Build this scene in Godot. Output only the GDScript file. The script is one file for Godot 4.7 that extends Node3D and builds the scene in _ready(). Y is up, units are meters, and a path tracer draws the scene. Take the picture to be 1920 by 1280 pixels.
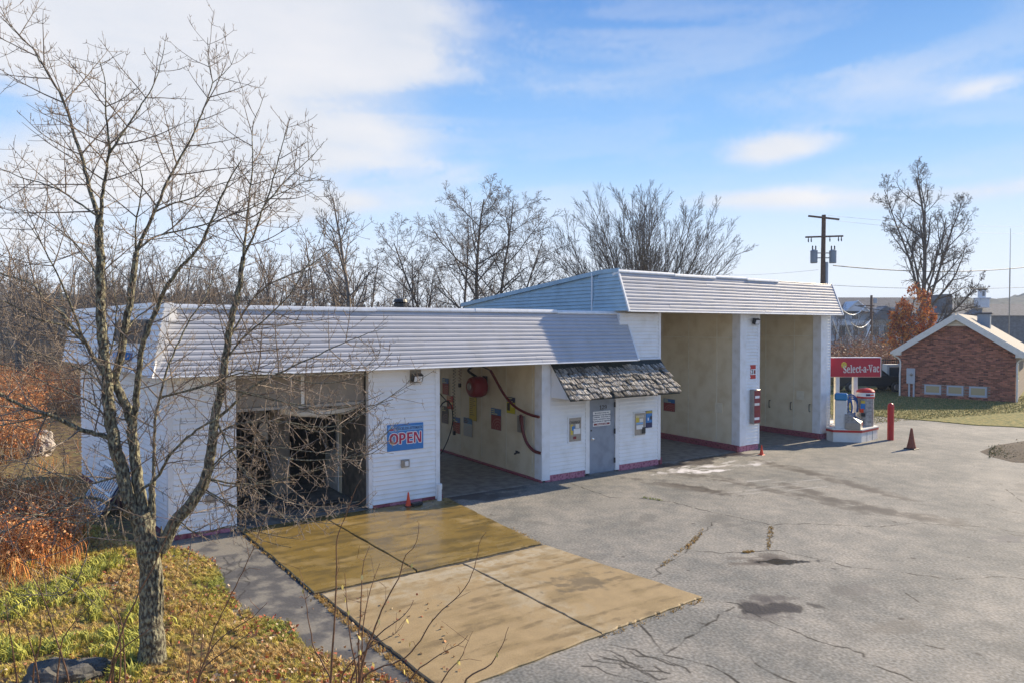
extends Node3D

# ------------------------------------------------------------------ camera constants
const FOCAL := 1285.0          # in pixels of the 1920 x 1280 photograph
const HORIZON := 614.0
const EYE := Vector3(0, 3.95, 0)
const YAW := 33.9
const FACADE := -14.0
var cam_right: Vector3
var cam_up: Vector3
var cam_fwd: Vector3

var taken := {}
var rng := RandomNumberGenerator.new()
var M := {}
var lap_cache := {}

func at(u: float, v: float, depth: float) -> Vector3:
	return EYE + (cam_fwd + cam_right * ((u - 960.0) / FOCAL) + cam_up * ((640.0 - v) / FOCAL)) * depth

func gnd(u: float, v: float, y := 0.0) -> Vector3:
	var d := cam_fwd + cam_right * ((u - 960.0) / FOCAL) + cam_up * ((640.0 - v) / FOCAL)
	return EYE + d * ((y - EYE.y) / d.y)

# ------------------------------------------------------------------ mesh builder
class MB:
	var v := PackedVector3Array()
	var n := PackedVector3Array()
	var uv := PackedVector2Array()
	var c := PackedColorArray()
	var idx := PackedInt32Array()
	func tri(a: Vector3, b: Vector3, d: Vector3) -> void:
		var k := v.size()
		v.append(a); v.append(b); v.append(d)
		idx.append(k); idx.append(k + 2); idx.append(k + 1)
	func quad(a: Vector3, b: Vector3, d: Vector3, e: Vector3) -> void:   # counter-clockwise seen from outside
		var k := v.size()
		v.append(a); v.append(b); v.append(d); v.append(e)
		for i in [0, 2, 1, 0, 3, 2]: idx.append(k + i)
	func quad_uv(a: Vector3, b: Vector3, d: Vector3, e: Vector3, u0 := Vector2(0, 0), u1 := Vector2(1, 1)) -> void:
		quad(a, b, d, e)
		uv.append(Vector2(u0.x, u1.y)); uv.append(u1); uv.append(Vector2(u1.x, u0.y)); uv.append(u0)
	func box(lo: Vector3, hi: Vector3, t := Transform3D()) -> void:
		var p := []
		for i in 8: p.append(t * Vector3(hi.x if i & 1 else lo.x, hi.y if i & 2 else lo.y, hi.z if i & 4 else lo.z))
		quad(p[4], p[5], p[7], p[6]); quad(p[1], p[0], p[2], p[3]); quad(p[5], p[1], p[3], p[7])
		quad(p[0], p[4], p[6], p[2]); quad(p[6], p[7], p[3], p[2]); quad(p[0], p[1], p[5], p[4])
	func cbox(lo: Vector3, hi: Vector3, b := 0.008, t := Transform3D()) -> void:   # chamfered box
		var s := []
		for i in 8:
			var q := Vector3(hi.x if i & 1 else lo.x, hi.y if i & 2 else lo.y, hi.z if i & 4 else lo.z)
			var w := Vector3(-b if i & 1 else b, -b if i & 2 else b, -b if i & 4 else b)
			s.append([t * (q + Vector3(0, w.y, w.z)), t * (q + Vector3(w.x, 0, w.z)), t * (q + Vector3(w.x, w.y, 0))])
		quad(s[4][2], s[5][2], s[7][2], s[6][2]); quad(s[1][2], s[0][2], s[2][2], s[3][2])
		quad(s[5][0], s[1][0], s[3][0], s[7][0]); quad(s[0][0], s[4][0], s[6][0], s[2][0])
		quad(s[6][1], s[7][1], s[3][1], s[2][1]); quad(s[0][1], s[1][1], s[5][1], s[4][1])
		quad(s[4][1], s[5][1], s[5][2], s[4][2]); quad(s[6][2], s[7][2], s[7][1], s[6][1])
		quad(s[1][1], s[0][1], s[0][2], s[1][2]); quad(s[3][2], s[2][2], s[2][1], s[3][1])
		quad(s[5][2], s[5][0], s[7][0], s[7][2]); quad(s[4][0], s[4][2], s[6][2], s[6][0])
		quad(s[1][0], s[1][2], s[3][2], s[3][0]); quad(s[0][2], s[0][0], s[2][0], s[2][2])
		quad(s[5][0], s[5][1], s[1][1], s[1][0]); quad(s[4][1], s[4][0], s[0][0], s[0][1])
		quad(s[7][1], s[7][0], s[3][0], s[3][1]); quad(s[6][0], s[6][1], s[2][1], s[2][0])
		tri(s[5][0], s[5][2], s[5][1]); tri(s[4][2], s[4][0], s[4][1]); tri(s[7][2], s[7][0], s[7][1]); tri(s[6][0], s[6][2], s[6][1])
		tri(s[1][2], s[1][0], s[1][1]); tri(s[0][0], s[0][2], s[0][1]); tri(s[3][0], s[3][2], s[3][1]); tri(s[2][2], s[2][0], s[2][1])
	func prism(poly: Array, lo: float, hi: float, t := Transform3D()) -> void:   # polygon in xy (ccw), pushed along z
		var m := poly.size()
		var pk := PackedVector2Array(poly)
		var ti := Geometry2D.triangulate_polygon(pk)
		for i in range(0, ti.size(), 3):
			var a: Vector2 = pk[ti[i]]
			var b: Vector2 = pk[ti[i + 1]]
			var d: Vector2 = pk[ti[i + 2]]
			if (b - a).cross(d - a) < 0:
				var sw := b
				b = d
				d = sw
			tri(t * Vector3(a.x, a.y, hi), t * Vector3(b.x, b.y, hi), t * Vector3(d.x, d.y, hi))
			tri(t * Vector3(a.x, a.y, lo), t * Vector3(d.x, d.y, lo), t * Vector3(b.x, b.y, lo))
		for i in m:
			var a: Vector2 = poly[i]
			var b: Vector2 = poly[(i + 1) % m]
			quad(t * Vector3(a.x, a.y, lo), t * Vector3(b.x, b.y, lo), t * Vector3(b.x, b.y, hi), t * Vector3(a.x, a.y, hi))
	func ring(o: Vector3, x: Vector3, y: Vector3, r: float, sides: int) -> int:
		var k := v.size()
		for i in sides:
			var a := TAU * i / sides
			var d := x * cos(a) + y * sin(a)
			v.append(o + d * r)
			n.append(d)
		return k
	func tube(pts: PackedVector3Array, radii: PackedFloat32Array, sides: int, closed_ends := false) -> void:
		var m := pts.size()
		var tan0 := (pts[1] - pts[0]).normalized()
		var x := tan0.cross(Vector3(0.31, 0.23, 0.92)).normalized()
		if x.length() < 0.5: x = tan0.cross(Vector3.RIGHT).normalized()
		var prev := -1
		for i in m:
			var tg := (pts[mini(i + 1, m - 1)] - pts[maxi(i - 1, 0)]).normalized()
			x = (x - tg * x.dot(tg)).normalized()
			var y := tg.cross(x)
			var k := ring(pts[i], x, y, radii[i], sides)
			if prev >= 0:
				for s in sides:
					var s2 := (s + 1) % sides
					idx.append(prev + s); idx.append(k + s2); idx.append(prev + s2)
					idx.append(prev + s); idx.append(k + s); idx.append(k + s2)
			if closed_ends and (i == 0 or i == m - 1):
				var cc := v.size()
				v.append(pts[i]); n.append(-tg if i == 0 else tg)
				for s in sides:
					v.append(v[k + s]); n.append(-tg if i == 0 else tg)
				for s in sides:
					var s2 := (s + 1) % sides
					if i == 0:
						idx.append(cc); idx.append(cc + 1 + s); idx.append(cc + 1 + s2)
					else:
						idx.append(cc); idx.append(cc + 1 + s2); idx.append(cc + 1 + s)
			prev = k
	func lathe(prof: Array, sides: int, t := Transform3D()) -> void:   # flat-shaded, profile of Vector2(radius, height) bottom to top
		for j in prof.size() - 1:
			var a: Vector2 = prof[j]
			var b: Vector2 = prof[j + 1]
			for s in sides:
				var a0 := TAU * s / sides
				var a1 := TAU * (s + 1) / sides
				var p := t * Vector3(cos(a0) * a.x, a.y, sin(a0) * a.x)
				var q := t * Vector3(cos(a1) * a.x, a.y, sin(a1) * a.x)
				var r := t * Vector3(cos(a1) * b.x, b.y, sin(a1) * b.x)
				var w := t * Vector3(cos(a0) * b.x, b.y, sin(a0) * b.x)
				if a.x < 1e-5: tri(p, w, r)
				elif b.x < 1e-5: tri(p, w, q)
				else: quad(p, w, r, q)
	func mesh() -> ArrayMesh:
		var a := []
		a.resize(Mesh.ARRAY_MAX)
		a[Mesh.ARRAY_VERTEX] = v
		if n.size() == v.size(): a[Mesh.ARRAY_NORMAL] = n
		if uv.size() == v.size(): a[Mesh.ARRAY_TEX_UV] = uv
		if c.size() == v.size(): a[Mesh.ARRAY_COLOR] = c
		a[Mesh.ARRAY_INDEX] = idx
		var m := ArrayMesh.new()
		m.add_surface_from_arrays(Mesh.PRIMITIVE_TRIANGLES, a)
		return m

# ------------------------------------------------------------------ nodes
func numbered(called: String) -> String:
	var k: int = taken.get(called, 0)
	taken[called] = k + 1
	return called if k == 0 else "%s_%03d" % [called, k]

func tag(o: Node, label: String, category: String, group := "", kind := "") -> Node:
	if label: o.set_meta("label", label)
	if category: o.set_meta("category", category)
	if group: o.set_meta("group", group)
	if kind: o.set_meta("kind", kind)
	return o

func thing(called: String, label: String, category: String, where := Vector3.ZERO, group := "", turn := 0.0) -> Node3D:
	var o := Node3D.new()
	o.name = numbered(called)
	add_child(o)
	o.position = where
	o.rotation.y = turn
	tag(o, label, category, group)
	return o

func inst(parent: Node, called: String, mesh: Mesh, m: Material, t := Transform3D()) -> MeshInstance3D:
	var o := MeshInstance3D.new()
	o.name = called
	o.mesh = mesh
	o.material_override = m
	o.transform = t
	parent.add_child(o, true)
	return o

func put(parent: Node, called: String, b: MB, m: Material, t := Transform3D()) -> MeshInstance3D:
	return inst(parent, called, b.mesh(), m, t)

func bx(parent: Node, called: String, lo: Vector3, hi: Vector3, m: Material, bevel := 0.0, t := Transform3D()) -> MeshInstance3D:
	var b := MB.new()
	if bevel > 0: b.cbox(lo, hi, bevel)
	else: b.box(lo, hi)
	return put(parent, called, b, m, t)

func struct(called: String, b: MB, m: Material) -> MeshInstance3D:
	var o := inst(self, numbered(called), b.mesh(), m)
	o.set_meta("kind", "structure")
	return o

func dup(o: Node3D, where: Vector3, turn: float, called: String, label: String) -> Node3D:
	var r: Node3D = o.duplicate()
	r.name = numbered(called)
	add_child(r)
	r.position = where
	r.rotation.y = turn
	if label: r.set_meta("label", label)
	return r

func text(parent: Node, called: String, s: String, h: float, m: Material, t: Transform3D, fat := 700, depth := 0.003, italic := false, serif := false, stretch := 1.0, fit := 0.0) -> MeshInstance3D:
	var f := SystemFont.new()
	f.font_names = PackedStringArray(["Droid Serif" if serif else "Droid Sans"])
	f.font_weight = fat
	f.font_italic = italic
	var tm := TextMesh.new()
	tm.text = s
	tm.font = f
	tm.font_size = 48
	tm.pixel_size = h / 34.0
	tm.depth = depth
	tm.curve_step = 3.0
	if fit > 0.0: stretch = fit / maxf(tm.get_aabb().size.x, 0.01)
	return inst(parent, called, tm, m, t * Transform3D(Basis.from_scale(Vector3(stretch, 1, 1)), Vector3.ZERO))

# ------------------------------------------------------------------ materials
func noise_tex(freq: float, ramp: Array, sd: int, octaves := 4, size := 256, kind := FastNoiseLite.TYPE_SIMPLEX_SMOOTH, normal := 0.0) -> NoiseTexture2D:
	var f := FastNoiseLite.new()
	f.noise_type = kind
	f.seed = sd
	f.frequency = freq
	f.fractal_octaves = octaves
	var t := NoiseTexture2D.new()
	t.width = size
	t.height = size
	t.seamless = true
	t.noise = f
	if normal > 0.0:
		t.as_normal_map = true
		t.bump_strength = normal
	elif ramp:
		var g := Gradient.new()
		g.offsets = PackedFloat32Array()
		var offs := PackedFloat32Array()
		var cols := PackedColorArray()
		for r in ramp:
			offs.append(r[0])
			cols.append(r[1])
		g.offsets = offs
		g.colors = cols
		t.color_ramp = g
	return t

func lin(r: float, g: float, b: float) -> Color:
	return Color(r, g, b).linear_to_srgb()

func mat(called: String, c: Color, rough := 0.8, metal := 0.0) -> StandardMaterial3D:
	var m := StandardMaterial3D.new()
	m.resource_name = called
	m.albedo_color = c
	m.roughness = rough
	m.metallic = metal
	M[called] = m
	return m

func textured(m: StandardMaterial3D, t: Texture2D, metres: float, nrm: Texture2D = null, nscale := 0.5, world := true) -> StandardMaterial3D:
	m.albedo_texture = t
	m.uv1_triplanar = true
	m.uv1_world_triplanar = world
	m.uv1_scale = Vector3.ONE / metres
	if nrm:
		m.normal_enabled = true
		m.normal_texture = nrm
		m.normal_scale = nscale
	return m

func grey(a: float) -> Color:
	return Color(a, a, a)

func make_materials() -> void:
	var soft := noise_tex(0.012, [[0.0, grey(0.90)], [0.5, grey(0.97)], [1.0, grey(1.0)]], 1, 5)
	var mott := noise_tex(0.02, [[0.2, grey(0.72)], [0.5, grey(0.88)], [0.8, grey(1.0)]], 2, 5)
	var rough_n := noise_tex(0.05, [], 3, 4, 256, FastNoiseLite.TYPE_SIMPLEX_SMOOTH, 4.0)
	var fine_n := noise_tex(0.16, [], 4, 3, 256, FastNoiseLite.TYPE_SIMPLEX_SMOOTH, 3.0)
	var grime := noise_tex(0.016, [[0.0, Color(0.93, 0.92, 0.90)], [0.35, Color(0.97, 0.968, 0.96)], [0.6, Color(0.99, 0.99, 0.99)], [1.0, grey(1.0)]], 5, 6)
	textured(mat("siding", lin(0.88, 0.88, 0.885), 0.5), grime, 2.2)
	textured(mat("fascia", lin(0.45, 0.46, 0.50), 0.68), grime, 2.7)
	textured(mat("trim", lin(0.83, 0.84, 0.86), 0.4), grime, 1.7)
	textured(mat("flashing", lin(0.82, 0.84, 0.86), 0.35, 0.1), grime, 1.1)
	textured(mat("skylit_blue", lin(0.40, 0.56, 0.66), 0.55), soft, 2.0)  # blue skylight on the shaded flank put into the siding colour
	var pinkr := noise_tex(0.03, [[0.15, Color(0.62, 0.52, 0.56)], [0.32, Color(0.86, 0.76, 0.80)], [0.55, Color(1, 0.95, 0.96)], [1.0, grey(1.0)]], 6, 5)
	textured(mat("foundation", lin(0.30, 0.085, 0.11), 0.8), pinkr, 0.9, fine_n, 0.4)
	textured(mat("pink_block", lin(0.50, 0.22, 0.28), 0.8), pinkr, 0.8, fine_n, 0.4)
	textured(mat("cream", lin(0.83, 0.745, 0.565), 0.5), noise_tex(0.012, [[0.1, Color(0.92, 0.90, 0.86)], [0.5, Color(0.97, 0.965, 0.95)], [1.0, grey(1.0)]], 7, 5), 2.4)
	textured(mat("batten", lin(0.84, 0.78, 0.62), 0.5), soft, 1.0)
	textured(mat("bay_floor", lin(0.25, 0.24, 0.22), 0.45), mott, 1.8, fine_n, 0.25)
	textured(mat("tan_door", lin(0.28, 0.24, 0.19), 0.6), soft, 1.2)
	textured(mat("door_grey", lin(0.26, 0.30, 0.365), 0.5), noise_tex(0.01, [[0.1, grey(0.9)], [0.6, grey(1.0)], [0.9, Color(1, 1, 1)]], 8, 4), 1.3)
	textured(mat("steel", lin(0.45, 0.45, 0.46), 0.5, 0.7), mott, 0.5)
	textured(mat("dull_steel", lin(0.36, 0.34, 0.31), 0.4, 0.6), soft, 0.4)
	mat("chrome", lin(0.75, 0.75, 0.75), 0.15, 1.0)
	mat("black_rubber", lin(0.014, 0.014, 0.015), 0.55)
	mat("black_metal", lin(0.02, 0.02, 0.022), 0.45)
	textured(mat("shaded_bay_panel", lin(0.19, 0.165, 0.13), 0.7), mott, 1.4)  # dark tone carries the shade inside the automatic bay
	mat("white_plastic", lin(0.8, 0.8, 0.8), 0.35)
	mat("lens", lin(0.75, 0.76, 0.78), 0.15)
	textured(mat("white_paint", lin(0.74, 0.73, 0.70), 0.5), grime, 0.9)
	textured(mat("red_paint", lin(0.55, 0.018, 0.02), 0.35), soft, 0.6)
	mat("hose_red", lin(0.11, 0.008, 0.008), 0.45)
	mat("reel_red", lin(0.22, 0.010, 0.011), 0.4)
	mat("cone_orange", lin(0.75, 0.06, 0.012), 0.45)
	textured(mat("cone_faded", lin(0.36, 0.10, 0.05), 0.7), mott, 0.3)
	mat("hose_blue", lin(0.02, 0.10, 0.30), 0.4)
	mat("vac_blue", lin(0.02, 0.22, 0.45), 0.4)
	mat("sign_blue", lin(0.03, 0.20, 0.52), 0.4)
	mat("sign_pale_blue", lin(0.20, 0.42, 0.72), 0.4)
	mat("sign_navy", lin(0.012, 0.02, 0.09), 0.4)
	mat("sign_red", lin(0.42, 0.008, 0.07), 0.4)
	mat("sign_white", lin(0.82, 0.82, 0.82), 0.4)
	mat("vac_sign_red", lin(0.42, 0.012, 0.035), 0.3)
	mat("sign_grey_letter", lin(0.66, 0.66, 0.62), 0.4)
	mat("yellow_paint", lin(0.62, 0.48, 0.06), 0.5)
	mat("paper", lin(0.74, 0.72, 0.66), 0.6)
	mat("maroon", lin(0.22, 0.02, 0.03), 0.5)
	for k in 4:
		var w: Array = [[0.56, 0.52, 0.46], [0.42, 0.385, 0.34], [0.64, 0.60, 0.54], [0.22, 0.20, 0.17]][k]
		textured(mat("shake_%d" % k, lin(w[0], w[1], w[2]), 0.85), noise_tex(0.03, [[0.2, Color(0.55, 0.53, 0.5)], [0.5, grey(0.85)], [0.8, grey(1.0)]], 20 + k, 4), 0.5, fine_n, 0.6)
	textured(mat("felt_and_shadow", lin(0.025, 0.04, 0.042), 0.8), mott, 0.6)  # awning felt, and the painted shadow band along its top
	textured(mat("roof_gravel", lin(0.12, 0.12, 0.12), 0.95), mott, 1.0)
	# plants
	var barkt := noise_tex(0.026, [[0.22, Color(0.34, 0.32, 0.29)], [0.40, Color(0.50, 0.475, 0.43)], [0.52, Color(0.70, 0.69, 0.63)], [0.66, Color(1.0, 1.02, 0.90)], [1.0, Color(0.85, 0.86, 0.76)]], 30, 6, 512)
	var barkn := noise_tex(0.05, [], 31, 4, 256, FastNoiseLite.TYPE_SIMPLEX_SMOOTH, 9.0)
	var bk := textured(mat("bark", lin(0.35, 0.325, 0.28), 0.92), barkt, 0.55, barkn, 1.0)
	bk.uv1_scale = Vector3(2.3, 0.8, 2.3)
	textured(mat("twig", lin(0.31, 0.255, 0.205), 0.85), noise_tex(0.02, [[0.2, Color(0.62, 0.56, 0.52)], [0.6, grey(0.92)], [1.0, grey(1.0)]], 32, 4), 0.8)
	textured(mat("whip", lin(0.22, 0.115, 0.062), 0.7), mott, 0.4)
	textured(mat("rust_stem", lin(0.42, 0.20, 0.09), 0.8), mott, 0.5)
	textured(mat("far_bark", lin(0.19, 0.155, 0.125), 0.95), mott, 1.5)
	textured(mat("wood_bark", lin(0.25, 0.205, 0.165), 0.95), mott, 1.8)
	textured(mat("grey_bark", lin(0.15, 0.135, 0.12), 0.95), mott, 1.5)
	for kv in [["leaf_yellow", 0.58, 0.46, 0.10], ["leaf_any", 1.0, 1.0, 1.0]]:
		var lm := mat(kv[0], lin(kv[1], kv[2], kv[3]), 0.7)
		lm.backlight_enabled = true
		lm.backlight = Color(0.5, 0.5, 0.5)
		lm.cull_mode = BaseMaterial3D.CULL_DISABLED
		if kv[0] == "leaf_any": lm.vertex_color_use_as_albedo = true
	var gm := mat("blade", Color(1, 1, 1), 0.75)
	gm.vertex_color_use_as_albedo = true
	gm.backlight_enabled = true
	gm.backlight = Color(0.4, 0.4, 0.4)
	var litter := noise_tex(0.03, [[0.1, Color(0.30, 0.24, 0.17)], [0.35, Color(0.48, 0.38, 0.24)], [0.55, Color(0.62, 0.52, 0.32)], [0.75, Color(0.52, 0.52, 0.26)], [1.0, Color(0.70, 0.60, 0.42)]], 33, 6, 512)
	textured(mat("litter", lin(0.62, 0.62, 0.62), 0.95), litter, 2.3, rough_n, 1.0)
	textured(mat("field", lin(0.42, 0.40, 0.36), 0.95), litter, 9.0, rough_n, 0.6)
	var lawn := noise_tex(0.02, [[0.1, Color(0.36, 0.38, 0.16)], [0.4, Color(0.52, 0.52, 0.24)], [0.65, Color(0.66, 0.60, 0.32)], [1.0, Color(0.76, 0.68, 0.42)]], 34, 6, 512)
	textured(mat("lawn", lin(0.62, 0.62, 0.62), 0.95), lawn, 3.0, fine_n, 0.9)
	textured(mat("soil", lin(0.13, 0.10, 0.07), 1.0), mott, 0.8, rough_n, 1.0)
	textured(mat("hill", lin(0.055, 0.065, 0.045), 1.0), noise_tex(0.04, [[0.2, grey(0.45)], [0.6, grey(0.9)], [1.0, grey(1.0)]], 35, 5), 40.0)
	textured(mat("rock", lin(0.13, 0.125, 0.115), 0.9), noise_tex(0.02, [[0.2, grey(0.6)], [0.6, grey(0.95)], [1.0, Color(1, 1, 0.93)]], 36, 6), 0.7, rough_n, 0.8)
	textured(mat("pale_rock", lin(0.60, 0.54, 0.50), 0.9), mott, 0.8, rough_n, 0.6)
	# house and neighbours
	textured(mat("mortar", lin(0.36, 0.29, 0.25), 0.95), mott, 0.7)
	var bm := mat("brick", Color(1, 1, 1), 0.9)
	bm.vertex_color_use_as_albedo = true
	textured(mat("roof_shingle", lin(0.46, 0.42, 0.36), 0.9), noise_tex(0.05, [[0.2, grey(0.8)], [0.8, grey(1.0)]], 37, 3), 1.2)
	textured(mat("far_grey_wall", lin(0.44, 0.46, 0.50), 0.8), soft, 3.0)
	textured(mat("far_white_wall", lin(0.72, 0.74, 0.77), 0.7), soft, 3.0)
	textured(mat("far_roof", lin(0.14, 0.14, 0.155), 0.85), mott, 4.0)
	mat("glass_dark", lin(0.05, 0.06, 0.075), 0.12)
	mat("glass_bright", lin(0.42, 0.35, 0.20), 0.5)
	textured(mat("pole_wood", lin(0.20, 0.12, 0.08), 0.9), mott, 0.8)
	mat("transformer_grey", lin(0.26, 0.30, 0.35), 0.45)
	mat("wire", lin(0.02, 0.02, 0.022), 0.6)
	mat("car_dark", lin(0.02, 0.021, 0.024), 0.25)
	mat("meter_grey", lin(0.42, 0.46, 0.52), 0.5)
	textured(mat("joint", lin(0.055, 0.05, 0.045), 0.95), mott, 0.3, fine_n, 0.8)

# ------------------------------------------------------------------ camera, sky, sun
func set_up_view() -> void:
	var pitch := atan((640.0 - HORIZON) / FOCAL)
	var yaw := deg_to_rad(YAW)
	var flat := Vector3(sin(yaw), 0, -cos(yaw))
	cam_right = Vector3(cos(yaw), 0, sin(yaw))
	cam_fwd = flat * cos(pitch) + Vector3.DOWN * sin(pitch)
	cam_up = cam_right.cross(cam_fwd)
	var cam := Camera3D.new()
	cam.name = "camera"
	cam.transform = Transform3D(Basis(cam_right, cam_up, -cam_fwd), EYE)
	cam.fov = rad_to_deg(2.0 * atan(640.0 / FOCAL))
	cam.near = 0.1
	cam.far = 4000.0
	cam.current = true
	add_child(cam)
	var sun := DirectionalLight3D.new()
	sun.name = "sun"
	sun.light_energy = 1.6
	sun.light_color = Color(1.0, 0.925, 0.80)
	sun.light_angular_distance = 0.5
	sun.shadow_enabled = true
	add_child(sun)
	var el := deg_to_rad(29.0)
	var az := deg_to_rad(0.6)     # almost along the front of the building
	sun.look_at_from_position(Vector3(cos(el) * cos(az), sin(el), cos(el) * sin(az)) * 100.0, Vector3.ZERO)
	var env := Environment.new()
	env.background_mode = Environment.BG_SKY
	env.sky = Sky.new()
	var pan := PanoramaSkyMaterial.new()
	pan.panorama = ImageTexture.create_from_image(sky_image(2048, 1024))
	env.sky.sky_material = pan
	env.background_energy_multiplier = 1.0
	env.tonemap_mode = Environment.TONE_MAPPER_LINEAR
	env.tonemap_exposure = 1.74
	env.sdfgi_enabled = true
	env.ssao_enabled = true
	env.ssil_enabled = true
	env.fog_enabled = true
	env.fog_density = 0.0007
	env.fog_light_color = Color(0.80, 0.87, 0.96)
	var we := WorldEnvironment.new()
	we.name = "environment"
	we.environment = env
	add_child(we)

func blob(p: Vector2, c: Vector2, r: Vector2, tilt := 0.0) -> float:
	var d := p - c
	d = d.rotated(tilt)
	return exp(-(d.x * d.x) / (r.x * r.x) - (d.y * d.y) / (r.y * r.y))

func sky_image(w: int, h: int) -> Image:
	var im := Image.create(w, h, false, Image.FORMAT_RGBF)
	im.fill(Color(0.30, 0.31, 0.31))
	var f := FastNoiseLite.new()
	f.noise_type = FastNoiseLite.TYPE_SIMPLEX_SMOOTH
	f.seed = 11
	f.frequency = 0.55
	f.fractal_octaves = 6
	f.fractal_gain = 0.52
	var g := FastNoiseLite.new()
	g.noise_type = FastNoiseLite.TYPE_SIMPLEX_SMOOTH
	g.seed = 5
	g.frequency = 0.9
	g.fractal_octaves = 5
	g.domain_warp_enabled = true
	g.domain_warp_amplitude = 0.6
	g.domain_warp_frequency = 0.7
	for j in h / 2 + 1:
		var th := PI * (j + 0.5) / h
		var y := cos(th)
		var el := 90.0 - rad_to_deg(th)
		var t1 := smoothstep(0.0, 16.0, el)
		var t2 := smoothstep(8.0, 34.0, el)
		var base := Vector3(0.80, 0.845, 0.90).lerp(Vector3(0.30, 0.54, 0.88), t1).lerp(Vector3(0.050, 0.185, 0.53), t2)
		for i in w:
			var ph := wrapf(TAU * (i + 0.5) / w, -PI, PI)     # 0 at -z, growing towards +x
			var s := sin(th)
			var d := Vector3(sin(ph) * s, y, -cos(ph) * s)
			var a := wrapf(rad_to_deg(ph) - YAW, -180.0, 180.0)                # degrees right of the view
			var q := Vector2(a, el)
			var k := 2.2 / (maxf(y, 0.0) + 0.22)
			var nn := f.get_noise_3d(d.x * k * 0.8, y * 3.0, d.z * k * 0.8)
			var n2 := g.get_noise_3d(d.x * 2.2, y * 11.0, d.z * 2.2)
			# cover of the whole sky, with the banks that stand in view
			var cov := nn * 0.85 - 0.14
			if absf(a) < 75.0:
				var fade := smoothstep(75.0, 50.0, absf(a))
				var own := blob(q, Vector2(-31, 24), Vector2(24, 9.0), 0.10) * 1.2
				own += blob(q, Vector2(-12, 24.5), Vector2(9, 5), 0.0) * 0.55
				own += blob(q, Vector2(-28, 11.5), Vector2(17, 3.0), -0.17) * 0.75
				own += blob(q, Vector2(-16, 9.4), Vector2(8, 1.5), -0.12) * 0.65
				own += blob(q, Vector2(-30, 5.5), Vector2(14, 2.0), 0.0) * 0.40
				own += blob(q, Vector2(21.0, 13.6), Vector2(5.2, 1.5), -0.03) * 0.78
				own += blob(q, Vector2(19.5, 9.9), Vector2(6.5, 1.1), 0.02) * 0.62
				own += blob(q, Vector2(33.0, 9.2), Vector2(9, 1.2), -0.03) * 0.6
				own += blob(q, Vector2(34.5, 16.0), Vector2(2.6, 0.7), -0.1) * 0.34
				own += blob(q, Vector2(22, 18.0), Vector2(16, 2.2), 0.06) * 0.22
				own += blob(q, Vector2(-4, 12.5), Vector2(9, 1.2), 0.04) * 0.20
				own += blob(q, Vector2(4, 6.5), Vector2(26, 2.2), 0.0) * 0.22
				own -= 0.22
				cov = lerpf(cov, own + nn * 0.22 + n2 * 0.16, fade)
			var dens := smoothstep(0.02, 0.52, cov + n2 * 0.10)
			var wisp := smoothstep(0.10, 0.80, n2 + 0.22) * 0.22
			dens = 1.0 - (1.0 - dens) * (1.0 - wisp)
			var sh := clampf(0.5 + nn * 0.9 + n2 * 0.5, 0.0, 1.0)
			var cl := Vector3(0.62, 0.64, 0.68).lerp(Vector3(0.78, 0.75, 0.735), sh)
			var c := base.lerp(cl, dens * 0.88)
			im.set_pixel(i, j, Color(c.x, c.y, c.z) * 0.745)
	return im

# ------------------------------------------------------------------ ground
const LOT_X0 := 1.0
const LOT_Z0 := -16.0
const LOT_W := 36.0
const LOT_D := 18.0

func lot_px(p: Vector3) -> Vector2:
	return Vector2((p.x - LOT_X0) / LOT_W * 2048.0, (p.z - LOT_Z0) / LOT_D * 1024.0)

var lot_rgb: PackedByteArray
var lot_rough: PackedByteArray
var lot_mid: PackedByteArray

func lot_blend(x: int, y: int, c: Color, k: float, rough := -1.0) -> void:
	if x < 0 or y < 0 or x >= 2048 or y >= 1024: return
	var o := (y * 2048 + x) * 3
	lot_rgb[o] = int(lerpf(lot_rgb[o], c.r * 255.0, k))
	lot_rgb[o + 1] = int(lerpf(lot_rgb[o + 1], c.g * 255.0, k))
	lot_rgb[o + 2] = int(lerpf(lot_rgb[o + 2], c.b * 255.0, k))
	if rough >= 0.0: lot_rough[y * 2048 + x] = int(lerpf(lot_rough[y * 2048 + x], rough * 255.0, k))

func lot_crack(pix: Array, width: float, c := Color(0.13, 0.12, 0.11), wander := 0.05) -> void:
	var path: Array[Vector3] = []
	for i in pix.size() - 1:
		var a := gnd(pix[i][0], pix[i][1])
		var b := gnd(pix[i + 1][0], pix[i + 1][1])
		var m := maxi(2, int(a.distance_to(b) / 0.12))
		for k in m:
			var p := a.lerp(b, float(k) / m)
			path.append(p + Vector3(rng.randf_range(-1, 1), 0, rng.randf_range(-1, 1)) * wander * 0.7)
	for i in path.size() - 1:
		var a := lot_px(path[i])
		var b := lot_px(path[i + 1])
		var w := width * rng.randf_range(0.5, 1.3)
		var m := int(a.distance_to(b) * 2.0) + 1
		for k in m:
			var p := a.lerp(b, float(k) / m)
			for dy in range(-2, 3):
				for dx in range(-2, 3):
					var q := Vector2(floorf(p.x) + dx, floorf(p.y) + dy)
					var f := clampf(w - q.distance_to(p - Vector2(0.5, 0.5)), 0.0, 1.0)
					if f > 0: lot_blend(int(q.x), int(q.y), c, f * 0.66)

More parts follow.
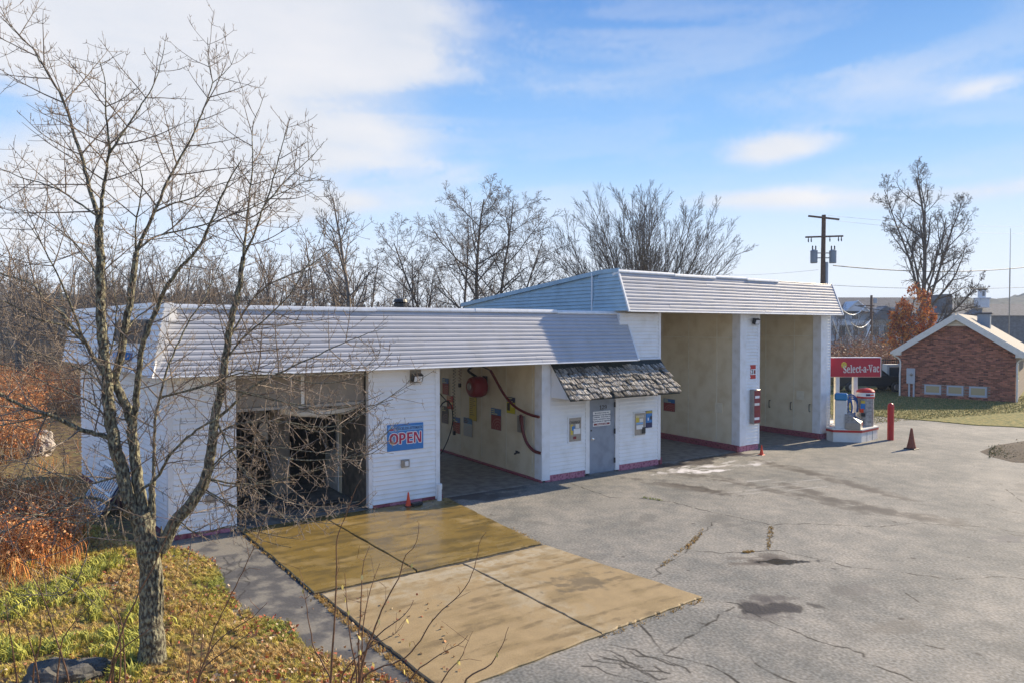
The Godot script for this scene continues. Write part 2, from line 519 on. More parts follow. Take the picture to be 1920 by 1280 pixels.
func lot_stain(p: Vector3, rx: float, rz: float, turn: float, c: Color, k: float, rough := -1.0, ragged := 0.5) -> void:
	var o := lot_px(p)
	var s := 2048.0 / LOT_W
	var r := int(maxf(rx, rz) * s * 1.5)
	for dy in range(-r, r + 1):
		for dx in range(-r, r + 1):
			var x := int(o.x) + dx
			var y := int(o.y) + dy
			if x < 0 or y < 0 or x >= 2048 or y >= 1024: continue
			var q := (Vector2(dx, dy) / s).rotated(-turn)
			var d := sqrt(q.x * q.x / (rx * rx) + q.y * q.y / (rz * rz))
			var nn := lot_mid[y * 2048 + x] / 255.0 - 0.5
			var f := smoothstep(1.0, 0.78, d + nn * ragged)
			if f > 0.0: lot_blend(x, y, c, f * k, rough)

func lot_textures() -> Array:
	var f := FastNoiseLite.new()
	f.seed = 71
	f.noise_type = FastNoiseLite.TYPE_SIMPLEX_SMOOTH
	f.frequency = 0.33
	f.fractal_octaves = 2
	var fine := f.get_image(2048, 1024).get_data()
	f.seed = 72
	f.frequency = 0.035
	f.fractal_octaves = 5
	lot_mid = f.get_image(2048, 1024).get_data()
	f.seed = 73
	f.frequency = 0.006
	f.fractal_octaves = 4
	var coarse := f.get_image(2048, 1024).get_data()
	lot_rgb = PackedByteArray()
	lot_rgb.resize(2048 * 1024 * 3)
	lot_rough = PackedByteArray()
	lot_rough.resize(2048 * 1024)
	for i in 2048 * 1024:
		var v := 122.0 + (fine[i] - 128) * 0.25 + (lot_mid[i] - 128) * 0.10 + (coarse[i] - 128) * 0.14
		var warm := (coarse[i] + lot_mid[i] - 256) * 0.02
		lot_rgb[i * 3] = clampi(int(v + 2.0 + warm), 0, 255)
		lot_rgb[i * 3 + 1] = clampi(int(v), 0, 255)
		lot_rgb[i * 3 + 2] = clampi(int(v - 6.0 - warm), 0, 255)
		lot_rough[i] = 205
	# the older strip left of the concrete: dark binder with pale worn patches
	for y in 560:
		for x in 190:
			var wx := LOT_X0 + x / 2048.0 * LOT_W
			var wz := LOT_Z0 + y / 1024.0 * LOT_D
			var edge := 3.05 + (wz + 13.7) * 0.055
			if wx > edge: continue
			var i := y * 2048 + x
			var m := smoothstep(0.38, 0.62, (lot_mid[i] * 0.6 + coarse[i] * 0.4) / 255.0)
			lot_blend(x, y, Color(0.30, 0.295, 0.30).lerp(Color(0.52, 0.50, 0.455), m * 0.85), 0.78)
	# tyre tracks of dried wash water, out of the tall bays
	var dark := Color(0.30, 0.28, 0.26)
	for tr in [[[1250, 884], [1370, 900], [1480, 925], [1600, 952], [1760, 972]], [[1425, 862], [1500, 880], [1580, 902], [1660, 925]], [[1240, 905], [1300, 915], [1330, 920]], [[1480, 910], [1560, 934], [1650, 955], [1800, 985]]]:
		for i in tr.size() - 1:
			var a := gnd(tr[i][0], tr[i][1])
			var b := gnd(tr[i + 1][0], tr[i + 1][1])
			for k in 9:
				var p := a.lerp(b, (k + rng.randf()) / 9.0) + Vector3(rng.randf_range(-.2, .2), 0, rng.randf_range(-.15, .15))
				lot_stain(p, rng.randf_range(0.5, 1.1), rng.randf_range(0.06, 0.22), atan2(b.z - a.z, b.x - a.x), dark, rng.randf_range(0.10, 0.34), 0.6, 1.9)
	# lime and soap left by the wash
	for k in 26:
		var u := rng.randf()
		var p := gnd(lerpf(1250, 1440, u) + rng.randf_range(-15, 15), lerpf(883, 862, u) + rng.randf_range(-6, 9))
		lot_stain(p, rng.randf_range(0.15, 0.65), rng.randf_range(0.04, 0.16), rng.randf_range(-0.1, 0.3), Color(0.86, 0.85, 0.86), rng.randf_range(0.25, 0.6), 0.7, 2.2)
	for k in 10:
		var p := gnd(rng.randf_range(1380, 1580), rng.randf_range(895, 925))
		lot_stain(p, rng.randf_range(0.3, 0.9), rng.randf_range(0.015, 0.04), 0.25, Color(0.74, 0.73, 0.72), 0.4, -1.0, 1.5)
	# wet ground in front of the bays
	for k in 14:
		lot_stain(Vector3(rng.randf_range(14.6, 18.0), 0, rng.randf_range(-14.6, -13.5)), rng.randf_range(0.3, 0.8), rng.randf_range(0.15, 0.4), rng.randf_range(-.3, .3), Color(0.22, 0.20, 0.20), 0.6, 0.3, 1.2)
	for k in 9:
		lot_stain(Vector3(rng.randf_range(7.5, 10.2), 0, rng.randf_range(-14.2, -13.5)), rng.randf_range(0.3, 0.7), rng.randf_range(0.15, 0.35), 0.0, Color(0.28, 0.27, 0.27), 0.5, 0.5, 1.2)
	# two damp hollows and a few oil spots
	for k in 16:
		lot_stain(gnd(1446 + rng.randfn(0, 26), 1049 + rng.randfn(0, 4)), rng.randf_range(0.12, 0.42), rng.randf_range(0.05, 0.13), 0.52, Color(0.33, 0.30, 0.27), 0.42, 0.5, 1.6)
		lot_stain(gnd(1446 + rng.randfn(0, 24), 1137 + rng.randfn(0, 8)), rng.randf_range(0.12, 0.40), rng.randf_range(0.06, 0.18), 0.50, Color(0.31, 0.29, 0.28), 0.42, 0.5, 1.6)
	lot_stain(gnd(1476, 1053), 0.52, 0.14, 0.52, Color(0.17, 0.15, 0.11), 0.85, 0.12, 1.3)
	lot_stain(gnd(1446, 1137), 0.58, 0.21, 0.50, Color(0.21, 0.19, 0.17), 0.75, 0.45, 1.6)
	lot_stain(gnd(1610, 1105), 0.5, 0.2, 0.4, Color(0.40, 0.39, 0.38), 0.45, -1, 1.2)
	lot_stain(gnd(1680, 1175), 0.6, 0.2, 0.3, Color(0.42, 0.40, 0.37), 0.4, -1, 1.2)
	lot_stain(gnd(1890, 1010), 0.5, 0.2, 0.3, Color(0.36, 0.36, 0.37), 0.5, -1, 1.2)
	for k in 44:
		lot_stain(Vector3(rng.randf_range(7, 26), 0, rng.randf_range(-12, -1)), rng.randf_range(0.2, 0.9), rng.randf_range(0.1, 0.4), rng.randf() * 3.0, Color(0.38, 0.37, 0.35) if k % 3 else Color(0.60, 0.58, 0.54), rng.randf_range(0.10, 0.32), -1, 2.2)
	for k in 70:
		lot_stain(Vector3(rng.randf_range(5, 26), 0, rng.randf_range(-13, -1)), rng.randf_range(0.02, 0.05), rng.randf_range(0.02, 0.05), 0.0, Color(0.25, 0.24, 0.23), 0.7)
	for cr in [
		[[1069, 905], [1100, 916], [1144, 932], [1200, 933], [1256, 940], [1342, 961], [1395, 972], [1444, 983], [1519, 981], [1594, 985], [1650, 987], [1717, 979], [1785, 984], [1867, 989], [1960, 1008]],
		[[1339, 976], [1309, 1007], [1290, 1028], [1267, 1049], [1230, 1066], [1243, 1075], [1215, 1086]],
		[[1447, 985], [1446, 1005], [1440, 1030]],
		[[1290, 1030], [1350, 1036], [1406, 1034], [1459, 1031], [1526, 1045], [1594, 1062], [1687, 1071]],
		[[1318, 1124], [1380, 1131], [1425, 1157], [1481, 1180], [1537, 1201], [1590, 1216], [1616, 1225], [1624, 1244]],
		[[1207, 1172], [1230, 1202], [1245, 1225], [1324, 1244], [1372, 1270], [1400, 1300]],
		[[1402, 1229], [1429, 1255], [1489, 1280], [1560, 1320]], [[1624, 1244], [1690, 1262], [1760, 1300]], [[1687, 1071], [1780, 1085], [1900, 1080], [1990, 1100]], [[1245, 1225], [1300, 1190], [1380, 1131]], [[1697, 1110], [1730, 1135]], [[1740, 1210], [1800, 1222]], [[1885, 917], [1905, 930], [1925, 945]],
		[[1880, 995], [1905, 1003], [1940, 1006]], [[1850, 945], [1900, 960], [1940, 965]]]:
		lot_crack(cr, 1.0)
	for k in 9:
		var u0 := rng.randf_range(1080, 1200)
		var v0 := rng.randf_range(1205, 1262)
		lot_crack([[u0, v0], [u0 + 60, v0 + rng.randf_range(5, 30)], [u0 + 140, v0 + rng.randf_range(25, 60)]], 0.9, Color(0.16, 0.15, 0.14), 0.08)
	for k in 14:
		var u0 := rng.randf_range(385, 470)
		var v0 := rng.randf_range(1010, 1090)
		lot_crack([[u0, v0], [u0 + rng.randf_range(-30, 40), v0 + rng.randf_range(6, 30)], [u0 + rng.randf_range(-20, 60), v0 + rng.randf_range(25, 50)]], 0.8, Color(0.2, 0.19, 0.18), 0.07)
	var a := Image.create_from_data(2048, 1024, false, Image.FORMAT_RGB8, lot_rgb)
	var r := Image.create_from_data(2048, 1024, false, Image.FORMAT_L8, lot_rough)
	return [ImageTexture.create_from_image(a), ImageTexture.create_from_image(r)]

func pad_texture() -> Array:     # stained concrete, 5.4 m x 7.9 m
	var w := 820
	var h := 1200
	var f := FastNoiseLite.new()
	f.noise_type = FastNoiseLite.TYPE_SIMPLEX_SMOOTH
	f.fractal_octaves = 5
	f.seed = 81
	f.frequency = 0.008
	var coarse := f.get_image(w, h).get_data()
	f.seed = 82
	f.frequency = 0.3
	var fine := f.get_image(w, h).get_data()
	var streak := Image.create(1, 1, false, Image.FORMAT_L8)
	f.seed = 83
	f.frequency = 0.02
	streak = f.get_image(w / 5, h)
	streak.resize(w, h, Image.INTERPOLATE_CUBIC)
	var st := streak.get_data()
	f.seed = 84
	f.frequency = 0.022
	var mid := f.get_image(w, h).get_data()
	var rgb := PackedByteArray()
	rgb.resize(w * h * 3)
	var ro := PackedByteArray()
	ro.resize(w * h)
	for j in h:
		var wz := -14.15 + 7.9 * j / h
		for i in w:
			var wx := 2.75 + 5.4 * i / w
			var k := j * w + i
			var c := coarse[k] / 255.0
			var s := st[k] / 255.0
			var g := fine[k] / 255.0 - 0.5
			var back := 1.0 if wz < -9.95 else 0.0
			var wet := back * smoothstep(0.10, 0.55, c * 0.8 + 0.3 * s)
			var tan_ := Color(0.60, 0.52, 0.38)
			var pale := Color(0.655, 0.61, 0.52)
			var ochre := Color(0.51, 0.43, 0.24)
			var brown := Color(0.385, 0.335, 0.215)
			var m2 := mid[k] / 255.0
			# pale worn edges lie along the joints of the front slabs
			var edge := smoothstep(1.5, 0.2, absf(wz + 9.9) + (m2 - 0.5) * 2.2) * 0.9 + smoothstep(0.55, 0.1, absf(wx - 5.75) + (m2 - 0.5) * 0.8) * 0.6
			var col := tan_.lerp(pale, clampf(edge, 0.0, 1.0) * smoothstep(0.30, 0.5, m2 * 0.5 + c * 0.5))
			col = col.lerp(Color(0.53, 0.455, 0.315), smoothstep(0.42, 0.72, c * 0.5 + s * 0.5) * 0.8)
			col = col.lerp(Color(0.34, 0.29, 0.21), smoothstep(0.56, 0.82, s * 0.6 + m2 * 0.4) * 0.5)
			col = col.lerp(Color(0.30, 0.27, 0.22), smoothstep(0.5, 0.1, Vector2((wx - 6.7) * 0.8, (wz + 8.1) * 1.3).length() + (m2 - 0.5) * 0.9) * 0.5)
			if back > 0.5: col = col.lerp(ochre, 0.45 + wet * 0.5).lerp(brown, smoothstep(0.44, 0.72, s * 0.6 + m2 * 0.4) * 0.8)
			# dark run-off along the back row and a grey tyre smear
			col = col * (1.0 + g * 0.26 + (m2 - 0.5) * 0.10)
			rgb[k * 3] = clampi(int(col.r * 255.0), 0, 255)
			rgb[k * 3 + 1] = clampi(int(col.g * 255.0), 0, 255)
			rgb[k * 3 + 2] = clampi(int(col.b * 255.0), 0, 255)
			ro[k] = int(lerpf(185.0, 62.0, wet))
	return [ImageTexture.create_from_image(Image.create_from_data(w, h, false, Image.FORMAT_RGB8, rgb)), ImageTexture.create_from_image(Image.create_from_data(w, h, false, Image.FORMAT_L8, ro))]

var verge_edge: PackedVector2Array    # x of the grass edge for each z
var verge_noise := FastNoiseLite.new()

func verge_x(z: float) -> float:
	var e := verge_edge
	for i in e.size() - 1:
		if z >= e[i].y and z <= e[i + 1].y:
			return lerpf(e[i].x, e[i + 1].x, (z - e[i].y) / (e[i + 1].y - e[i].y))
	return e[0].x if z < e[0].y else e[e.size() - 1].x

func verge_y(x: float, z: float) -> float:
	var d := verge_x(z) - x
	return smoothstep(-0.05, 0.9, d) * 0.10 + verge_noise.get_noise_2d(x * 8.0, z * 8.0) * 0.05 * smoothstep(0.0, 0.6, d) + smoothstep(1.0, 5.0, d) * 0.12 - 0.012

func build_ground() -> void:
	# one sheet to the horizon
	var g := MB.new()
	for i in 24:
		for j in 24:
			var s := 1800.0 / 24.0
			var x := -900.0 + i * s
			var z := -900.0 + j * s
			g.quad(Vector3(x, -0.06, z + s), Vector3(x + s, -0.06, z + s), Vector3(x + s, -0.06, z), Vector3(x, -0.06, z))
	struct("ground", g, M.field)
	# the edge between the grass and the paved strip
	for p in [[-40.0, -1.0], [-22.0, 0.4], [-14.9, 1.5]]: verge_edge.append(Vector2(p[1], p[0]))
	for uv in [[322, 1026], [352, 1040], [392, 1058], [418, 1118], [465, 1160], [530, 1172], [556, 1215], [640, 1246], [700, 1272], [760, 1310], [850, 1380]]:
		var p := gnd(uv[0], uv[1])
		verge_edge.append(Vector2(p.x, p.z))
	verge_edge.append(Vector2(3.9, 2.0))
	verge_noise.seed = 9
	verge_noise.frequency = 0.25
	# paved lot
	var tx := lot_textures()
	var lot := mat("asphalt", Color(1, 1, 1), 1.0)
	lot.albedo_texture = tx[0]
	lot.roughness_texture = tx[1]
	lot.metallic_specular = 0.4
	var gn := FastNoiseLite.new()
	gn.seed = 75
	gn.noise_type = FastNoiseLite.TYPE_SIMPLEX_SMOOTH
	gn.frequency = 0.30
	gn.fractal_octaves = 3
	var grain := gn.get_image(2048, 1024)
	var low := FastNoiseLite.new()
	low.seed = 76
	low.frequency = 0.02
	grain.bump_map_to_normal_map(0.22)
	lot.normal_enabled = true
	lot.normal_texture = ImageTexture.create_from_image(grain)
	lot.normal_scale = 1.0
	var outline := PackedVector2Array()
	for e in verge_edge:
		if e.y > -15.0: outline.append(Vector2(e.x - 0.12, e.y))
	for p in [[3.9, 12.0], [60.0, 12.0], [60.0, -34.0], [23.3, -34.0], [23.3, -15.0]]: outline.append(Vector2(p[0], p[1]))
	var ti := Geometry2D.triangulate_polygon(outline)
	var lm := MB.new()
	for p in outline:
		lm.v.append(Vector3(p.x, 0, p.y))
		lm.n.append(Vector3.UP)
		lm.uv.append(Vector2((p.x - LOT_X0) / LOT_W, (p.y - LOT_Z0) / LOT_D))
	for k in range(0, ti.size(), 3):
		var a := outline[ti[k]]
		var b := outline[ti[k + 1]]
		var c := outline[ti[k + 2]]
		var flip := (b - a).cross(c - a) < 0
		lm.idx.append(ti[k]); lm.idx.append(ti[k + 2] if flip else ti[k + 1]); lm.idx.append(ti[k + 1] if flip else ti[k + 2])
	struct("asphalt_lot", lm, lot)
	# grass verge in front of and beside the building
	var vg := MB.new()
	var zs := 110
	var xs := 60
	for j in zs + 1:
		var z := lerpf(-34.0, 3.0, float(j) / zs)
		for i in xs + 1:
			var t := pow(float(i) / xs, 1.6)
			var x := verge_x(z) + 0.04 - t * 26.0
			vg.v.append(Vector3(x, verge_y(x, z) + 0.006, z))
	for j in zs:
		for i in xs:
			var k := j * (xs + 1) + i
			for q in [k, k + xs + 1, k + 1, k + 1, k + xs + 1, k + xs + 2]: vg.idx.append(q)
	struct("verge", vg, M.litter)
	# four concrete slabs
	var pt := pad_texture()
	var pm := mat("pad_concrete", Color(1, 1, 1), 1.0)
	pm.albedo_texture = pt[0]
	pm.roughness_texture = pt[1]
	pm.metallic_specular = 0.45
	var pad := Node3D.new()
	pad.name = "concrete_pad"
	add_child(pad)
	pad.set_meta("kind", "structure")
	var j0 := [Vector2(2.99, -13.95), Vector2(4.62, -13.98), Vector2(7.56, -13.96)]
	var j1 := [Vector2(3.18, -9.98), Vector2(4.85, -9.96), Vector2(7.36, -9.99)]
	var k1 := [Vector2(3.24, -9.92), Vector2(5.64, -9.89), Vector2(7.38, -9.93)]
	var k2 := [Vector2(3.46, -6.42), Vector2(5.82, -6.58), Vector2(7.85, -6.68)]
	for q in [[j0[0], j0[1], j1[1], j1[0]], [j0[1], j0[2], j1[2], j1[1]], [k1[0], k1[1], k2[1], k2[0]], [k1[1], k1[2], k2[2], k2[1]]]:
		var mid: Vector2 = (q[0] + q[1] + q[2] + q[3]) / 4.0
		var ring := []
		for s in 4:      # worn, slightly wandering edges
			var a: Vector2 = q[s]
			var b: Vector2 = q[(s + 1) % 4]
			for k in 40:
				var p := a.lerp(b, k / 40.0)
				p += (mid - p).normalized() * (0.012 + 0.008 * sin(k * 0.7 + s * 2.0) + rng.randf() * 0.004 + (0.02 if rng.randf() < 0.05 else 0.0))
				ring.append(p)
		var sb := MB.new()
		var top := 0.03 + rng.randf_range(-0.004, 0.006)
		var m := ring.size()
		for s in m:
			var a: Vector2 = ring[s]
			var b: Vector2 = ring[(s + 1) % m]
			var ai := a.lerp(mid, 0.012)
			var bi := b.lerp(mid, 0.012)
			for tri_ in [[Vector3(mid.x, top, mid.y), Vector3(bi.x, top, bi.y), Vector3(ai.x, top, ai.y)], [Vector3(ai.x, top, ai.y), Vector3(bi.x, top, bi.y), Vector3(b.x, top - 0.012, b.y)], [Vector3(ai.x, top, ai.y), Vector3(b.x, top - 0.012, b.y), Vector3(a.x, top - 0.012, a.y)], [Vector3(a.x, top - 0.012, a.y), Vector3(b.x, top - 0.012, b.y), Vector3(b.x, -0.05, b.y)], [Vector3(a.x, top - 0.012, a.y), Vector3(b.x, -0.05, b.y), Vector3(a.x, -0.05, a.y)]]:
				sb.tri(tri_[0], tri_[1], tri_[2])
				for p in tri_: sb.uv.append(Vector2((p.x - 2.75) / 5.4, (p.z + 14.15) / 7.9))
		put(pad, "slab", sb, pm)
	# open joints with dirt between the slabs
	var jm := MB.new()
	for q in [[j0[1], j1[1]], [k1[1], k2[1]], [j1[0], j1[2]], [j0[0] + Vector2(0.03, 0), j1[0] + Vector2(0.03, 0)], [k1[0] + Vector2(0.03, 0), k2[0] + Vector2(0.03, 0)]]:
		var dv: Vector2 = (q[1] - q[0]).normalized()
		var nv := Vector2(-dv.y, dv.x) * 0.05
		jm.quad(Vector3(q[0].x - nv.x, 0.008, q[0].y + 0.02 - nv.y), Vector3(q[0].x + nv.x, 0.008, q[0].y + 0.02 + nv.y), Vector3(q[1].x + nv.x, 0.008, q[1].y + 0.02 + nv.y), Vector3(q[1].x - nv.x, 0.008, q[1].y + 0.02 - nv.y))
	put(pad, "joint_dirt", jm, M.joint)
	# lawn round the brick house
	var lw := MB.new()
	var lo_ := PackedVector2Array()
	for uv in [[1420, 771], [1640, 779], [1700, 785], [1760, 790], [1830, 797], [1900, 800], [2050, 812]]:
		var p := gnd(uv[0], uv[1])
		lo_.append(Vector2(p.x, p.z))
	for p in [[75.0, -4.0], [75.0, -46.0], [24.0, -46.0]]: lo_.append(Vector2(p[0], p[1]))
	var lt := Geometry2D.triangulate_polygon(lo_)
	for k in range(0, lt.size(), 3):
		var a := lo_[lt[k]]
		var b := lo_[lt[k + 1]]
		var c := lo_[lt[k + 2]]
		if (b - a).cross(c - a) < 0:
			var sw := b
			b = c
			c = sw
		lw.tri(Vector3(a.x, 0.03, a.y), Vector3(c.x, 0.03, c.y), Vector3(b.x, 0.03, b.y))
	for k in lo_.size():
		var a := lo_[k]
		var b := lo_[(k + 1) % lo_.size()]
		lw.quad(Vector3(a.x, 0.03, a.y), Vector3(b.x, 0.03, b.y), Vector3(b.x, -0.03, b.y), Vector3(a.x, -0.03, a.y))
	struct("lawn", lw, M.lawn)
	# low hills on the horizon, right and left
	hill(Vector3(560, 0, -150), 300.0, 130.0, 27.0, 3)
	hill(Vector3(-60, 0, -240), 190.0, 60.0, 15.0, 4)
	hill(Vector3(-190, 0, -190), 130.0, 70.0, 18.0, 6)

func hill(c: Vector3, rx: float, rz: float, hh: float, sd: int) -> void:
	var f := FastNoiseLite.new()
	f.seed = sd
	f.frequency = 0.02
	f.fractal_octaves = 5
	var b := MB.new()
	var m := 60
	for j in m + 1:
		for i in m + 1:
			var u := (i * 2.0 / m - 1.0)
			var w := (j * 2.0 / m - 1.0)
			var p := c + Vector3(u * rx, 0, w * rz)
			var k := maxf(0.0, 1.0 - u * u) * maxf(0.0, 1.0 - w * w)
			p.y = -1.0 + hh * k * (1.0 + 0.35 * f.get_noise_2d(p.x * 0.5, p.z * 0.5)) + f.get_noise_2d(p.x * 9.0, p.z * 9.0) * 1.8 * smoothstep(0.0, 0.2, k)
			b.v.append(p)
	for j in m:
		for i in m:
			var k := j * (m + 1) + i
			for q in [k, k + 1, k + m + 1, k + 1, k + m + 2, k + m + 1]: b.idx.append(q)
	struct("hill", b, M.hill)

# ------------------------------------------------------------------ the car wash
const DEPTH_X := Basis(Vector3(0, 0, -1), Vector3(0, 1, 0), Vector3(1, 0, 0))   # local x = depth into the building, local z = world x
var wash: Node3D

func lap_mesh(length: float, prof: Array, wave: float, pitch: float, variant: int) -> ArrayMesh:
	var key := "%.2f_%.4f_%d_%.4f_%d" % [length, wave, prof.size(), pitch, variant]
	if lap_cache.has(key): return lap_cache[key]
	var f := FastNoiseLite.new()
	f.seed = 400 + variant
	f.frequency = 0.5
	var b := MB.new()
	var m := 1 if wave <= 0.0 else maxi(1, int(length / 0.35))
	for s in m:
		var x0 := length * s / m
		var x1 := length * (s + 1) / m
		for k in prof.size() - 1:
			var p: Vector2 = prof[k]
			var q: Vector2 = prof[k + 1]
			var w0 := f.get_noise_2d(x0 * 2.0, k * 30.0) * wave
			var w1 := f.get_noise_2d(x1 * 2.0, k * 30.0) * wave
			var w2 := f.get_noise_2d(x1 * 2.0, (k + 1) * 30.0) * wave
			var w3 := f.get_noise_2d(x0 * 2.0, (k + 1) * 30.0) * wave
			b.quad(Vector3(x0, p.x * pitch, p.y + w0), Vector3(x1, p.x * pitch, p.y + w1), Vector3(x1, q.x * pitch, q.y + w2), Vector3(x0, q.x * pitch, q.y + w3))
	var z0: float = prof[0].y
	b.quad(Vector3(0, 0, -0.004), Vector3(length, 0, -0.004), Vector3(length, 0, z0), Vector3(0, 0, z0))
	for e in [0.0, length]:
		for k in prof.size() - 1:
			b.quad(Vector3(e, prof[k].x * pitch, -0.004), Vector3(e, prof[k].x * pitch, prof[k].y), Vector3(e, prof[k + 1].x * pitch, prof[k + 1].y), Vector3(e, prof[k + 1].x * pitch, -0.004))
	lap_cache[key] = b.mesh()
	return lap_cache[key]

const LAP := [Vector2(0, 0.027), Vector2(0.1, 0.029), Vector2(1.0, 0.0012)]
const FASCIA_LAP := [Vector2(0, 0.015), Vector2(0.42, 0.0225), Vector2(1.0, 0.0015)]

# a clapboard face: boards run along t's x axis, stacked along its y axis; ends(y) gives where each course begins and ends
func clapboard(parent: Node, t: Transform3D, height: float, ends: Callable, m: Material, prof: Array, wave := 0.0, split := 0.0, wobble := 0.0) -> void:
	var n := maxi(1, roundi(height / 0.1016))
	var pitch := height / n
	for k in n:
		var e: Vector2 = ends.call((k + 0.5) * pitch)
		var a := e.x
		var first := true
		while a < e.y - 0.02:
			var b := e.y
			if split > 0.0:
				b = minf(e.y, a + (split * rng.randf_range(0.25, 1.0) if first else split))
				if e.y - b < 0.3: b = e.y
			first = false
			var o := Transform3D(Basis(Vector3.RIGHT, deg_to_rad(rng.randf_range(-1, 1) * wobble)), Vector3(a, k * pitch, rng.randf_range(0.0, 0.0015)))
			inst(parent, "siding_board", lap_mesh(snappedf(b - a, 0.01) - 0.002, prof, wave, pitch, (k * 7 + int(a * 3)) % 5 if wave > 0 else 0), m, t * o)
			a = b

func front_wall(x0: float, x1: float, y0: float, y1: float, m: Material = null) -> MeshInstance3D:
	var w := bx(wash, "wall", Vector3(x0, y0, FACADE - 0.15), Vector3(x1, y1, FACADE - 0.014), M.trim)
	clapboard(w, Transform3D(Basis(), Vector3(x0, y0, FACADE - 0.0135)), y1 - y0, func(_y): return Vector2(0.0, x1 - x0), m if m else M.siding, LAP)
	return w

func trim_post(x0: float, x1: float, y0: float, y1: float, z1 := FACADE + 0.012, z0 := FACADE - 0.14) -> void:
	bx(wash, "trim", Vector3(x0, y0, z0), Vector3(x1, y1, z1), M.trim, 0.006)

func block_base(x0: float, x1: float, y1: float) -> void:
	var f := bx(wash, "foundation", Vector3(x0, -0.05, FACADE - 0.2), Vector3(x1, y1 - 0.004, FACADE - 0.032), M.joint)
	var x := x0
	while x < x1 - 0.02:
		var e := minf(x1, x + 0.40)
		bx(f, "block", Vector3(x + 0.004, -0.04, FACADE - 0.03), Vector3(e - 0.004, y1 - 0.006, FACADE - 0.004 + rng.randf_range(-0.004, 0.004)), M.pink_block if rng.randf() < 0.75 else M.foundation, 0.006)
		x = e

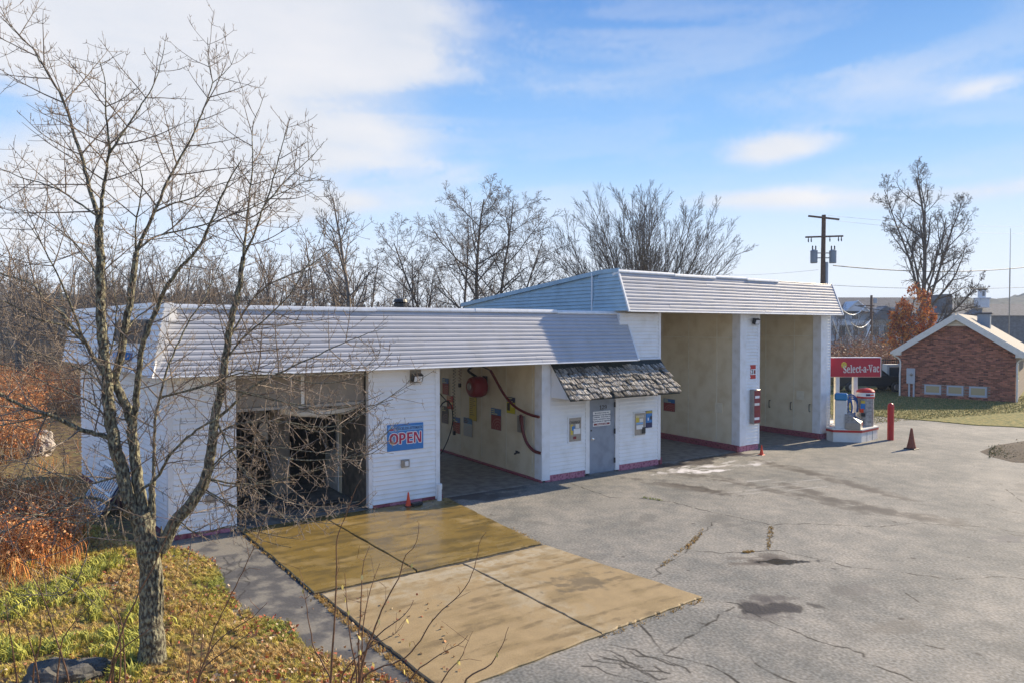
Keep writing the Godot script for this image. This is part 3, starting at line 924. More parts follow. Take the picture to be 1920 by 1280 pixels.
func build_wash() -> void:
	wash = thing("car_wash_building", "long low white clapboard car wash with grey slatted mansard fascia and open bays", "building")
	var solid := func(called: String, lo: Vector3, hi: Vector3, m: Material): return bx(wash, called, lo, hi, m)
	var back := -21.3
	# partitions between the bays
	var left := MB.new()
	left.prism([Vector2(14.03, 1.82), Vector2(14.16, 2.9), Vector2(21.3, 2.9), Vector2(21.3, 0.66)], -0.02, 3.2, Transform3D(Basis(Vector3(0, 0, -1), Vector3(1, 0, 0), Vector3(0, -1, 0)), Vector3(0, 3.18, 0)))
	put(wash, "partition", left, M.cream)
	solid.call("partition", Vector3(5.72, -0.02, back), Vector3(7.38, 3.2, -14.16), M.cream)
	solid.call("partition", Vector3(10.36, -0.02, back), Vector3(13.12, 3.2, -14.16), M.cream)
	solid.call("partition", Vector3(13.121, -0.02, back), Vector3(14.56, 4.5, -14.16), M.cream)
	solid.call("partition", Vector3(18.15, -0.02, back), Vector3(19.10, 4.5, -14.16), M.cream)
	solid.call("partition", Vector3(22.60, -0.02, back), Vector3(23.10, 4.5, -14.16), M.cream)
	solid.call("back_wall", Vector3(2.91, -0.02, back - 0.1), Vector3(5.71, 3.2, back + 0.2), M.shaded_bay_panel)
	# ceilings and roofs
	solid.call("ceiling", Vector3(2.91, 3.12, back), Vector3(5.71, 3.2, -14.3), M.shaded_bay_panel)
	solid.call("ceiling", Vector3(7.39, 3.12, back), Vector3(10.35, 3.2, -14.3), M.cream)
	solid.call("ceiling", Vector3(14.57, 4.42, back), Vector3(18.14, 4.5, -14.3), M.cream)
	solid.call("ceiling", Vector3(19.11, 4.42, back), Vector3(22.59, 4.5, -14.3), M.cream)
	solid.call("roof", Vector3(1.9, 4.02, -21.5), Vector3(12.98, 4.1, -14.45), M.roof_gravel)
	var hr := MB.new()
	hr.prism([Vector2(14.1, 5.38), Vector2(22.6, 4.66), Vector2(22.6, 4.74), Vector2(14.1, 5.46)], 13.02, 23.2, Transform3D(DEPTH_X))
	put(wash, "roof", hr, M.roof_gravel)
	# bay floors
	for s in [[2.91, 5.71], [7.39, 10.35], [14.57, 18.14], [19.11, 22.59]]:
		solid.call("bay_floor", Vector3(s[0], -0.04, back + 0.2), Vector3(s[1], 0.016, -14.02 if s[0] < 14.0 else -14.05), M.bay_floor)
	# kerbs along the bay walls
	for k in [[10.27, 10.355, 0.07], [18.03, 18.145, 0.2], [22.48, 22.595, 0.2], [14.565, 14.66, 0.2], [7.385, 7.48, 0.1]]:
		bx(wash, "kerb", Vector3(k[0], 0.0, back + 0.2), Vector3(k[1], k[2], -14.0), M.foundation, 0.012)
	# wall panels with pale battens on the walls that face the camera
	for w in [[10.36, 3.1, [-14.16, -14.45, -15.68, -16.98, -18.23, -19.5, -21.0], 3.1], [18.15, 4.4, [-14.16, -14.92, -16.12, -17.32, -18.52, -19.72, -21.0], 3.62], [22.6, 4.4, [-14.16, -15.06, -16.26, -17.46, -18.66, -19.86, -21.0], 3.65]]:
		var zs: Array = w[2]
		for k in zs.size() - 1:
			for seg in ([[0.02, w[3]], [w[3], w[1]]] if w[3] < w[1] else [[0.02, w[1]]]):
				bx(wash, "wall_panel", Vector3(w[0] - 0.012, seg[0] + 0.004, zs[k + 1] + 0.004), Vector3(w[0] + 0.004, seg[1] - 0.004, zs[k] - 0.004), M.cream, 0.004)
			if k > 0: bx(wash, "batten", Vector3(w[0] - 0.019, 0.2, zs[k] - 0.018), Vector3(w[0] - 0.0125, w[1] - 0.01, zs[k] + 0.018), M.batten)
		if w[3] < w[1]: bx(wash, "batten", Vector3(w[0] - 0.021, w[3] - 0.014, -21.0), Vector3(w[0] - 0.0135, w[3] + 0.014, -14.17), M.batten)
	# front: piers, posts and the door wall
	front_wall(1.84, 2.84, 0.10, 3.08); trim_post(2.84, 2.95, 0.04, 3.08); trim_post(1.745, 1.838, 0.10, 3.08); block_base(1.84, 2.84, 0.10)
	trim_post(5.66, 5.755, 0.03, 3.08); front_wall(5.76, 7.28, 0.09, 3.08); trim_post(7.28, 7.40, 0.02, 3.08); block_base(5.76, 7.30, 0.09)
	trim_post(10.31, 10.57, 0.05, 3.08, FACADE + 0.02, FACADE - 0.3); front_wall(10.575, 11.755, 0.17, 3.06); block_base(10.44, 11.76, 0.17)
	trim_post(11.76, 11.905, 0.06, 2.14); trim_post(12.83, 12.97, 0.04, 2.14); trim_post(11.906, 12.829, 2.02, 2.14)
	solid.call("wall", Vector3(11.757, 2.141, FACADE - 0.15), Vector3(12.972, 3.2, FACADE - 0.014), M.trim)
	front_wall(12.975, 14.465, 0.17, 4.34); trim_post(14.467, 14.58, 0.14, 4.4); block_base(12.97, 14.52, 0.17)
	trim_post(18.12, 18.42, 0.18, 4.4, FACADE + 0.02, FACADE - 0.3); front_wall(18.423, 19.02, 0.19, 4.4); trim_post(19.022, 19.13, 0.18, 4.4); block_base(18.10, 19.10, 0.18)
	trim_post(22.55, 22.90, 0.2, 4.4, FACADE + 0.02, FACADE - 0.3); front_wall(22.903, 23.1, 0.2, 4.4); trim_post(23.102, 23.17, 0.2, 4.4); block_base(22.56, 23.17, 0.2)
	# side wall at the left, splayed a little
	var dl := Vector3(-0.157, 0, -0.988)
	var nl := Vector3(-0.988, 0, 0.157)
	var corner := Vector3(1.78, 0, -14.0)
	var side := Basis(-dl, Vector3.UP, nl)
	var sw := bx(wash, "side_wall", Vector3(0.0, 0.0, -0.15), Vector3(7.38, 4.3, -0.014), M.trim, 0.0, Transform3D(side, corner + dl * 7.39))
	clapboard(sw, Transform3D(Basis(), Vector3(0, 0.12, -0.0135)), 3.0, func(_y): return Vector2(0.0, 7.36), M.siding, LAP, 0.0, 3.66)
	bx(wash, "foundation", Vector3(0.0, -0.05, -0.14), Vector3(7.36, 0.119, 0.002), M.foundation, 0.006, Transform3D(side, corner + dl * 7.39))
	# mansard fascia, low part
	var b0 := Vector3(0, 3.08, -13.60)
	var t0 := Vector3(0, 4.32, -14.15)
	var slope := (t0 - b0)
	var sl := slope.length()
	var fb := Basis(Vector3.RIGHT, slope.normalized(), Vector3.RIGHT.cross(slope.normalized()))
	var core := MB.new()
	core.prism([Vector2(13.615, 3.075), Vector2(14.45, 3.075), Vector2(14.45, 4.33), Vector2(14.165, 4.33)], 1.70, 13.27, Transform3D(DEPTH_X))
	var fas := put(wash, "fascia", core, M.trim)
	var ends_low := func(y: float): return Vector2(1.46 + 0.18 * y / sl, 13.27)
	clapboard(fas, Transform3D(fb, b0), sl - 0.02, ends_low, M.fascia, FASCIA_LAP, 0.0035, 3.66, 2.0)
	bx(fas, "edge_trim", Vector3(13.272, -0.03, -0.012), Vector3(13.325, sl + 0.02, 0.03), M.flashing, 0.004, Transform3D(fb, b0))
	bx(fas, "edge_trim", Vector3(1.46, -0.035, -0.01), Vector3(13.26, -0.002, 0.022), M.flashing, 0.004, Transform3D(fb, b0))
	var cb := MB.new()     # corner board along the hip
	cb.box(Vector3(-0.045, -0.02, -0.03), Vector3(0.045, sl + 0.02, 0.026))
	put(fas, "corner_board", cb, M.trim, Transform3D(Basis(Vector3(0.80, 0, 0.6).normalized(), (Vector3(1.62, 4.32, -14.15) - Vector3(1.44, 3.08, -13.6)).normalized(), Vector3(-0.6, 0, 0.80)).orthonormalized(), Vector3(1.44, 3.08, -13.6)))
	cap_strip(fas, [1.60, 3.0, 5.9, 8.42, 10.9, 13.3], Vector3(0, 4.325, -14.125), 0.36)
	# soffit under it
	bx(wash, "soffit", Vector3(1.6, 3.082, -14.0), Vector3(13.2, 3.1, -13.64), M.cream)
	# fascia round the left side
	var lb := corner + nl * 0.36 + Vector3(0, 3.08, 0)
	var ltop := corner + nl * 0.14 + Vector3(0, 4.32, 0)
	var lsl := (ltop - lb)
	var lbas := Basis(-dl, lsl.normalized(), (-dl).cross(lsl.normalized()))
	var lf := bx(wash, "side_fascia", Vector3(0, 0, -0.1), Vector3(7.9, lsl.length(), -0.004), M.trim, 0.0, Transform3D(lbas, lb + dl * 7.6))
	clapboard(lf, Transform3D(), lsl.length() - 0.02, func(_y): return Vector2(0.0, 7.92), M.siding, LAP, 0.0015, 3.66, 0.6)
	bx(lf, "cap_flashing", Vector3(0, lsl.length() - 0.02, -0.14), Vector3(7.9, lsl.length() + 0.09, 0.03), M.flashing, 0.006)
	var lv := bx(wash, "vent_grille", Vector3(5.0, 0.58, 0.004), Vector3(7.15, 1.02, 0.05), M.black_metal, 0.006, Transform3D(lbas, lb + dl * 7.6))
	for k in 19: bx(lv, "slat", Vector3(5.05 + k * 0.112, 0.6, 0.052), Vector3(5.08 + k * 0.112, 1.0, 0.085), M.tan_door)
	bx(wash, "wall_light", Vector3(5.6, 0.24, 0.02), Vector3(6.5, 0.38, 0.16), M.sign_blue, 0.01, Transform3D(lbas, lb + dl * 7.6))
	# tall part: fascia
	b0 = Vector3(0, 4.40, -13.58)
	t0 = Vector3(0, 5.47, -14.0)
	slope = t0 - b0
	var hl := slope.length()
	fb = Basis(Vector3.RIGHT, slope.normalized(), Vector3.RIGHT.cross(slope.normalized()))
	core = MB.new()
	core.prism([Vector2(13.595, 4.395), Vector2(14.35, 4.395), Vector2(14.35, 5.46), Vector2(14.015, 5.46)], 12.98, 23.18, Transform3D(DEPTH_X))
	var hf := put(wash, "fascia", core, M.trim)
	clapboard(hf, Transform3D(fb, b0), hl - 0.01, func(_y): return Vector2(12.96, 23.19), M.fascia, FASCIA_LAP, 0.0045, 3.66, 2.6)
	bx(hf, "edge_trim", Vector3(23.192, -0.03, -0.02), Vector3(23.245, hl + 0.03, 0.03), M.flashing, 0.004, Transform3D(fb, b0))
	bx(hf, "edge_trim", Vector3(12.90, -0.03, -0.02), Vector3(12.955, hl + 0.03, 0.03), M.flashing, 0.004, Transform3D(fb, b0))
	bx(hf, "edge_trim", Vector3(12.957, -0.035, -0.01), Vector3(23.19, -0.002, 0.022), M.flashing, 0.004, Transform3D(fb, b0))
	cap_strip(hf, [12.9, 15.1, 16.9, 18.4, 20.05], Vector3(0, 5.475, -13.985), 0.36)
	bx(hf, "cap_flashing", Vector3(20.06, 5.452, -14.2), Vector3(23.24, 5.485, -13.99), M.dull_steel, 0.004)
	bx(wash, "soffit", Vector3(13.0, 4.402, -14.0), Vector3(23.1, 4.42, -13.62), M.cream)
	# tall part: left flank above the low roof
	var fl := MB.new()
	fl.prism([Vector2(14.47, 4.05), Vector2(22.6, 4.05), Vector2(22.6, 4.75), Vector2(14.75, 5.47), Vector2(14.02, 5.47), Vector2(13.62, 4.41), Vector2(14.47, 4.41)], 12.985, 13.1, Transform3D(DEPTH_X))
	var flank := put(wash, "flank_wall", fl, M.skylit_blue)
	var fbas := Basis(Vector3(0, 0, 1), Vector3.UP, Vector3(-1, 0, 0))      # boards run along z, face -x
	clapboard(flank, Transform3D(fbas, Vector3(12.984, 4.40, -22.6)), 1.05, func(y): return Vector2(clampf(22.6 - (14.75 + (5.40 - 4.40 - y) / 0.72 * 7.85), 0.0, 7.6), 7.7), M.skylit_blue, LAP)
	var ret := MB.new()
	ret.prism([Vector2(13.62, 4.40), Vector2(15.1, 4.40), Vector2(14.78, 5.46), Vector2(14.03, 5.46)], 12.93, 12.98, Transform3D(DEPTH_X))
	var rp := put(wash, "return_panel", ret, M.skylit_blue)
	clapboard(rp, Transform3D(fbas, Vector3(12.929, 4.405, -15.1)), 1.04, func(y): return Vector2(0.3 * y / 1.06, 1.48 - 0.40 * y / 1.06), M.skylit_blue, LAP)
	bx(rp, "edge_trim", Vector3(-0.02, 0.0, 0.0), Vector3(0.03, 1.15, 0.03), M.trim, 0.004, Transform3D(Basis(Vector3(0, 0, 1), Vector3(0, 1.1, 0.3).normalized(), Vector3(-1, 0, 0)).orthonormalized(), Vector3(12.929, 4.36, -15.1)))
	var rk := MB.new()
	rk.prism([Vector2(14.0, 5.47), Vector2(14.75, 5.455), Vector2(22.7, 4.73), Vector2(22.7, 4.86), Vector2(14.75, 5.575), Vector2(14.0, 5.575)], 12.90, 12.982, Transform3D(DEPTH_X))
	put(wash, "rake_flashing", rk, M.skylit_blue)
	# roof vent on the low roof
	var rv := MB.new()
	rv.lathe([Vector2(0.13, 4.1), Vector2(0.13, 4.62), Vector2(0.22, 4.63), Vector2(0.22, 4.72), Vector2(0.16, 4.76), Vector2(0.24, 4.77), Vector2(0.2, 4.86), Vector2(0.0, 4.9)], 16, Transform3D(Basis(), Vector3(9.45, 0, -20.6)))
	put(wash, "roof_vent", rv, M.black_metal)
	build_awning()
	build_door()
	# added panels lining the automatic bay, shade put into their dark colour
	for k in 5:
		bx(wash, "wall_panel", Vector3(5.700, 0.02, -21.0 + k * 1.36), Vector3(5.718, 3.1, -19.65 + k * 1.36), M.shaded_bay_panel, 0.004)
		bx(wash, "wall_panel", Vector3(2.902, 0.02, -21.0 + k * 1.36), Vector3(2.92, 3.1, -19.65 + k * 1.36), M.shaded_bay_panel, 0.004)
	# overhead door of the automatic bay
	var od := bx(wash, "overhead_door", Vector3(2.96, 2.36, -14.28), Vector3(5.65, 3.07, -14.2), M.tan_door)
	bx(od, "bottom_rail", Vector3(2.96, 2.29, -14.29), Vector3(5.65, 2.358, -14.17), M.dull_steel, 0.006)
	bx(od, "door_panel", Vector3(2.99, 2.38, -14.198), Vector3(4.24, 2.94, -14.185), M.tan_door, 0.006)
	bx(od, "door_panel", Vector3(4.36, 2.38, -14.198), Vector3(5.62, 2.94, -14.185), M.tan_door, 0.006)
	bx(od, "rail", Vector3(2.96, 2.955, -14.197), Vector3(5.65, 2.985, -14.17), M.paper, 0.004)
	bx(od, "mullion", Vector3(4.265, 2.37, -14.197), Vector3(4.335, 2.95, -14.178), M.paper, 0.004)
	# fittings
	var l1 := floodlight(Vector3(6.77, 2.86, FACADE), true)
	var l2 := floodlight(Vector3(18.80, 4.17, FACADE), false)
	l1.set_meta("label", "square floodlight high on the wide pier between the low bays")
	l2.set_meta("label", "black floodlight at the top of the pillar between the tall bays")
	var ob := bx(wash, "outlet_cover", Vector3(6.42, 0.84, FACADE), Vector3(6.62, 1.01, FACADE + 0.05), M.dull_steel, 0.01)
	bx(ob, "flap", Vector3(6.49, 0.87, FACADE + 0.052), Vector3(6.58, 0.98, FACADE + 0.075), M.white_plastic, 0.01)
	bx(wash, "outlet_cover", Vector3(2.38, 0.62, FACADE), Vector3(2.56, 0.78, FACADE + 0.05), M.dull_steel, 0.01)

func cap_strip(parent: Node, xs: Array, at_: Vector3, tilt: float) -> void:
	for k in xs.size() - 1:
		var b := MB.new()
		var x0: float = xs[k] + 0.003
		var x1: float = xs[k + 1] - 0.003
		b.cbox(Vector3(x0, -0.03, -0.25), Vector3(x1, 0.058, 0.03 + 0.006 * (k % 2)), 0.008)
		b.quad(Vector3(x0, -0.03, 0.031), Vector3(x1, -0.03, 0.031), Vector3(x1, 0.0, 0.04), Vector3(x0, 0.0, 0.04))
		put(parent, "cap_flashing", b, M.flashing, Transform3D(Basis(Vector3.RIGHT, -tilt) * Basis(Vector3.BACK, rng.randf_range(-0.002, 0.002)), at_ + Vector3(0, rng.randf_range(-0.004, 0.006), 0)))

func floodlight(p: Vector3, boxed: bool) -> MeshInstance3D:
	var o: MeshInstance3D
	if boxed:
		o = bx(wash, "floodlight", p + Vector3(-0.17, -0.17, 0.0), p + Vector3(0.17, 0.17, 0.03), M.trim, 0.006)
		bx(o, "recess", p + Vector3(-0.14, -0.14, 0.031), p + Vector3(0.14, 0.15, 0.036), M.tan_door)
	else:
		o = bx(wash, "floodlight", p + Vector3(-0.05, -0.08, 0.0), p + Vector3(0.05, 0.08, 0.05), M.black_metal, 0.006)
	var t := Transform3D(Basis(Vector3.RIGHT, 0.35), p + Vector3(0.01, -0.03, 0.11))
	bx(o, "housing", Vector3(-0.125, -0.09, -0.07), Vector3(0.125, 0.09, 0.05), M.black_metal, 0.015, t)
	bx(o, "lens", Vector3(-0.095, -0.065, 0.05), Vector3(0.095, 0.06, 0.056), M.lens, 0.0, t)
	return o

func build_awning() -> void:
	var top := Vector3(0, 3.05, -13.97)
	var low := Vector3(0, 2.16, -13.16)
	var dn := low - top
	var len_ := dn.length()
	var bas := Basis(Vector3.RIGHT, -dn.normalized(), Vector3.RIGHT.cross(-dn.normalized()))
	var aw := bx(wash, "awning", Vector3(10.60, -len_, -0.05), Vector3(14.50, 0.03, 0.0), M.felt_and_shadow, 0.0, Transform3D(bas, top))
	bx(aw, "shadow_strip", Vector3(10.60, -0.26, 0.004), Vector3(14.50, 0.02, 0.022), M.felt_and_shadow)  # shadow across the awning top, painted as a dark strip
	bx(aw, "flashing", Vector3(13.32, -0.03, 0.023), Vector3(14.52, 0.04, 0.05), M.flashing, 0.004)
	var mesh_ := []
	for k in 6:
		var w := 0.07 + 0.012 * k
		var b := MB.new()
		var sk := [Vector2(0, 0.004 * (k % 3)), Vector2(w * 0.3, -0.006), Vector2(w * 0.62, 0.008), Vector2(w, -0.003 * k)]
		var h := 0.22
		for s in 3:
			var a: Vector2 = sk[s]
			var c: Vector2 = sk[s + 1]
			var za := 0.042 + 0.010 * ((s + k) % 2)
			b.quad(Vector3(a.x, a.y, za), Vector3(c.x, c.y, za), Vector3(c.x, h, 0.004), Vector3(a.x, h, 0.004))
			b.quad(Vector3(a.x, a.y, 0), Vector3(c.x, c.y, 0), Vector3(c.x, c.y, za), Vector3(a.x, a.y, za))
		b.quad(Vector3(0, sk[0].y, 0), Vector3(0, sk[0].y, 0.045), Vector3(0, h, 0.004), Vector3(0, h, 0))
		b.quad(Vector3(w, sk[3].y, 0.045), Vector3(w, sk[3].y, 0), Vector3(w, h, 0), Vector3(w, h, 0.004))
		mesh_.append([b.mesh(), w])
	for r in 6:
		var y := -len_ - 0.02 + r * 0.165
		var x := 10.58 - rng.randf() * 0.03
		while x < 14.47:
			var v: Array = mesh_[rng.randi() % 6]
			var w: float = v[1]
			var t := Transform3D(Basis(Vector3.BACK, rng.randf_range(-0.035, 0.035)) * Basis(Vector3.RIGHT, -rng.randf_range(0.0, 0.07)) * Basis(Vector3.UP, rng.randf_range(-0.12, 0.12)), Vector3(x, y + rng.randf_range(-0.035, 0.035), 0.014 + rng.randf() * 0.02))
			if rng.randf() > 0.012: inst(aw, "shake", v[0], M["shake_%d" % [0, 0, 1, 1, 2, 2, 3][rng.randi() % 7]], t)
			x += w + rng.randf_range(0.014, 0.055)
	# closed cheeks
	for x in [10.605, 14.47]:
		var ck := MB.new()
		ck.prism([Vector2(13.20, 2.17), Vector2(13.985, 2.17), Vector2(13.985, 3.02)], x, x + 0.02, Transform3D(DEPTH_X))
		put(aw, "cheek", ck, M.siding, Transform3D(bas, top).affine_inverse())

func build_door() -> void:
	var d := bx(wash, "door", Vector3(11.915, 0.03, FACADE - 0.06), Vector3(12.82, 2.015, FACADE - 0.02), M.door_grey, 0.006)
	var kn := MB.new()
	kn.lathe([Vector2(0.0, 0.0), Vector2(0.036, 0.0), Vector2(0.036, 0.008), Vector2(0.014, 0.01), Vector2(0.014, 0.035), Vector2(0.03, 0.045), Vector2(0.03, 0.065), Vector2(0.0, 0.075)], 14, Transform3D(Basis(Vector3.RIGHT, PI / 2), Vector3(12.0, 0.98, FACADE - 0.02)))
	put(d, "handle", kn, M.chrome)
	var dbolt := MB.new()
	dbolt.lathe([Vector2(0.0, 0.0), Vector2(0.022, 0.0), Vector2(0.022, 0.012), Vector2(0.0, 0.014)], 12, Transform3D(Basis(Vector3.RIGHT, PI / 2), Vector3(11.98, 1.2, FACADE - 0.02)))
	put(d, "lock", dbolt, M.black_metal)
	for y in [0.25, 1.05, 1.78]: bx(d, "hinge", Vector3(12.79, y, FACADE - 0.019), Vector3(12.835, y + 0.14, FACADE + 0.014), M.black_metal, 0.004)
	bx(wash, "door_sill", Vector3(11.9, -0.02, FACADE - 0.14), Vector3(12.84, 0.025, FACADE + 0.03), M.bay_floor, 0.006)
	text(d, "house_number", "129", 0.115, M.black_metal, Transform3D(Basis(), Vector3(12.40, 1.80, FACADE - 0.018)), 700, 0.004, true, true)
	var nt := bx(d, "notice", Vector3(12.04, 1.30, FACADE - 0.019), Vector3(12.66, 1.70, FACADE - 0.012), M.sign_white, 0.002)
	var lines := ["We strive to keep our", "equipment in top operating", "condition.  If you wish to", "leave a comment or have", "any problems or suggestions"]
	for k in lines.size():
		text(nt, "lettering", lines[k], 0.034, M.sign_navy, Transform3D(Basis(), Vector3(12.35, 1.655 - k * 0.056, FACADE - 0.010)), 700, 0.002, true, false, 1.02)
	bx(nt, "band", Vector3(12.07, 1.325, FACADE - 0.0118), Vector3(12.63, 1.378, FACADE - 0.0095), M.maroon)
	text(nt, "lettering", "Please call", 0.034, M.sign_white, Transform3D(Basis(), Vector3(12.35, 1.352, FACADE - 0.0085)), 700, 0.002, true, false, 1.5)

# ------------------------------------------------------------------ things on and in the building
func poster_texture(kind: int) -> ImageTexture:
	var im := Image.create(64, 64, false, Image.FORMAT_RGB8)
	var tops := [Color(0.16, 0.42, 0.66), Color(0.70, 0.12, 0.10), Color(0.20, 0.27, 0.33), Color(0.22, 0.50, 0.70), Color(0.15, 0.20, 0.36), Color(0.78, 0.70, 0.24)]
	var body := [Color(0.55, 0.13, 0.12), Color(0.74, 0.22, 0.14), Color(0.25, 0.28, 0.33), Color(0.70, 0.74, 0.72), Color(0.80, 0.76, 0.10), Color(0.78, 0.70, 0.26)]
	im.fill(body[kind])
	im.fill_rect(Rect2i(0, 0, 64, 20), tops[kind])
	var r := RandomNumberGenerator.new()
	r.seed = 50 + kind
	for k in 3: im.fill_rect(Rect2i(3, 3 + k * 6, r.randi_range(20, 44), 3), Color(0.85, 0.82, 0.6) if kind != 3 else Color(0.2, 0.18, 0.1))
	if kind in [0, 2, 3]:
		for y in range(20, 64):
			for x in 64:
				var d := Vector2(x - 44, (y - 58) * 1.3).length()
				var s := sin(d * 0.55) * 0.5 + 0.5
				im.set_pixel(x, y, im.get_pixel(x, y).lerp(Color(0.75, 0.66, 0.64), s * 0.5 if d < 40 else 0.0))
	elif kind == 5:
		for k in 12: im.fill_rect(Rect2i(6, 8 + k * 4, r.randi_range(20, 50), 1), Color(0.35, 0.28, 0.08))
	else:
		im.fill_rect(Rect2i(4, 24, 22, 30), Color(0.12, 0.08, 0.08))
		im.fill_rect(Rect2i(34, 30, 24, 10), Color(0.86, 0.78, 0.5))
	return ImageTexture.create_from_image(im)

# a sheet on a bay wall that faces -x
func poster(label: String, x: float, z: float, y: float, w: float, h: float, kind: int) -> void:
	if not M.has("poster_%d" % kind):
		var m := mat("poster_%d" % kind, Color(1, 1, 1), 0.35)
		m.albedo_texture = poster_texture(kind)
	var o := thing("wall_poster", label, "poster", Vector3(x, y, z), "instruction posters in the wash bays", -PI / 2)
	bx(o, "backing", Vector3(-w / 2, -h / 2, 0.0), Vector3(w / 2, h / 2, 0.008), M.dull_steel, 0.002)
	var b := MB.new()
	var q := 0.006
	b.quad_uv(Vector3(-w / 2 + q, -h / 2 + q, 0.0105), Vector3(w / 2 - q, -h / 2 + q, 0.0105), Vector3(w / 2 - q, h / 2 - q, 0.0105), Vector3(-w / 2 + q, h / 2 - q, 0.0105))
	put(o, "print", b, M["poster_%d" % kind])

func cone(label: String, p: Vector3, h: float, m: Material, base: Material, called := "traffic_cone") -> Node3D:
	var o := thing(called, label, "cone", p)
	var k := h
	var b := MB.new()
	b.cbox(Vector3(-0.26 * k, 0, -0.26 * k), Vector3(0.26 * k, 0.05 * k, 0.26 * k), 0.03 * k)
	put(o, "base", b, base)
	var c := MB.new()
	c.lathe([Vector2(0.21 * k, 0.05 * k), Vector2(0.20 * k, 0.09 * k), Vector2(0.13 * k, 0.42 * k), Vector2(0.05 * k, 0.96 * k), Vector2(0.035 * k, 1.0 * k), Vector2(0.0, 1.0 * k)], 22)
	put(o, "cone_body", c, m)
	return o

func curve(pts: Array, n: int) -> PackedVector3Array:
	var c := Curve3D.new()
	for i in pts.size():
		var p: Vector3 = pts[i]
		var a: Vector3 = pts[maxi(i - 1, 0)]
		var b: Vector3 = pts[mini(i + 1, pts.size() - 1)]
		var tg := (b - a) / 6.0
		c.add_point(p, -tg, tg)
	var out := PackedVector3Array()
	var l := c.get_baked_length()
	for i in n + 1: out.append(c.sample_baked(l * i / n, true))
	return out

func even(r: float, n: int) -> PackedFloat32Array:
	var a := PackedFloat32Array()
	a.resize(n)
	a.fill(r)
	return a

func hose(parent: Node, called: String, pts: Array, r: float, m: Material, n := 24, sides := 8) -> MeshInstance3D:
	var b := MB.new()
	var c := curve(pts, n)
	b.tube(c, even(r, c.size()), sides, true)
	return put(parent, called, b, m)

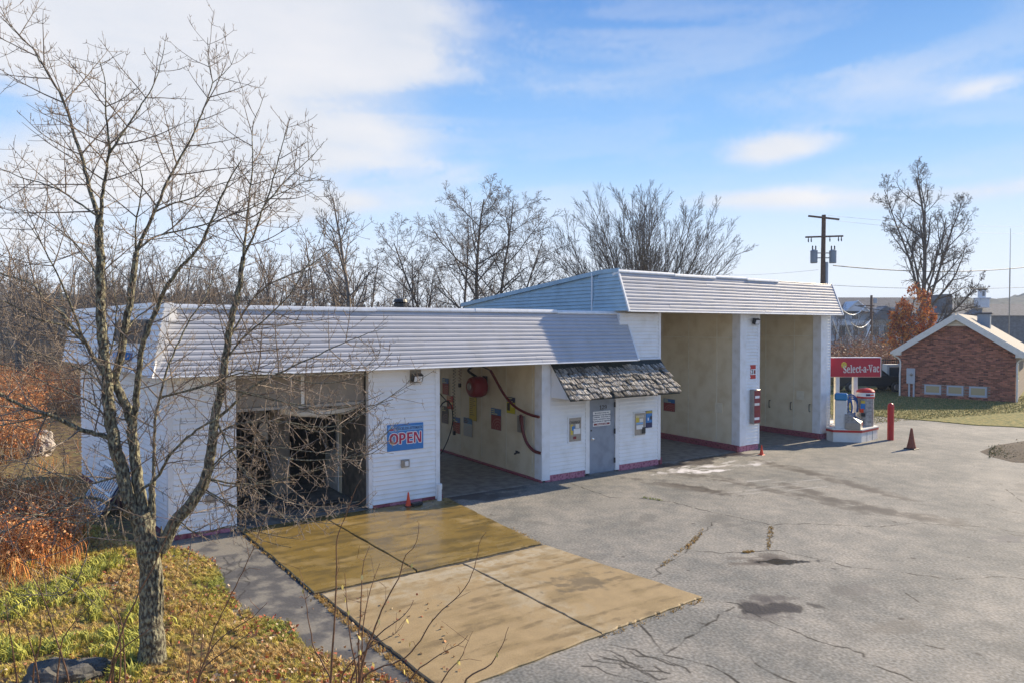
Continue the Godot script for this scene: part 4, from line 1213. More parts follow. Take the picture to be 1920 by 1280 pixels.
func build_fittings() -> void:
	# the blue sign on the pier
	var s := thing("open_sign", "blue sign reading OPEN in red letters on the white pier", "sign", Vector3(6.53, 1.52, FACADE + 0.004))
	bx(s, "panel", Vector3(-0.44, -0.295, 0.0), Vector3(0.44, 0.295, 0.02), M.sign_blue, 0.004)
	bx(s, "header_band", Vector3(-0.25, 0.145, 0.0202), Vector3(0.425, 0.245, 0.0215), M.sign_pale_blue)
	var sun_ := MB.new()
	sun_.lathe([Vector2(0.0, 0.0), Vector2(0.075, 0.0), Vector2(0.075, 0.003), Vector2(0.0, 0.004)], 18, Transform3D(Basis(Vector3.RIGHT, PI / 2), Vector3(-0.345, 0.2, 0.02)))
	put(s, "emblem", sun_, M.sign_pale_blue)
	bx(s, "emblem_car", Vector3(-0.40, 0.165, 0.0245), Vector3(-0.29, 0.20, 0.027), M.sign_red, 0.006)
	text(s, "lettering", "TOUCHLESS AUTOMATIC", 0.062, M.sign_navy, Transform3D(Basis(), Vector3(0.09, 0.195, 0.0235)), 700, 0.003, false, true, 0.60)
	for k in 4:
		var lx: float = [-0.285, -0.085, 0.10, 0.295][k]
		var ch := "OPEN"[k]
		for e in 8:
			var off := Vector3(cos(e * PI / 4), sin(e * PI / 4), 0) * 0.017
			text(s, "letter_edge", ch, 0.235, M.sign_white, Transform3D(Basis(), Vector3(lx, -0.03, 0.0225) + off + Vector3(0, 0, e * 0.0001)), 800, 0.003, false, false, 0.92 if k == 3 else 1.0)
		text(s, "letter", ch, 0.235, M.sign_red, Transform3D(Basis(), Vector3(lx, -0.03, 0.0255)), 800, 0.004, false, false, 0.92 if k == 3 else 1.0)
	# change machines let into the door wall
	var c1 := thing("change_machine", "steel change machine left of the grey door", "vending machine", Vector3(11.385, 1.285, FACADE))
	bx(c1, "frame", Vector3(-0.235, -0.345, 0.0), Vector3(0.235, 0.345, 0.03), M.trim, 0.006)
	bx(c1, "face", Vector3(-0.20, -0.31, 0.0302), Vector3(0.20, 0.31, 0.038), M.dull_steel, 0.003)
	text(c1, "lettering", "CHANGE", 0.07, M.black_metal, Transform3D(Basis(), Vector3(-0.01, 0.19, 0.040)), 800, 0.003, false, false, 0.95)
	bx(c1, "label_sheet", Vector3(-0.155, -0.13, 0.0385), Vector3(-0.08, 0.14, 0.0405), M.yellow_paint)
	bx(c1, "label_sheet", Vector3(-0.12, -0.02, 0.041), Vector3(-0.02, 0.09, 0.0425), M.sign_blue)
	bx(c1, "label_sheet", Vector3(0.01, 0.03, 0.0385), Vector3(0.13, 0.14, 0.0405), M.paper)
	bx(c1, "bill_slot", Vector3(-0.06, -0.12, 0.0386), Vector3(0.17, 0.02, 0.052), M.sign_white, 0.006)
	bx(c1, "coin_cup", Vector3(-0.07, -0.25, 0.0386), Vector3(0.03, -0.18, 0.05), M.maroon, 0.006)
	var c2 := thing("change_machine", "change machine with blue card panel right of the grey door", "vending machine", Vector3(13.86, 1.24, FACADE))
	bx(c2, "frame", Vector3(-0.37, -0.335, 0.0), Vector3(0.10, 0.345, 0.028), M.trim, 0.006)
	bx(c2, "face", Vector3(-0.33, -0.305, 0.0284), Vector3(0.075, 0.315, 0.038), M.dull_steel, 0.003)
	text(c2, "lettering", "CHANGE", 0.06, M.paper, Transform3D(Basis(), Vector3(-0.13, 0.22, 0.040)), 800, 0.003, false, false, 0.9)
	bx(c2, "label_sheet", Vector3(-0.29, 0.06, 0.0385), Vector3(-0.17, 0.25, 0.0395), M.yellow_paint)
	bx(c2, "label_sheet", Vector3(-0.15, 0.06, 0.0385), Vector3(-0.01, 0.16, 0.0405), M.paper)
	bx(c2, "label_sheet", Vector3(-0.27, 0.0, 0.0385), Vector3(-0.01, 0.05, 0.0405), M.sign_pale_blue)
	bx(c2, "bill_slot", Vector3(-0.28, -0.14, 0.0385), Vector3(-0.02, -0.02, 0.052), M.sign_white, 0.006)
	bx(c2, "coin_cup", Vector3(-0.06, -0.27, 0.0385), Vector3(0.07, -0.09, 0.06), M.black_metal, 0.006)
	bx(c2, "card_panel", Vector3(0.102, -0.13, 0.0), Vector3(0.36, 0.355, 0.03), M.sign_navy, 0.004)
	bx(c2, "card_panel_print", Vector3(0.115, 0.02, 0.0302), Vector3(0.345, 0.28, 0.032), M.sign_blue)
	bx(c2, "card_panel_print", Vector3(0.115, 0.285, 0.0302), Vector3(0.345, 0.345, 0.032), M.leaf_yellow)
	bx(c2, "card_slot", Vector3(0.27, 0.10, 0.0322), Vector3(0.335, 0.20, 0.045), M.black_metal, 0.006)
	bx(c2, "card_mark", Vector3(0.175, 0.08, 0.0322), Vector3(0.215, 0.16, 0.0345), M.sign_white)
	# meter and sign on the pillar between the tall bays
	var mb_ := thing("coin_meter_box", "steel coin meter box with red front on the pillar between tall bays", "meter box", Vector3(18.77, 1.42, FACADE))
	bx(mb_, "case", Vector3(-0.15, -0.55, 0.0), Vector3(0.19, 0.55, 0.17), M.dull_steel, 0.012)
	bx(mb_, "front", Vector3(-0.13, -0.52, 0.1702), Vector3(0.17, 0.52, 0.178), M.maroon, 0.002)
	for k in 4: bx(mb_, "front_print", Vector3(-0.13 + 0.03 * (k % 2), -0.42 + k * 0.23, 0.1785), Vector3(0.12, -0.34 + k * 0.23, 0.1805), [M.sign_white, M.reel_red, M.paper, M.sign_white][k])
	var ns := thing("bay_number_sign", "small red and white number sign above the coin meter box", "sign", Vector3(18.78, 2.53, FACADE + 0.002))
	bx(ns, "panel", Vector3(-0.13, -0.22, 0), Vector3(0.13, 0.22, 0.014), M.red_paint, 0.002)
	bx(ns, "white_band", Vector3(-0.125, -0.09, 0.0142), Vector3(0.125, 0.09, 0.016), M.sign_white)
	text(ns, "digit", "3", 0.14, M.black_metal, Transform3D(Basis(), Vector3(-0.05, 0.0, 0.018)), 800, 0.003)
	bx(ns, "arrow_print", Vector3(0.03, -0.06, 0.0162), Vector3(0.11, 0.06, 0.0175), M.reel_red)
	# posters of the self-serve bay and the tall bay
	var wx := 10.338
	poster("red car poster low on the self-serve bay wall right of the hanging coil hoses", wx, -16.18, 1.39, 0.52, 0.60, 0)
	poster("blue and yellow poster beside the wall plate in the self-serve bay", wx, -15.43, 1.85, 0.42, 0.45, 4)
	poster("uppermost small poster deep in the self-serve bay", wx, -19.15, 2.1, 0.42, 0.52, 0)
	poster("orange red poster deep in the self-serve bay", wx, -18.85, 1.62, 0.42, 0.42, 1)
	poster("grey wheel poster deep in the self-serve bay", wx, -19.2, 1.2, 0.42, 0.55, 2)
	poster("pale red poster behind the black spray wand", wx, -18.45, 0.95, 0.46, 0.5, 0)
	poster("blue topped poster below the yellow price list", wx, -17.75, 0.98, 0.52, 0.55, 3)
	poster("tall yellow price list in the self-serve bay", wx, -17.45, 1.68, 0.44, 0.95, 5)
	poster("red car poster alone on the wall of the first tall bay", 18.128, -16.98, 1.22, 0.54, 0.44, 0)
	# hose drum with its boom and red hose
	var hr := thing("hose_drum", "round red hose drum high on the self-serve bay wall", "hose reel", Vector3(10.05, 2.27, -16.75))
	var dr := MB.new()
	dr.lathe([Vector2(0.0, -0.25), Vector2(0.20, -0.25), Vector2(0.27, -0.20), Vector2(0.30, -0.1), Vector2(0.30, 0.1), Vector2(0.27, 0.2), Vector2(0.20, 0.25), Vector2(0.0, 0.25)], 26, Transform3D(Basis(Vector3.BACK, PI / 2), Vector3.ZERO))
	put(hr, "drum", dr, M.reel_red)
	var hb := MB.new()
	hb.lathe([Vector2(0.0, 0.0), Vector2(0.11, 0.0), Vector2(0.09, 0.03), Vector2(0.0, 0.035)], 20, Transform3D(Basis(Vector3.BACK, PI / 2), Vector3(-0.25, 0.02, 0.0)))
	put(hr, "hub", hb, M.dull_steel)
	bx(hr, "bracket", Vector3(0.24, -0.12, -0.1), Vector3(0.296, 0.3, 0.1), M.black_metal, 0.006)
	hose(hr, "feed_hose", [Vector3(0.05, 0.28, -0.1), Vector3(-0.1, 0.45, -0.32), Vector3(0.05, 0.6, -0.2), Vector3(0.1, 0.66, 0.0)], 0.035, M.black_rubber)
	var bm := thing("hose_boom", "thin dark ceiling boom with the long red hose", "boom", Vector3(9.9, 2.95, -16.9))
	hose(bm, "boom", [Vector3(0.1, 0.02, -0.3), Vector3(0.05, -0.06, 0.5), Vector3(0.0, -0.16, 1.15)], 0.018, M.black_metal, 10, 6)
	hose(bm, "red_hose", [Vector3(0.0, -0.16, 1.12), Vector3(0.02, -0.35, 1.3), Vector3(0.06, -0.78, 1.72), Vector3(0.12, -1.06, 2.15), Vector3(0.2, -1.2, 2.62), Vector3(0.3, -1.25, 2.95)], 0.036, M.hose_red, 30)
	var lo := thing("vacuum_hose", "short red hose hanging from the wall plate in the self-serve bay", "hose", Vector3(10.2, 1.2, -14.75))
	bx(lo, "wall_plate", Vector3(0.06, -0.02, -0.28), Vector3(0.148, 0.42, -0.02), M.dull_steel, 0.01)
	hose(lo, "hose", [Vector3(0.05, 0.2, -0.05), Vector3(-0.02, 0.45, 0.0), Vector3(-0.05, 0.42, 0.10), Vector3(-0.06, 0.1, 0.15), Vector3(-0.02, -0.25, 0.32), Vector3(0.06, -0.42, 0.55), Vector3(0.12, -0.44, 0.72)], 0.04, M.hose_red, 30)
	# coil hoses
	for k in 2:
		var ch := thing("coil_hose", ["thin coil hose hanging from the self-serve bay ceiling beside the price list", "short faint coil hose hanging in front of the price list"][k], "hose", Vector3(10.0, 3.1, -18.0 + 0.35 * k), "coil hoses in the self-serve bay")
		var n: int = [200, 70][k]
		var p := PackedVector3Array()
		for i in n: p.append(Vector3(cos(i * 0.75) * 0.04, -i * 0.0112, sin(i * 0.75) * 0.04 + 0.02 * sin(i * 0.05)))
		var b := MB.new()
		b.tube(p, even(0.0065, n), 4)
		put(ch, "coil", b, M.black_rubber if k == 0 else M.cone_faded)
		bx(ch, "nozzle", Vector3(-0.04, -0.0112 * n - 0.12, -0.04), Vector3(0.04, -0.0112 * n, 0.04), M.black_metal, 0.012)
	# spray wand
	var wd := thing("spray_wand", "black spray wand with looped hose standing deep in the self-serve bay", "spray wand", Vector3(9.6, 0.02, -18.2))
	hose(wd, "wand", [Vector3(-0.15, 0.05, -0.15), Vector3(-0.17, 0.5, -0.17), Vector3(-0.18, 0.98, -0.18)], 0.024, M.black_rubber, 6, 7)
	hose(wd, "hose", [Vector3(-0.18, 0.98, -0.18), Vector3(-0.08, 1.35, -0.05), Vector3(0.1, 1.72, 0.12), Vector3(0.25, 1.66, 0.25), Vector3(0.3, 1.2, 0.3), Vector3(0.22, 0.7, 0.22), Vector3(0.05, 0.2, 0.05), Vector3(-0.1, 0.06, -0.1)], 0.018, M.black_rubber, 36, 6)
	hose(wd, "support_cable", [Vector3(0.2, 1.72, 0.15), Vector3(-0.05, 2.1, -0.1), Vector3(-0.35, 2.6, -0.3), Vector3(-0.5, 3.09, -0.4)], 0.014, M.black_rubber, 20, 5)
	# hooks and plates in the tall bays
	for z in [-16.05, -15.15, -14.4]:
		var hk := thing("grab_handle", "dark upright grab handle on the wall of the end bay, %s" % {-16.05: "deepest of three", -15.15: "middle of three", -14.4: "nearest the post"}[z], "handle", Vector3(22.58, 1.08, z), "grab handles in the end bay")
		hose(hk, "bar", [Vector3(0.0, -0.13, 0), Vector3(-0.06, -0.12, 0), Vector3(-0.07, 0.0, 0), Vector3(-0.06, 0.12, 0), Vector3(0.0, 0.13, 0)], 0.014, M.black_metal, 12, 6)
	for q in [[Vector3(18.137, 1.33, -14.83), "square cream access plate on the wall of the first tall bay"], [Vector3(22.587, 1.5, -14.8), "square cream access plate on the wall of the end bay"]]:
		var pl := bx(self, numbered("access_plate"), Vector3(-0.012, -0.16, -0.15), Vector3(0.004, 0.16, 0.15), M.batten, 0.004, Transform3D(Basis(), q[0]))
		tag(pl, q[1], "plate", "access plates")
	var sp := thing("wall_spigot", "small dark spigot low on the self-serve bay wall", "spigot", Vector3(10.33, 0.62, -15.05))
	hose(sp, "pipe", [Vector3(0.02, 0, 0), Vector3(-0.08, 0, 0), Vector3(-0.12, -0.04, -0.03)], 0.025, M.black_metal, 8, 8)
	bx(sp, "valve", Vector3(-0.08, 0.02, -0.05), Vector3(-0.05, 0.06, 0.05), M.black_metal, 0.006)
	# cones and stub pipe
	cone("small bright orange cone on a black base beside the white pier", Vector3(6.47, 0.03, -13.72), 0.31, M.cone_orange, M.black_rubber)
	cone("small bright orange cone at the foot of the pillar between tall bays", Vector3(18.3, 0.0, -13.30), 0.31, M.cone_orange, M.cone_orange)
	cone("tall faded brown red cone alone on the asphalt", Vector3(23.27, 0.0, -11.23), 0.68, M.cone_faded, M.black_rubber)
	var sc := bx(self, numbered("rubber_block"), Vector3(-0.13, 0, -0.07), Vector3(0.13, 0.06, 0.07), M.black_rubber, 0.012, Transform3D(Basis(Vector3.UP, 0.2), Vector3(6.66, 0.03, -13.70)))
	tag(sc, "flat black rubber block against the small orange cone", "block")
	var pp := thing("standpipe", "short white capped pipe standing at the corner of the pier", "pipe", Vector3(7.27, 0.0, -13.78))
	var pb := MB.new()
	pb.lathe([Vector2(0.055, 0.0), Vector2(0.055, 0.30)], 18)
	put(pp, "pipe", pb, M.white_plastic)
	pb = MB.new()
	pb.lathe([Vector2(0.066, 0.29), Vector2(0.066, 0.40), Vector2(0.055, 0.415), Vector2(0.0, 0.415)], 18)
	put(pp, "cap", pb, M.white_plastic)

func build_auto_bay() -> void:
	# foam covered bar across the doorway
	var fb := thing("padded_bar", "white padded bar hanging across the dark wash bay doorway", "bar", Vector3(4.9, 2.18, -14.6))
	var p := PackedVector3Array()
	var r := PackedFloat32Array()
	for i in 19:
		var u := i / 18.0
		p.append(Vector3(lerpf(-0.95, 0.82, u), 0.05 - 0.10 * sin(PI * u) + 0.015 * sin(u * 21.0), 0.06 * sin(u * 4.0)))
		r.append(0.10 + 0.015 * sin(u * 17.0 + 1.0) - (0.05 if i == 0 or i == 18 else 0.0))
	var b := MB.new()
	b.tube(p, r, 14, true)
	put(fb, "padding", b, M.white_paint)
	for x in [-0.7, 0.6]: bx(fb, "hanger", Vector3(x, 0.05, -0.02), Vector3(x + 0.03, 0.93, 0.02), M.dull_steel)
	# equipment behind it
	var eq := thing("wash_gantry", "tan steel wash gantry standing inside the dark bay", "wash machine", Vector3(4.3, 0.02, -16.6))
	bx(eq, "column", Vector3(-0.1, 0, -0.25), Vector3(0.35, 2.3, 0.25), M.tan_door, 0.02)
	bx(eq, "column", Vector3(-1.3, 0, -0.25), Vector3(-1.0, 2.3, 0.25), M.shaded_bay_panel, 0.02)
	bx(eq, "beam", Vector3(-1.3, 2.3, -0.25), Vector3(1.3, 2.65, 0.25), M.tan_door, 0.02)
	bx(eq, "spray_box", Vector3(-0.45, 1.3, -0.35), Vector3(-0.12, 2.1, 0.2), M.dull_steel, 0.02)
	hose(eq, "brace", [Vector3(-1.0, 2.2, 0.28), Vector3(-0.4, 1.6, 0.30), Vector3(-0.1, 1.1, 0.3)], 0.03, M.dull_steel, 8, 6)
	hose(eq, "feed_hose", [Vector3(0.1, 2.3, 0.3), Vector3(-0.3, 1.9, 0.42), Vector3(-0.6, 1.2, 0.45), Vector3(-0.75, 0.1, 0.4)], 0.03, M.black_rubber, 16, 6)
	var dr := thing("equipment_door", "pale half-glazed door in the wall inside the dark bay", "door", Vector3(5.697, 0.02, -16.3), "", -PI / 2)
	bx(dr, "frame", Vector3(-0.55, 0.0, 0.0), Vector3(0.55, 2.12, 0.03), M.cream, 0.004)
	bx(dr, "leaf", Vector3(-0.45, 0.02, 0.0302), Vector3(0.45, 2.03, 0.06), M.white_paint, 0.006)
	bx(dr, "pane", Vector3(-0.33, 1.0, 0.0602), Vector3(0.33, 1.9, 0.066), M.glass_dark, 0.0)
	bx(dr, "lower_panel", Vector3(-0.33, 0.2, 0.0602), Vector3(0.33, 0.85, 0.07), M.white_paint, 0.008)
	bx(dr, "handle", Vector3(-0.40, 0.98, 0.0602), Vector3(-0.36, 1.1, 0.1), M.chrome, 0.006)
	var gr := thing("floor_hose", "thick black hose lying diagonally across the dark bay floor", "hose", Vector3(3.0, 0.03, -14.9))
	hose(gr, "hose", [Vector3(0.0, 0.5, -0.2), Vector3(0.4, 0.36, -0.1), Vector3(1.1, 0.14, 0.0), Vector3(1.7, 0.06, 0.1), Vector3(2.4, 0.05, 0.1)], 0.045, M.black_rubber, 24, 10)
	var cr := thing("guide_rail", "low steel tyre guide rail on the dark bay floor", "rail", Vector3(3.55, 0.016, -17.5))
	hose(cr, "rail", [Vector3(0, 0.12, -2.6), Vector3(0, 0.12, 0.0), Vector3(-0.05, 0.12, 2.2), Vector3(-0.3, 0.12, 2.9)], 0.05, M.dull_steel, 16, 8)
	for z in [-2.4, -0.8, 0.8, 2.3]: bx(cr, "foot", Vector3(-0.05, 0, z), Vector3(0.03, 0.1, z + 0.06), M.dull_steel)

# ------------------------------------------------------------------ vegetation
# recursive growth; P holds one entry per level: [segments, wander, lift, children, angle, length ratio, first child at, sides, tip ratio]
func grow(b: MB, p: Vector3, dir: Vector3, len_: float, r: float, level: int, P: Array, tips: Array, rmin: float) -> void:
	var q: Array = P[level]
	var n: int = q[0]
	var pts := PackedVector3Array([p])
	var rad := PackedFloat32Array([r])
	var d := dir
	for i in n:
		d = (d + Vector3(rng.randf_range(-1, 1), rng.randf_range(-1, 1), rng.randf_range(-1, 1)) * q[1] + Vector3.UP * q[2]).normalized()
		pts.append(pts[i] + d * (len_ / n))
		rad.append(maxf(rmin, lerpf(r, r * q[8], float(i + 1) / n)))
	b.tube(pts, rad, q[7])
	if level + 1 >= P.size():
		tips.append(pts[n])
		return
	var kids: int = q[3]
	var az := rng.randf() * TAU
	for k in kids:
		var t := lerpf(q[6], 1.0, (k + rng.randf() * 0.8) / kids)
		var f := t * n
		var i := mini(int(f), n - 1)
		var o := pts[i].lerp(pts[i + 1], f - i)
		var tg := (pts[i + 1] - pts[i]).normalized()
		az += 2.4 + rng.randf_range(-0.5, 0.5)
		var side := tg.cross(Vector3(0.3, 0.1, 0.9)).normalized().rotated(tg, az)
		var an := deg_to_rad(q[4] * rng.randf_range(0.75, 1.25))
		var cd := (tg * cos(an) + side * sin(an)).normalized()
		grow(b, o, cd, len_ * q[5] * rng.randf_range(0.65, 1.15) * (1.15 - 0.55 * t), maxf(rmin, lerpf(r, r * q[8], t) * 0.62), level + 1, P, tips, rmin)
	tips.append(pts[n])

func bare_tree_mesh(sd: int, stems: Array, P: Array, rmin: float) -> Array:   # stems: [offset, direction, length, radius]
	rng.seed = sd
	var trunk := MB.new()
	var crown := MB.new()
	var tips := []
	for s in stems:
		var pts := PackedVector3Array([s[0]])
		var rad := PackedFloat32Array([s[3] * 1.25])
		var d: Vector3 = s[1].normalized()
		var n := 9
		for i in n:
			d = (d + Vector3(rng.randf_range(-1, 1), rng.randf_range(-0.3, 0.3), rng.randf_range(-1, 1)) * 0.10 + Vector3.UP * P[0][2]).normalized()
			pts.append(pts[i] + d * (s[2] / n))
			rad.append(lerpf(s[3], s[3] * 0.22, float(i + 1) / n))
		trunk.tube(pts, rad, 7)
		var kids: int = P[0][3]
		var az := rng.randf() * TAU
		for k in kids:
			var t := lerpf(P[0][6], 1.0, (k + rng.randf() * 0.7) / kids)
			var f := t * n
			var i := mini(int(f), n - 1)
			var tg := (pts[i + 1] - pts[i]).normalized()
			az += 2.4 + rng.randf_range(-0.5, 0.5)
			var side := tg.cross(Vector3(0.3, 0.1, 0.9)).normalized().rotated(tg, az)
			var an := deg_to_rad(P[0][4] * rng.randf_range(0.7, 1.25))
			var cd := (tg * cos(an) + side * sin(an)).normalized()
			grow(crown, pts[i].lerp(pts[i + 1], f - i), cd, s[2] * P[0][5] * rng.randf_range(0.7, 1.15) * (1.2 - 0.75 * t), lerpf(s[3], s[3] * 0.22, t) * 0.6, 1, P, tips, rmin)
	return [trunk.mesh(), crown.mesh(), tips]

func plant_tree(called: String, label: String, where: Vector3, m: Array, bark: Material, group := "", turn := 0.0, scale_ := 1.0, squash := 1.0) -> Node3D:
	var o := thing(called, label, "tree", where, group, turn)
	inst(o, "trunk", m[0], bark)
	inst(o, "crown", m[1], bark)
	o.scale = Vector3(scale_ * squash, scale_, scale_ * squash)
	return o

func leaf_cloud(parent: Node, called: String, pts: Array, size: float, cols: Array, spread: float, each: int) -> void:
	var b := MB.new()      # one curled leaf
	b.quad(Vector3(-0.5, 0, -0.35), Vector3(0.5, 0, -0.35), Vector3(0.62, 0.16, 0.1), Vector3(-0.62, 0.16, 0.1))
	b.tri(Vector3(-0.62, 0.16, 0.1), Vector3(0.62, 0.16, 0.1), Vector3(0, 0.05, 0.8))
	var mm := MultiMesh.new()
	mm.transform_format = MultiMesh.TRANSFORM_3D
	mm.use_colors = true
	mm.mesh = b.mesh()
	mm.instance_count = pts.size() * each
	for i in pts.size() * each:
		var p: Vector3 = pts[i / each]
		var bs := Basis(Vector3(rng.randf_range(-1, 1), rng.randf_range(-1, 1), rng.randf_range(-1, 1)).normalized(), rng.randf() * TAU).scaled(Vector3.ONE * size * rng.randf_range(0.6, 1.3))
		mm.set_instance_transform(i, Transform3D(bs, p + Vector3(rng.randf_range(-1, 1), rng.randf_range(-1, 1), rng.randf_range(-1, 1)) * spread))
		var c: Color = cols[rng.randi() % cols.size()]
		var k := rng.randf_range(0.7, 1.2)
		mm.set_instance_color(i, Color(c.r * k, c.g * k, c.b * k))
	var o := MultiMeshInstance3D.new()
	o.name = called
	o.multimesh = mm
	o.material_override = M.leaf_any
	o.set_meta("kind", "stuff")
	parent.add_child(o, true)

# ---- the bare tree in front: limbs traced as [u, v, metres towards (-) or away from (+) the camera], then clothed with twigs
const NEAR_TREE := 7.9

func limb(pix: Array, o0: float, o1: float) -> PackedVector3Array:
	var pts := []
	var m := pix.size()
	for i in m: pts.append(at(pix[i][0], pix[i][1], NEAR_TREE + lerpf(o0, o1, pow(i / float(m - 1), 1.2))))
	return curve(pts, maxi(6, m * 3))

func twigs(b: MB, path: PackedVector3Array, r0: float, r1: float, t0: float, gap: float, reach: float, level: int, lift: float) -> void:
	var total := 0.0
	for i in path.size() - 1: total += path[i].distance_to(path[i + 1])
	var s := t0 * total + rng.randf() * gap * 0.5
	var az := rng.randf() * TAU
	while s < total:
		var t := s / total
		var run := 0.0
		var i := 0
		while i < path.size() - 2 and run + path[i].distance_to(path[i + 1]) < s:
			run += path[i].distance_to(path[i + 1])
			i += 1
		var o := path[i].lerp(path[i + 1], clampf((s - run) / maxf(path[i].distance_to(path[i + 1]), 1e-4), 0, 1))
		var tg := (path[i + 1] - path[i]).normalized()
		var side := tg.cross(Vector3(0.21, 0.13, 0.97)).normalized()
		for sg in [0.0, PI]:
			if rng.randf() < 0.22: continue
			var an := deg_to_rad(rng.randf_range(42, 74))
			var d := (tg * cos(an) + side.rotated(tg, az + sg + rng.randf_range(-0.3, 0.3)) * sin(an)).normalized()
			var l := reach * rng.randf_range(0.45, 1.15) * (1.1 - 0.65 * t)
			var n := 8 if level == 0 else (5 if level == 1 else 2)
			var pts := PackedVector3Array([o])
			var rad := PackedFloat32Array([maxf(lerpf(r0, r1, t) * 0.62, 0.0026)])
			if level == 0: rad[0] = minf(rad[0], 0.0036 + l * 0.0062)
			elif level == 1: rad[0] = minf(rad[0], 0.0040)
			else: rad[0] = 0.0028
			var bend := Vector3.UP * lift * rng.randf_range(0.2, 1.1) + Vector3(rng.randf_range(-1, 1), rng.randf_range(-0.5, 0.3), rng.randf_range(-1, 1)) * 0.14
			for k in n:
				d = (d + bend * (0.8 if level < 2 else 2.0) / n * 2.0 + Vector3(rng.randf_range(-1, 1), rng.randf_range(-1, 1), rng.randf_range(-1, 1)) * (0.075 if level < 2 else 0.15)).normalized()
				pts.append(pts[k] + d * l / n)
				rad.append(lerpf(rad[0], 0.0022, (k + 1.0) / n))
			b.tube(pts, rad, 5 if level == 0 else 3)
			if level == 0: twigs(b, pts, rad[0], 0.003, 0.12, 0.135, minf(0.62, l * 0.5), 1, lift * 1.3)
			elif level == 1: twigs(b, pts, 0.0035, 0.0026, 0.2, 0.115, 0.085, 2, 0.5)
		az += PI / 2 + rng.randf_range(-0.3, 0.3)
		s += gap * rng.randf_range(0.7, 1.35)

